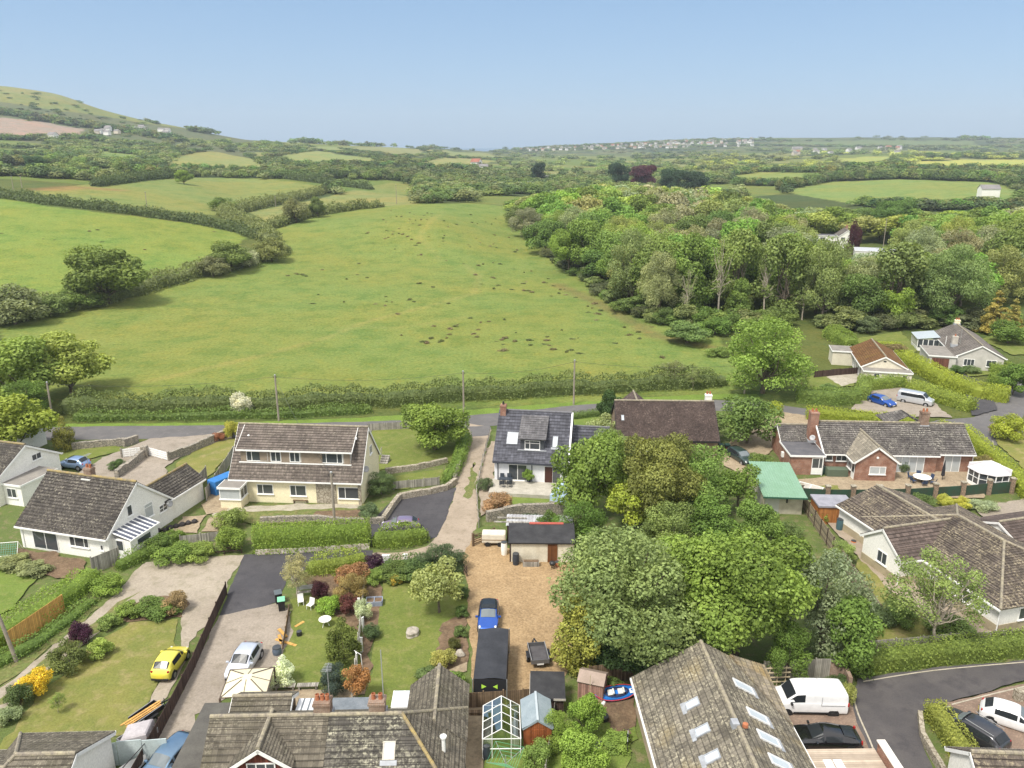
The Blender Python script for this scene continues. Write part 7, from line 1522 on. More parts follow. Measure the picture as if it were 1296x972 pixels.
# ------------------------------------------------------------------ near trees and shrubs
NT_ = [
 (938, 744, 186, 10.5, 'oak1', 'bright', 'largest bright green tree with clumpy foliage, behind the grey lichened roof'),
 (785, 752, 205, 10.4, 'fine1', 'grey', 'large grey green willow-like tree hiding the right side of the golden gravel'),
 (737, 800, 74, 6.2, 'ash1', (.20, .21, .045), 'yellowish green tree above the faded pink shed'),
 (1046, 758, 118, 8.4, 'fine2', (.15, .185, .10), 'pale grey green tree to the right of the largest bright tree'),
 (1080, 803, 80, 6.0, 'ash2', 'mid', 'mid green tree at the corner of the close above the white van'),
 (748, 600, 92, 9.0, 'oak2', (.115, .165, .035), 'bright feathery green tree against the right end of the blue grey chalet'),
 (830, 603, 108, 10.0, 'oak1', 'olive', 'olive brown leaved tree in front of the brown clay tiled roof'),
 (803, 641, 72, 6.0, 'small', 'lime', 'small lime green tree below the olive brown one'),
 (886, 607, 92, 8.0, 'fine2', (.125, .19, .045), 'light green tree right of the olive brown one'),
 (936, 617, 56, 5.2, 'small', (.10, .15, .03), 'small dense green tree left of the green roofed garage'),
 (762, 546, 42, 4.6, 'small', 'pale', 'small pale green tree between the two dark roofed houses'),
 (772, 514, 34, 4.6, 'oak3', 'dark', 'small dark round tree at the roadside beside the brown clay roof'),
 (736, 660, 66, 4.4, 'fine2', 'mid', 'medium green bushy tree beside the corrugated shelter'),
 (900, 662, 70, 5.0, 'oak3', 'mid', 'green tree filling the gap behind the largest bright tree'),
 (772, 575, 60, 6.5, 'fine2', (.13, .18, .05), 'soft green tree behind the bright feathery one'),
 (850, 800, 70, 4.5, 'oak3', 'dark', 'dark leaved understorey tree between the two biggest trees'),
 (790, 822, 80, 3.6, 'oak3', 'dark', 'dark leaved low tree at the foot of the willow-like tree'),
 (1000, 822, 60, 4.6, 'fine2', 'mid', 'mid green tree over the silver grey panel fence'),
 (872, 760, 40, 5.0, 'sparse', (.20, .22, .17), 'thin grey leaved tree between the two biggest trees'),
 (846, 668, 84, 5.4, 'fine2', (.13, .17, .05), 'low soft green tree in the gap between the olive brown tree and the two biggest'),
 (958, 660, 56, 4.6, 'oak3', (.10, .155, .035), 'small green tree below the green roofed garage'),
 (695, 665, 30, 2.8, 'bush1', 'mid', 'small bush at the right end of the black roofed workshop'),
 (948, 530, 72, 6.4, 'bush1', (.10, .15, .04), 'round dense tree at the head of the green car\'s drive'),
 (970, 446, 116, 12.0, 'fine2', (.135, .20, .04), 'tall spreading bright tree at the end of the roadside hedge'),
 (550, 537, 78, 6.4, 'oak2', (.125, .175, .035), 'neat round bright green tree on the cream chalet\'s bank'),
 (84, 458, 100, 9.5, 'oak3', (.165, .20, .045), 'spreading yellow green tree beside the road at the left'),
 (24, 466, 110, 10.5, 'oak3', (.135, .185, .04), 'tall green tree at the left edge above the road'),
 (4, 535, 100, 8.0, 'oak3', (.17, .21, .035), 'bright green tree low at the left edge in front of the road'),
 (34, 505, 60, 6.0, 'fine2', 'mid', 'mid green tree between the left edge trees and the pale pole'),
 (79, 548, 27, 4.4, 'cushion', (.15, .15, .035), 'small rounded olive cypress beside the road verge'),
 (555, 742, 66, 4.6, 'small', (.19, .215, .075), 'small apple tree with pale leaves on the right hand lawn'),
 (374, 727, 46, 4.2, 'sparse', (.22, .21, .10), 'pale feathery small tree at the corner of the tarmac drive'),
 (1190, 756, 118, 8.4, 'sparse', (.135, .18, .052), 'sparse pale birch in front of the buff plinthed white bungalow'),
 (433, 808, 46, 3.4, 'cushion', (.075, .095, .022), 'dark olive rounded conifer on the middle lawn'),
 (1283, 400, 40, 8.0, 'cone', (.20, .18, .05), 'golden green conifer at the right edge by the wood'),
 (1262, 392, 44, 9.0, 'cone', (.22, .19, .05), 'broad golden conifer behind the grey bungalow'),
 (1275, 540, 40, 3.2, 'bush1', 'limehedge', 'yellow green bush at the right edge by the junction'),
 (1286, 478, 40, 5.0, 'oak3', 'mid', 'green tree at the right edge beside the side road'),
 (1278, 420, 46, 4.5, 'bush1', 'mid', 'rounded green bush on the lawn behind the grey bungalow'),
 (870, 420, 60, 4.0, 'oak3', (.10, .15, .045), 'low spreading tree at the wood edge where the field ends'),
 (905, 412, 44, 3.4, 'bush1', 'mid', 'round bush at the wood edge left of the tall spreading tree'),
 (850, 470, 36, 4.6, 'sparse', (.13, .15, .06), 'thin young tree in the hedge left of the tall spreading tree'),
 (878, 478, 26, 3.6, 'sparse', (.14, .17, .06), 'thinner sapling in the hedge next to the young tree'),
]
for q in NT_:
    nm = 'conifer' if q[4] in ('cone',) else 'tree'
    tree_c(q[0], q[1], q[2], q[3], q[4], q[5], q[6], nm, 'tree')
SH = [
 (560, 708, 60, 2.6, 'fine2', (.055, .080, .035), 'dark glossy rounded shrub at the lane corner of the apple tree lawn'),
 (528, 722, 46, 1.5, 'bush1', (.075, .115, .035), 'green hedge shrub left of the dark glossy one'),
 (500, 724, 40, 1.4, 'bush1', (.085, .12, .03), 'low green shrub behind the white gate stub'),
 (473, 713, 26, 1.5, 'bush1', 'purple', 'dark purple shrub at the corner of the broken fence'),
 (473, 730, 24, 1.3, 'bush1', (.15, .21, .05), 'pale green shrub in the flower strip below the purple one'),
 (500, 735, 14, .9, 'bush2', (.32, .25, .05), 'small golden bush at the top edge of the apple tree lawn'),
 (459, 773, 22, 1.8, 'bush1', (.32, .36, .22), 'white flowering shrub in the strip between the lawns'),
 (470, 800, 22, 1.2, 'bush1', (.06, .09, .035), 'dark green shrub low in the strip between the lawns'),
 (445, 745, 44, 2.6, 'fine2', (.19, .15, .055), 'broad bronze green shrub beside the broken fence'),
 (447, 727, 36, 2.2, 'bush1', (.22, .125, .06), 'orange topped shrub behind the broad bronze one'),
 (441, 765, 26, 1.6, 'bush1', (.09, .035, .03), 'dark red shrub below the bronze one'),
 (405, 748, 22, 1.9, 'bush1', 'copper', 'dark maroon shrub beside the grey bench'),
 (419, 765, 30, 1.6, 'bush1', (.16, .25, .04), 'bright leafy shrub inside the curved lawn edge'),
 (357, 850, 35, 2.3, 'cushion', (.42, .46, .34), 'round shrub covered in white flowers beside the gazebo'),
 (421, 862, 40, 2.6, 'fine2', (.045, .065, .050), 'dark blue green shrub next to the rust coloured one'),
 (451, 866, 34, 3.0, 'small', 'rust', 'rust orange leaved shrub near the chimney of the near tiled house'),
 (102, 802, 28, 2.0, 'bush1', (.045, .016, .032), 'dark purple shrub along the track at the left'),
 (84, 829, 47, 2.4, 'cushion', (.085, .105, .030), 'large rounded olive shrub along the track at the left'),
 (44, 864, 38, 1.9, 'bush1', 'gold', 'golden yellow bush along the track at the left'),
 (24, 880, 30, 1.8, 'bush1', (.07, .10, .035), 'dark green shrub at the foot of the golden bush'),
 (126, 822, 28, 1.4, 'bush2', (.20, .26, .06), 'lime green perennial clump on the dry lawn'),
 (72, 890, 20, 1.6, 'sparse', (.15, .20, .05), 'small young tree standing alone on the dry lawn'),
 (10, 905, 30, 1.0, 'bush1', (.17, .21, .10), 'pale low plants at the bottom left edge of the lawn'),
 (222, 762, 30, 1.7, 'bush1', (.20, .15, .075), 'pinkish brown shrub on the island bed'),
 (190, 768, 40, 1.2, 'bush1', (.10, .15, .035), 'green mounded plants on the island bed'),
 (165, 772, 32, 1.1, 'bush2', (.12, .17, .035), 'lighter green plants at the left end of the island bed'),
 (206, 774, 36, 1.0, 'bush2', (.085, .13, .03), 'darker green plants along the front of the island bed'),
 (137, 788, 26, 1.0, 'bush2', (.14, .19, .05), 'low fresh green plants at the island bed\'s left tip'),
 (630, 637, 38, 2.0, 'bush1', (.225, .145, .075), 'orange brown shrub at the left of the terrace garden'),
 (672, 656, 22, 1.0, 'bush1', (.045, .07, .03), 'small dark green shrub behind the corrugated shelter'),
 (614, 613, 18, 1.6, 'bush1', (.07, .10, .045), 'dark shrub at the left corner of the stone terrace'),
 (482, 612, 38, 2.6, 'fine2', (.075, .11, .04), 'bushy green shrub at the right end of the cream chalet'),
 (466, 648, 26, 1.6, 'bush1', (.085, .12, .055), 'grey green shrub by the curved stone wall'),
 (292, 682, 38, 2.4, 'bush1', (.13, .18, .035), 'tall rounded shrub at the left end of the clipped hedge'),
 (292, 656, 36, 2.0, 'bush1', (.15, .19, .05), 'lighter shrub behind the tall rounded one'),
 (294, 544, 22, 2.4, 'bush1', (.26, .26, .05), 'yellow green bush at the left gable of the cream chalet'),
 (276, 553, 16, 1.2, 'bush1', (.24, .11, .06), 'reddish shrub beside the yellow green bush'),
 (148, 588, 18, 1.3, 'bush1', (.06, .10, .03), 'small dark bush beside the left white gate'),
 (55, 602, 18, 1.6, 'bush1', (.15, .21, .04), 'green bush between the tiled garage and the chalet'),
 (45, 720, 40, .9, 'bush2', (.15, .17, .075), 'grey green flower clump in front of the patio doors'),
 (20, 712, 44, .9, 'bush2', (.15, .17, .07), 'low clipped mound near the netting frame'),
 (135, 740, 40, 1.3, 'bush1', (.13, .19, .035), 'bright bush at the foot of the lean-to wall'),
 (222, 700, 44, 1.6, 'bush1', (.115, .17, .035), 'green shrubs below the panel fence by the turning area'),
 (250, 698, 40, 1.3, 'bush1', (.15, .20, .045), 'low yellow green shrub right of the fence shrubs'),
 (200, 690, 34, 1.7, 'bush1', (.085, .13, .03), 'dark green shrub against the weathered panel fence'),
 (575, 815, 16, 1.0, 'bush1', (.07, .075, .02), 'small dark olive ball shrub near the gravel edge'),
 (562, 833, 28, 1.4, 'bush1', (.24, .24, .07), 'cream flecked round shrub in the bed by the gravel'),
 (540, 855, 32, .8, 'bush2', (.085, .12, .04), 'low dark plants curving round the lawn corner'),
 (573, 862, 30, 1.2, 'bush2', (.11, .17, .035), 'leafy green plants between the path and the near roof'),
 (584, 775, 16, 1.0, 'bush2', (.07, .11, .03), 'green plants along the gravel edge beside the blue hatchback'),
 (582, 800, 16, .9, 'bush2', (.09, .13, .04), 'lower green plants along the gravel edge'),
 (585, 750, 18, 1.2, 'bush1', (.06, .095, .03), 'dark bush at the top of the gravel edge bed'),
 (705, 925, 44, 2.8, 'fine2', (.15, .21, .04), 'light green bush by the brown shed\'s right side'),
 (742, 905, 46, 3.0, 'oak3', (.13, .20, .035), 'bright bush below the faded pink shed'),
 (735, 955, 60, 3.2, 'oak3', (.15, .22, .04), 'large bright bush at the bottom edge left of the near chalet'),
 (680, 955, 36, 1.9, 'bush1', (.14, .20, .05), 'bright bush at the bottom edge beside the greenhouse'),
 (1140, 775, 40, 2.0, 'bush1', (.10, .15, .04), 'green shrub at the foot of the sparse birch'),
 (1205, 800, 60, 1.8, 'bush1', (.105, .15, .04), 'spreading shrub between the birch and the pale thin fence'),
 (1115, 780, 34, 1.8, 'bush1', (.085, .12, .05), 'dark shrub beside the lower slatted fence'),
 (1066, 700, 36, 2.2, 'fine2', (.16, .21, .06), 'pale shrub growing over the slatted fence'),
 (1040, 652, 22, 1.4, 'bush1', (.14, .21, .04), 'small shrub at the top of the slatted fence'),
 (996, 672, 36, 1.4, 'bush1', (.085, .12, .035), 'dark shrub left of the slatted fence top'),
 (1014, 720, 36, 1.3, 'bush1', (.12, .16, .05), 'soft green shrub left of the slatted fence middle'),
 (1124, 645, 30, 1.3, 'bush1', (.12, .18, .04), 'green shrub in the bed below the pier wall'),
 (1196, 634, 20, 1.4, 'bush1', (.30, .31, .06), 'left one of the yellow bushes below the pier wall'),
 (1218, 637, 18, 1.3, 'bush1', (.32, .32, .06), 'right one of the yellow bushes below the pier wall'),
 (1168, 634, 28, 1.6, 'bush1', (.09, .13, .04), 'dark green shrub left of the yellow bushes'),
 (1244, 640, 32, 1.1, 'bush1', (.22, .26, .15), 'silvery green plants right of the yellow bushes'),
 (1142, 590, 14, 1.6, 'bush1', (.06, .09, .03), 'dark climber on the corner of the brick gable'),
 (1245, 585, 26, 1.4, 'bush1', (.17, .15, .06), 'brownish bush between the patio and the yellow hedge'),
 (1268, 545, 34, 2.0, 'sparse', (.20, .12, .07), 'reddish bare looking bush on the kerb island at right'),
 (962, 583, 30, 1.8, 'bush1', (.10, .145, .035), 'green bush between the drive and the brick bungalow'),
 (1050, 490, 20, .9, 'bush2', (.10, .15, .045), 'low plants on the lawn by the mossy bungalow'),
 (1212, 468, 18, 1.5, 'bush1', (.08, .13, .04), 'round bush by the brown garage door'),
 (1230, 468, 22, 1.3, 'bush1', (.10, .14, .05), 'bush under the grey bungalow\'s left window'),
 (305, 511, 26, 3.2, 'bush1', (.42, .42, .34), 'white blossoming hawthorn in the roadside hedge'),
 (1265, 590, 20, 1.2, 'bush1', (.09, .13, .04), 'dark low plants behind the summerhouse'),
 (668, 607, 16, 1.9, 'bush1', (.13, .2, .04), 'leafy plant in the navy glazed pot'),
 (1060, 865, 24, 1.5, 'bush1', (.06, .09, .03), 'dark plants over the brick wall end by the van'),
 (1073, 880, 18, 2.0, 'bush1', (.22, .24, .07), 'pale yellowish shrub at the corner of the close'),
 (775, 868, 26, .9, 'bush2', (.09, .13, .035), 'low weeds at the foot of the weathered brown fence'),
 (782, 940, 40, .6, 'bush2', (.13, .19, .04), 'low weeds on the bare soil left of the near chalet'),
 (910, 445, 30, 1.6, 'bush1', (.12, .17, .04), 'bush beside the tall spreading tree on the field side'),
 (1130, 440, 30, 1.5, 'bush1', (.16, .13, .06), 'brownish bush between the two far bungalows'),
]
for q in SH: shrub(*q)
for o in [o for o in bpy.data.objects if o.get('label') == 'leafy plant in the navy glazed pot']: o.location.z = .9; o.scale = (.12, .12, .12)

# ------------------------------------------------------------------ hedges
hedge('clipped_hedge', 'long clipped bright green hedge behind the whitewashed low wall', [(324, 697), (400, 694), (468, 689)], 1.9, 2.6, (.125, .18, .030), dens=62)
hedge('garden_hedge', 'looser end of the hedge hiding the mauve hatchback, left of the earth lane', [(474, 691), (510, 689), (540, 684)], 1.8, 2.0, (.125, .175, .033), dens=62, wild=.12, rnd=.5)
hedge('garden_hedge', 'bright yellow green hedge at the top of the middle garden below the dark tarmac', [(390, 727), (430, 722), (462, 713)], 1.6, 1.7, (.17, .21, .04), dens=62, wild=.12, rnd=.5)
hedge('lane_hedge', 'dark hedge along the lane above the apple tree lawn', [(486, 722), (530, 719), (575, 712)], 1.0, 1.3, (.075, .115, .035), dens=60, wild=.15, rnd=.5)
hedge('bank_hedge', 'green hedge on the left bank of the earth lane', [(590, 555), (580, 590), (566, 612)], 1.5, 1.4, (.11, .165, .035), dens=55, wild=.25, rnd=.6)
hedge('boundary_hedge', 'overgrown bright hedge beside the silvery leaning pole at the left', [(-60, 850), (0, 815), (50, 785), (90, 758), (118, 733)], 2.6, 2.0, (.135, .195, .035), dens=45, wild=.2, rnd=.6)
hedge('verge_hedge', 'scrubby green bank below the new orange fence', [(-20, 850), (30, 828), (90, 785), (118, 762)], 1.4, .8, (.10, .155, .035), dens=50, wild=.4, rnd=.7)
hedge('wall_hedge', 'strip of green growth along the foot of the chalet\'s panel fence', [(150, 722), (190, 702), (230, 678)], 1.5, 1.1, (.105, .155, .032), dens=50, wild=.35, rnd=.7)
hedge('gold_hedge', 'bright yellow green hedge between the road and the brick bungalow', [(1020, 530), (1080, 536), (1155, 543)], 1.6, 1.9, 'limehedge', dens=40, leaf=.18)
hedge('gold_hedge', 'short yellow green hedge end at the round tree by the forecourt', [(968, 528), (985, 524)], 1.6, 1.8, 'limehedge', dens=45, leaf=.18)
hedge('gold_hedge', 'little yellow green hedge behind the right chimney of the brick bungalow', [(1186, 545), (1206, 549)], 1.4, 1.4, 'limehedge', dens=45, leaf=.18)
hedge('gold_hedge', 'long yellow topped hedge running down the right side of the brick bungalow', [(1218, 552), (1240, 572), (1268, 597), (1296, 625), (1330, 660)], 1.8, 1.7, 'limehedge', dens=40, leaf=.18)
hedge('clipped_hedge', 'square clipped green hedge in front of the mossy bungalow\'s lawn', [(1008, 508), (1050, 511), (1086, 510)], 2.2, 2.3, (.12, .17, .04), dens=38, leaf=.2)
hedge('clipped_hedge', 'side arm of the square hedge beside the blue car\'s forecourt', [(1090, 508), (1094, 490)], 2.0, 2.2, (.135, .18, .04), dens=38, leaf=.2)
hedge('clipped_hedge', 'clipped hedge between the mossy bungalow and the parked blue car', [(1098, 494), (1142, 489)], 1.8, 2.0, (.15, .20, .04), dens=38, leaf=.2)
hedge('gold_hedge', 'broad lower yellow green hedge beside the silver camper van', [(1150, 495), (1190, 508), (1230, 521)], 2.2, 1.9, (.165, .205, .035), dens=34, leaf=.22)
hedge('gold_hedge', 'long upper yellow green hedge curving below the grey bungalow', [(1138, 458), (1165, 470), (1195, 488), (1240, 503), (1275, 508)], 3.0, 2.2, 'limehedge', dens=32, leaf=.22)
hedge('gold_hedge', 'short yellow green hedge on the lawn behind the mossy bungalow', [(1100, 443), (1138, 443)], 2.4, 1.4, 'limehedge', dens=32, leaf=.22)
hedge('garden_hedge', 'arched green hedge left of the mossy bungalow beneath the wood', [(1048, 425), (1078, 440)], 4.0, 2.6, (.13, .18, .035), dens=25, leaf=.25, rnd=.6, wild=.1)
hedge('clipped_hedge', 'upper rounded hedge block right of the grey bungalow\'s drive', [(1250, 470), (1278, 472)], 2.6, 1.8, (.14, .19, .035), dens=34, leaf=.2, rnd=.5)
hedge('clipped_hedge', 'lower rounded hedge block right of the grey bungalow\'s drive', [(1252, 484), (1275, 486)], 2.4, 1.5, (.12, .17, .03), dens=34, leaf=.2, rnd=.5)
hedge('clipped_hedge', 'long square cut hedge along the close in front of the pale thin fence', [(1092, 848), (1190, 836), (1330, 822)], 1.5, 1.7, (.125, .165, .035), dens=62)
hedge('clipped_hedge', 'square topped hedge with a stone kerb beside the dark grey car', [(1180, 907), (1200, 935), (1232, 985)], 1.4, 1.4, (.175, .195, .042), dens=90, leaf=.13, rough=.05, rnd=.1)
hedge('roadside_hedge', 'wild roadside hedge running the whole width below the big field', [(84, 521), (200, 519), (353, 517), (470, 512), (590, 504), (700, 498), (800, 493), (915, 486)], 4.2, 2.7, (.095, .122, .040), leaf=.30, dens=20, wild=.3, rnd=.6, rough=.16)
hedge('roadside_hedge', 'front row of lower scrub along the verge of the main road', [(95, 532), (230, 530), (353, 528), (470, 522)], 1.6, 1.3, (.095, .14, .035), leaf=.28, dens=22, wild=.3, rnd=.6, rough=.14)
hedge('roadside_hedge', 'low hedge along the road opposite the blue grey chalet', [(724, 531), (745, 528), (766, 526)], 1.2, 1.0, (.09, .13, .035), dens=45)
hedge('field_hedge', 'thick mixed hedge from the left edge past the lone field oak', [(-60, 420), (0, 409), (60, 396), (110, 388), (170, 372), (230, 354), (290, 340), (340, 326), (362, 319)], 6.5, 3.6, (.115, .135, .05), leaf=.55, dens=7, wild=.35, rnd=.7, rough=.3, terrain=True)
hedge('field_hedge', 'long dark hedge crossing the left fields down to the bushy corner', [(-40, 247), (0, 250), (60, 258), (120, 265), (180, 273), (240, 281), (300, 293), (336, 304)], 5.0, 3.2, (.075, .10, .04), leaf=.8, dens=4, wild=.3, rnd=.7, rough=.35, terrain=True)
hedge('field_hedge', 'hedge of rounded bushes climbing from the bushy corner to the far fields', [(345, 310), (322, 292), (296, 280), (285, 272), (330, 262), (390, 250), (425, 240)], 7.0, 4.2, (.125, .145, .055), leaf=.8, dens=3.5, wild=.35, rnd=.7, rough=.35, terrain=True)
hedge('field_hedge', 'bushy hedge along the crest at the top left of the big field', [(345, 289), (372, 280), (410, 271), (450, 265), (485, 262)], 6.0, 3.6, (.11, .13, .045), leaf=.8, dens=3.5, wild=.45, rnd=.7, rough=.35, terrain=True)
hedge('field_hedge', 'dark straight hedge below the pale domed field in the distance', [(120, 236), (200, 226), (260, 221), (330, 223), (400, 231), (470, 240)], 6.0, 4.0, (.065, .09, .035), leaf=1.0, dens=2.5, wild=.4, rnd=.7, rough=.4, terrain=True)

# ------------------------------------------------------------------ trees of the fields and of the wood
FT = [
 (138, 384, 309, 100, 'oak3', (.10, .135, .032), 'single broad oak standing in the hedge of the left field'),
 (292, 343, 304, 56, 'oak3', (.11, .145, .04), 'rounded hedge tree right of the lone field oak'),
 (316, 338, 318, 26, 'bush1', (.26, .28, .17), 'pale blossoming bush at the end of the mixed hedge'),
 (344, 331, 302, 40, 'bush1', (.135, .15, .05), 'brownish green bush in the bushy corner of the fields'),
 (270, 350, 325, 34, 'bush1', (.13, .14, .065), 'grey green bush between the hedge trees'),
 (100, 390, 366, 56, 'bush1', (.10, .145, .035), 'green bush at the left foot of the lone field oak'),
 (20, 410, 362, 70, 'bush1', (.125, .145, .065), 'pale thicket at the left edge of the mixed hedge'),
 (65, 400, 372, 50, 'bush1', (.11, .15, .045), 'thicket between the left edge and the lone field oak'),
 (233, 233, 215, 22, 'oak3', (.13, .185, .035), 'small lone tree on the upper left field'),
 (282, 268, 250, 30, 'bush1', (.10, .145, .035), 'round bush on the hedge of the upper left field'),
 (375, 282, 252, 34, 'bush1', (.15, .16, .07), 'pale bush in the crest hedge'),
 (402, 275, 249, 22, 'oak3', (.085, .115, .035), 'darker tree in the crest hedge'),
 (49, 215, 197, 26, 'oak2', (.04, .075, .03), 'dark round tree in the fields below the down'),
 (680, 232, 205, 20, 'oak2', (.022, .042, .022), 'tall dark pine above the far white cottages'),
 (812, 240, 208, 36, 'oak2', (.06, .02, .03), 'copper beech on the skyline of the wood'),
 (782, 238, 205, 26, 'oak2', (.03, .055, .03), 'dark conifer left of the copper beech'),
 (850, 244, 213, 34, 'oak2', (.03, .055, .028), 'dark spreading cedar right of the copper beech'),
 (880, 246, 216, 40, 'oak2', (.028, .048, .025), 'dark wide cedar furthest right on the wood skyline'),
]
for q in FT: tree_b(q[0], q[1], q[2], q[3], q[4], q[5], q[6])
EDGE = [  # front trees of the wood, each told apart by look
 (668, 302, 262, 44, 'fine2', (.16, .17, .10), 'greyish willow at the left tip of the wood'),
 (655, 288, 262, 30, 'bush1', (.11, .14, .045), 'low bush at the far left tip of the wood'),
 (720, 345, 288, 56, 'oak1', (.13, .19, .035), 'bright rounded tree at the wood front where it bulges into the field'),
 (690, 322, 276, 50, 'oak2', (.085, .135, .032), 'darker tree left of the bright rounded one at the wood front'),
 (762, 355, 315, 58, 'oak3', (.075, .125, .03), 'low spreading dark tree at the foot of the wood front'),
 (742, 338, 282, 44, 'ash1', (.10, .125, .05), 'slim grey green tree behind the bright rounded one'),
 (800, 385, 290, 64, 'fine2', (.13, .165, .06), 'pale green tree at the middle of the wood front'),
 (834, 402, 318, 62, 'fine1', (.18, .20, .09), 'pale silvery willow leaning over the field edge'),
 (870, 402, 296, 60, 'ash1', (.105, .155, .035), 'tall mid green tree right of the silvery willow'),
 (908, 408, 298, 52, 'dead', (.11, .15, .04), 'thin tree with bare white limbs at the wood front'),
 (934, 405, 352, 36, 'ash1', (.12, .175, .04), 'slender young tree below the white limbed tree'),
 (930, 400, 290, 62, 'ash2', (.125, .165, .045), 'tall tree right of the white limbed tree'),
 (990, 402, 296, 70, 'ash2', (.12, .16, .045), 'tall ash-like tree above the spreading roadside tree'),
 (1040, 408, 300, 74, 'fine2', (.13, .165, .055), 'broad grey green tree behind the mossy bungalow'),
 (965, 404, 318, 44, 'dead', (.125, .16, .05), 'pale limbed tree between the two tallest trees of the wood front'),
 (868, 408, 340, 36, 'dead', (.15, .17, .08), 'thin pale trunked tree beside the silvery willow'),
 (1015, 405, 345, 40, 'dead', (.14, .165, .06), 'pale barked leaning tree beneath the wood edge'),
 (1085, 412, 345, 60, 'oak3', (.075, .115, .03), 'dark bushy tree behind the mossy bungalow\'s lawn'),
 (1130, 408, 306, 80, 'ash2', (.12, .155, .05), 'large grey green tree left of the grey bungalow'),
 (1130, 415, 362, 40, 'small', (.14, .20, .035), 'small bright tree at the foot of the large grey green one'),
 (1200, 410, 308, 86, 'fine1', (.125, .175, .06), 'largest pale green tree behind the grey bungalow'),
 (1160, 405, 330, 50, 'oak3', (.07, .11, .03), 'dark tree between the two largest trees behind the grey bungalow'),
 (1240, 350, 282, 80, 'oak1', (.14, .18, .04), 'broad yellow green tree beyond the far road bend'),
 (1285, 345, 268, 90, 'oak2', (.13, .17, .04), 'broad tree at the right edge beyond the far road'),
 (1128, 300, 250, 60, 'oak1', (.07, .12, .03), 'dark domed tree standing behind the tall grey pole'),
 (1085, 292, 262, 44, 'oak2', (.085, .13, .035), 'green tree behind the gabled white house'),
 (1078, 330, 282, 16, 'bush1', 'copper', 'maroon shrub against the gabled white house'),
]
for q in EDGE: tree_b(*q[:7], ymax=1000)
for pts, n, lab, grp in (([(660, 297), (700, 333), (745, 358), (790, 395), (850, 414), (920, 420), (1005, 414)], 30, 'low bush in the undergrowth along the field edge of the wood', 'bushes along the field edge of the wood'),
                    ([(1040, 416), (1100, 424), (1150, 414), (1225, 416), (1295, 412)], 16, 'low bush in the undergrowth behind the two far bungalows', 'bushes behind the far bungalows')):
    rb_ = random.Random(n); q = [Vector(P(*p)) for p in pts]
    for i in range(n):
        t = (i + rb_.random()) / n * (len(q) - 1); k = min(int(t), len(q) - 2); c = q[k].lerp(q[k + 1], t - k); c.y += rb_.uniform(0, 5); s_ = c.y / 200
        plant('bush', lab, 'bush', (c.x, c.y, float(hgt(c.x, c.y))), rb_.choice(['bush1', 'bush2']), rb_.uniform(2.0, 4.6), rb_.uniform(4.5, 8.5), vary(rb_.choice([(.075, .115, .03), (.10, .145, .035), (.125, .155, .055), (.085, .10, .045)]), .12, rb_), grp)
taken = []
for o in list(COL.objects):
    if o.get('category') == 'tree': taken.append((o.location.x, o.location.y))
houses_xy = [(118, 300, 16), (124, 303, 14), (107, 248, 17), (139, 368, 12), (80, 142, 16), (61, 131, 13)]
wood_px = [(646, 266), (664, 292), (700, 322), (740, 345), (790, 386), (850, 406), (920, 412), (1000, 404), (1060, 410), (1150, 402), (1230, 395), (1420, 372), (1500, 300), (1330, 274), (1160, 271), (985, 262), (820, 258), (640, 258)]
WP = [P(*q) for q in wood_px]
rd = [P(1420, 395), P(1300, 357), P(1262, 345), P(1200, 335)]
def segd(p, a_, b_):
    ax, ay = a_; bx_, by_ = b_; t = max(0, min(1, ((p[0] - ax) * (bx_ - ax) + (p[1] - ay) * (by_ - ay)) / ((bx_ - ax) ** 2 + (by_ - ay) ** 2))); return math.hypot(p[0] - ax - t * (bx_ - ax), p[1] - ay - t * (by_ - ay))
rw = random.Random(21); cand = []
xs = [q[0] for q in WP]; ys = [q[1] for q in WP]; grid = {}
for _ in range(60000):
    y = 150 * (max(ys) / 150) ** rw.random(); x = rw.uniform(min(xs), max(xs))
    if not inpoly(np.array([x]), np.array([y]), WP)[0]: continue
    sp = 6.2 + .0125 * y
    if any(math.hypot(x - a_, y - b_) < sp * .8 for a_, b_ in taken): continue
    if any(math.hypot(x - a_, y - b_) < r_ for a_, b_, r_ in houses_xy): continue
    if min(segd((x, y), rd[i], rd[i + 1]) for i in range(3)) < 6: continue
    if pixof(x, y, 0)[0] > 1340: continue
    k = (int(x // 16), int(y // 16))
    if any(math.hypot(x - a_, y - b_) < sp for i in (-1, 0, 1) for j in (-1, 0, 1) for a_, b_ in grid.get((k[0] + i, k[1] + j), [])): continue
    grid.setdefault(k, []).append((x, y)); cand.append((x, y))
cand.sort(key=lambda c: c[1])
WKIND = [('oak2', 'oak3', 'low1'), ('fine2', 'fine2', 'low2'), ('ash1', 'ash2', 'low3')]
WCOL = [((.105, .160, .034), 'mid green rounded tree in the crowded wood right of the big field'), ((.150, .200, .042), 'fresh yellow green tree in the crowded wood right of the big field'), ((.150, .165, .085), 'greyish willow-like tree in the crowded wood right of the big field'),
        ((.075, .115, .030), 'dark green tree in the crowded wood right of the big field'), ((.145, .170, .055), 'olive tinted tree in the crowded wood right of the big field')]
STUFF = []
NWOOD = 240; nw = 0
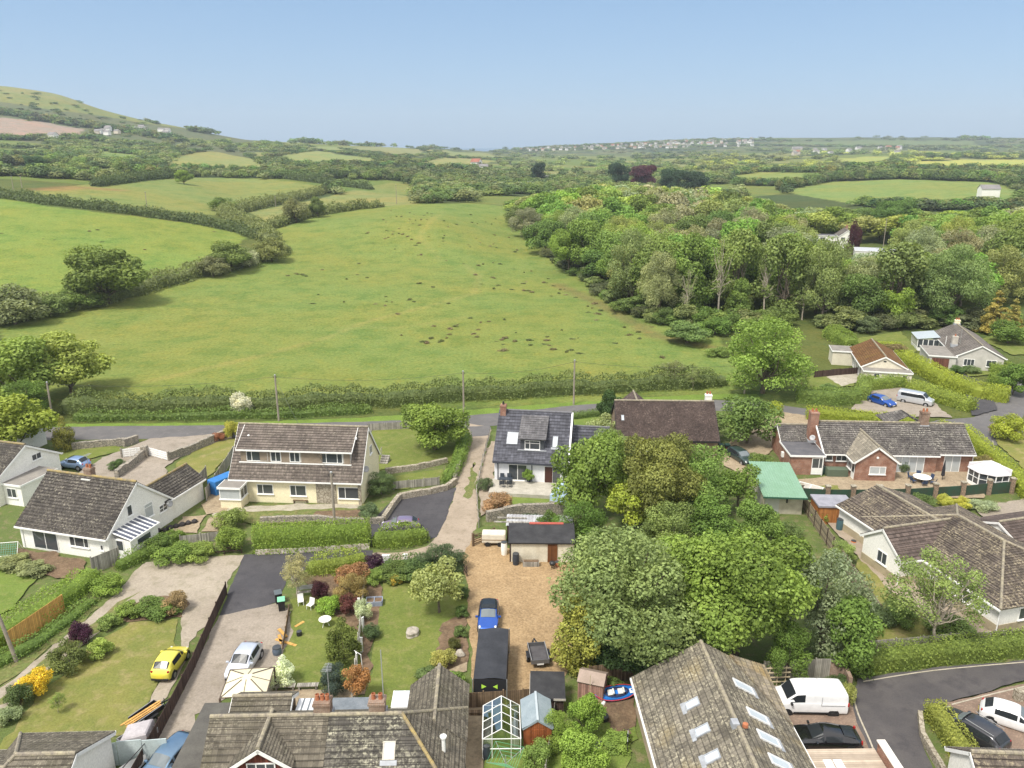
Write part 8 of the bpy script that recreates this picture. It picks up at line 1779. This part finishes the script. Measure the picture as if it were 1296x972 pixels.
for i, (x, y) in enumerate(cand):
    u = pixof(x, y, 0)[0]; patch = math.sin(x * .045 + 1) + math.sin(y * .04 + x * .02); ci = rw.choice([0, 0, 1, 1, 4]) if patch > .2 else rw.choice([0, 2, 2, 3, 1, 4])
    c, lab = WCOL[ci]; c = tuple(q * 1.12 * rw.uniform(.9, 1.12) for q in c)
    hh = rw.uniform(12.5, 17.5) * (1 if y < 300 else .95)
    z = float(hgt(x, y)); top = float(np.interp(u, [640, 690, 740, 900, 960, 1010, 1150, 1350], [258, 248, 238, 241, 256, 268, 270, 264])) + rw.uniform(-5, 8)
    if 1035 < u < 1150 and y < 310: top = max(top, 318 + rw.uniform(0, 12))
    hh = min(hh + (2 if y > 300 else 0), zat(y, top) - z)
    if hh < 2.5: continue
    ww = rw.uniform(10, 14.5) + y * .006; nw += 1
    if nw <= NWOOD:
        kk = WKIND[ci % 3] if ci != 2 else WKIND[1]; plant('tree', lab, 'tree', (x, y, z), (kk[i % 2] if y < 300 else kk[2]), hh, ww * (.8 if kk == WKIND[2] else 1), c, 'trees of the wood right of the big field')
    else: STUFF.append((x, y, z, ww, hh, c))
print('wood trees', len(cand))

# ------------------------------------------------------------------ far trees and hedges: beyond counting
def blob(seed, n, leaf):
    rng = np.random.default_rng(seed); lob = [(np.array([*(rng.normal(0, .2, 2)), .5 + rng.normal(0, .13)]), np.array([.30, .30, .34]) * rng.uniform(.8, 1.1)) for _ in range(8)]
    p, nn, t = lobes_cloud(lob, n, rng, .1, .8); p[:, 2] = np.clip(p[:, 2], .0, 1.05); n = len(p)
    nn = nn + rng.normal(0, .3, nn.shape); nn /= np.linalg.norm(nn, axis=1)[:, None]; r = rng.normal(0, 1, (n, 3)); a = np.cross(nn, r); a /= np.linalg.norm(a, axis=1)[:, None]; b = np.cross(nn, a); s = (leaf * rng.uniform(.7, 1.3, n))[:, None] * .5
    return np.stack([p - a * s, p - b * s * .7, p + a * s, p + b * s * .7], 1), t
BL = {k: [blob(s + 50 * k, n, l) for s in range(4)] for k, n, l in ((0, 520, .13), (1, 220, .19), (2, 90, .30))}
def stuff(name, label, items, lod, cat='trees'):
    """one mesh of many far trees; colour per tree"""
    V, Tn, Cc = [], [], []
    rng = np.random.default_rng(len(items))
    for i, (x, y, z, ww, hh, c) in enumerate(items):
        q, t = BL[lod if lod is not None else (0 if y < 700 else 1 if y < 1500 else 2)][i % 4]; a = rng.uniform(0, 6.28); ca, sa = math.cos(a), math.sin(a)
        X = q[..., 0] * ca - q[..., 1] * sa; Y = q[..., 0] * sa + q[..., 1] * ca
        V.append(np.stack([X * ww * .95 + x, Y * ww * .95 + y, q[..., 2] * hh + z - .3], -1)); Tn.append(t); Cc.append(np.tile([*c, 1], (len(q), 1)))
    V = np.concatenate(V).reshape(-1, 3); Tn = np.concatenate(Tn); Cc = np.concatenate(Cc); me = bpy.data.meshes.new(name); fill(me, V, np.arange(len(V)).reshape(-1, 4))
    me.attributes.new('tint', 'FLOAT', 'FACE').data.foreach_set('value', np.clip(Tn, 0, 1).astype(np.float32)); me.attributes.new('leafcol', 'FLOAT_COLOR', 'FACE').data.foreach_set('color', Cc.astype(np.float32).ravel())
    me.materials.append(FOLV); o = bpy.data.objects.new(name, me); COL.objects.link(o); tag(o, label, cat, kind='stuff'); print(name, len(items), len(V) // 4); return o
if STUFF: stuff('wood', 'farther tree crowns of the wood merging into one canopy', STUFF, None)
rs = random.Random(5); items = []; hill = []
def infield(px, py, y):
    for poly, y0, y1, c in FIELDS[1:]:
        if y0 * .85 < y < y1 and inpoly(np.array([px]), np.array([py]), poly)[0]: return True
    return False
TONES = [(.075, .115, .035), (.10, .145, .04), (.13, .165, .05), (.06, .09, .035), (.145, .17, .075), (.115, .13, .05)]
for _ in range(12000):
    px = rs.uniform(-60, 1356); py = 172 + 88 * rs.random() ** .9
    x, y, z = T(px, py, 330)
    if y > 4000 or y < 380: continue
    if infield(px, py, y): continue
    left = px < 330
    if left and y > 1020 and (py < 178 - max(0, (150 - px)) * .06 or rs.random() < .45): continue   # open grass of the down
    h_, d_ = cellpat(np.array(x), np.array(y))
    if h_ > .30 and d_ > 9 and y < 2600: continue
    if px > 930 and y > 2600 and rs.random() < .75: continue
    if 640 < px < 960 and y > 2300 and rs.random() < .55: continue
    if inpoly(np.array([x]), np.array([y]), WP)[0] and px > 650: continue
    ww = rs.uniform(6, 11) + y * .0045; hh = rs.uniform(3.5, 7) + min(y, 2500) * .0010
    if infield(px, py - 700 * hh / y, y) : continue
    if 640 < px < 960 and y > 2300: hh *= .6
    if 940 < px < 1300 and 400 < y < 560: continue
    c = rs.choice(TONES); p_ = math.sin(x * .011) + math.sin(y * .006 + x * .004); k = 1 + .16 * p_ + rs.uniform(-.12, .12)
    if 880 < px < 1296 and 900 < y < 1900 and rs.random() < .35: c = (.24, .27, .07)
    items.append((x, y, z, ww, hh, tuple(v_ * k for v_ in c)))
for _ in range(170):
    px = rs.uniform(-40, 190); py = rs.uniform(108 + max(0, px) * .2, 158 + max(0, px) * .1); x, y, z = T(px, py, 900)
    if y < 2000 and not infield(px, py, y): items.append((x, y, z, rs.uniform(4, 15), rs.uniform(1.5, 4), tuple(v_ * rs.uniform(.8, 1.1) for v_ in rs.choice(TONES[:4]))))
# lines of hedge and copse that bound the far fields
LINES = [([(0, 197), (60, 196), (115, 207)], 8, 5), ([(-40, 209), (60, 209), (130, 212), (200, 212), (215, 224), (150, 222)], 8, 6), ([(115, 190), (190, 196), (205, 208), (225, 196), (262, 191)], 9, 5), ([(310, 197), (350, 213), (345, 219), (220, 215)], 8, 5), ([(345, 214), (420, 211), (500, 212), (540, 216), (620, 214)], 10, 7), ([(350, 197), (400, 190), (470, 199), (500, 212)], 10, 4), ([(430, 188), (500, 198), (536, 197)], 12, 4), ([(240, 166), (330, 177), (420, 183), (520, 187), (640, 190)], 16, 9), ([(505, 212), (560, 199), (640, 203)], 10, 5), ([(0, 144), (60, 152), (108, 162)], 14, 9), ([(30, 150), (90, 158), (160, 168), (230, 180)], 16, 10), ([(0, 177), (60, 177), (110, 176), (180, 186)], 12, 7), ([(70, 118), (110, 124), (150, 140), (165, 147)], 14, 5),
  ([(985, 241), (1050, 229), (1130, 226), (1250, 229), (1296, 234)], 10, 7), ([(915, 224), (960, 217), (1050, 218)], 10, 6), ([(930, 234), (1010, 235), (1055, 224)], 8, 5), ([(1090, 260), (1165, 266), (1296, 264)], 9, 5), ([(1060, 215), (1140, 215), (1296, 218)], 10, 7), ([(1130, 200), (1296, 198)], 11, 7), ([(650, 189), (760, 184), (900, 177), (1000, 178)], 24, 7), ([(655, 191), (760, 188), (960, 184)], 20, 6), ([(700, 187), (820, 182), (950, 178)], 18, 6), ([(75, 119), (110, 124), (150, 139), (200, 158)], 12, 5), ([(960, 184), (1100, 186), (1296, 186)], 22, 6), ([(1215, 177), (1250, 177)], 22, 14)]
for pts, ww, hh in LINES:
    for (x0, y0), (x1, y1) in zip(pts[:-1], pts[1:]):
        n = max(2, int(math.hypot(x1 - x0, y1 - y0) / 2.2))
        for i in range(n):
            t = (i + rs.random()) / n; x, y, z = T(x0 + (x1 - x0) * t, y0 + (y1 - y0) * t + rs.uniform(-.6, .6), 330)
            if y > 4000: continue
            items.append((x, y, z, ww * rs.uniform(.7, 1.4), hh * rs.uniform(.6, 1.3), tuple(v_ * rs.uniform(.75, 1.1) for v_ in rs.choice(TONES[:4]))))
stuff('distant_woodland', 'distant trees, copses and hedges covering the valley out to the skyline', items, None)
# rush tussocks of the big field
tus = []
for cx_, cy_, n, sx, sy in ((470, 385, 10, 60, 8), (540, 425, 9, 40, 14), (600, 408, 10, 40, 12), (640, 430, 10, 40, 8), (690, 440, 8, 40, 10), (430, 345, 6, 60, 12), (500, 300, 22, 45, 14), (560, 310, 10, 60, 20), (620, 320, 14, 30, 30), (660, 345, 12, 30, 25), (700, 370, 14, 40, 14), (760, 395, 12, 30, 10), (525, 278, 20, 35, 8), (380, 350, 5, 20, 4), (620, 280, 12, 40, 10), (800, 430, 10, 60, 20), (150, 300, 10, 120, 25), (580, 370, 8, 90, 20)):
    for _ in range(n):
        x, y, z = T(rs.gauss(cx_, sx * .6), rs.gauss(cy_, sy * .6), 112, 500); w_ = rs.uniform(.4, 1.15); tus.append((x, y, z + .1, w_ * 1.4, rs.uniform(.3, .7), rs.choice([(.07, .08, .03), (.10, .088, .04), (.125, .10, .055), (.055, .07, .025)])))
stuff('rush_tussocks', 'dark and straw coloured rush tussocks scattered over the big field', tus, 1, 'grass')

# ------------------------------------------------------------------ far buildings
RED = dirty('far_red_roof', (.30, .12, .08)); GRYR = dirty('far_grey_roof', (.22, .21, .21)); WW = flat('far_white_wall', (.72, .71, .68), .8); BUFF = flat('far_buff_wall', (.55, .49, .40), .8)
def far_mesh(wm, rm):
    m = MB(); m.add([(-.5, -.35, -.3), (.5, -.35, -.3), (.5, .35, -.3), (-.5, .35, -.3), (-.5, -.35, .55), (.5, -.35, .55), (.5, .35, .55), (-.5, .35, .55), (-.5, 0, .9), (.5, 0, .9)], [(0, 1, 5, 4), (1, 2, 6, 9, 5), (2, 3, 7, 6), (3, 0, 4, 8, 7)], 0); m.add([(-.53, -.4, .52), (.53, -.4, .52), (.53, 0, .93), (-.53, 0, .93), (.53, .4, .52), (-.53, .4, .52)], [(0, 1, 2, 3), (3, 2, 4, 5)], 1)
    o = m.build('house', [wm, rm]); me = o.data; bpy.data.objects.remove(o); return me
FM = [far_mesh(WW, GRYR), far_mesh(BUFF, RED), far_mesh(WW, RED), far_mesh(BUFF, GRYR)]
def far_house(px, py, size, mi, label, group, ymax=4000):
    x, y, z = T(px, py, 330, ymax); o = bpy.data.objects.new('house', FM[mi]); COL.objects.link(o); o.location = (x, y, z + .25 * size); o.scale = (size * rs.uniform(.8, 1.5), size, size * .75); o.rotation_euler.z = rs.uniform(-.6, .6); return tag(o, label, 'house', group)
for _ in range(190):
    t = rs.random() ** .7; px = 655 + 300 * t; base = 192 - 6 * t; py = base - rs.random() * (3 + 8 * t)
    mi = rs.choice([0, 0, 3, 3, 1, 0]); far_house(px, py, rs.uniform(5.5, 9.5), mi, 'tiny house of the far hillside town on the horizon', 'houses of the far town')
for _ in range(18): far_house(rs.uniform(1000, 1140), rs.uniform(189, 197), rs.uniform(9, 13), rs.choice([0, 3, 1]), 'tiny house in the sunlit distant village on the right', 'houses of the distant right hand village')
for _ in range(16): far_house(rs.uniform(112, 215), rs.uniform(164, 172) , rs.uniform(6, 9), rs.choice([0, 0, 3]), 'tiny house in the hamlet at the foot of the down', 'houses of the hamlet under the down')
for px, py, s_, mi in ((672, 238, 9, 0), (680, 236, 10, 0), (687, 240, 9, 0), (694, 237, 10, 3), (700, 241, 9, 0), (684, 231, 9, 3), (692, 230, 10, 0), (706, 239, 9, 1), (640, 226, 9, 0), (676, 243, 8, 0)): far_house(px, py, s_ * .6, mi, 'small white cottage in the cluster beyond the top of the big field', 'white cottages beyond the big field')
far_house(603, 214, 13, 2, 'red roofed farmhouse alone beyond the crest', None); far_house(612, 217, 9, 0, 'small white barn right of the red roofed farmhouse', None)
far_house(68, 178, 11, 0, 'white farm building in the fields below the ploughed slope', None); far_house(1250, 250, 8, 0, 'little white field shelter at the right end of the far meadow', None)
for px, by, ty, lab in ((17, 240, 223, 'left one of the two thin poles on the upper left field'), (28, 238, 223, 'right one of the two thin poles on the upper left field'), (186, 262, 243, 'thin pole in the middle of the upper left field'), (502, 258, 234, 'thin pole on the crest of the big field'), (349, 262, 248, 'thin pole in the pale field beyond the bushy corner')):
    pole(lab, px, by, ty)
# cattle are too few pixels to model apart from two dark specks on the right hand meadow
# ------------------------------------------------------------------ air of the valley
HZ = bpy.data.materials.new('haze'); HZ.use_nodes = True; t_ = HZ.node_tree; t_.nodes.remove(t_.nodes['Principled BSDF']); pv = t_.nodes.new('ShaderNodeVolumePrincipled')
pv.inputs['Color'].default_value = (.80, .90, 1.0, 1); pv.inputs['Density'].default_value = HAZE; pv.inputs['Anisotropy'].default_value = .2; t_.links.new(pv.outputs[0], t_.nodes['Material Output'].inputs['Volume'])
m = MB(); m.box(-4600, -90, -62, 4600, 4301, 210); hz = m.build('haze', HZ); hz['kind'] = 'stuff'; hz['label'] = 'thin blue haze filling the valley air'; hz['category'] = 'haze'
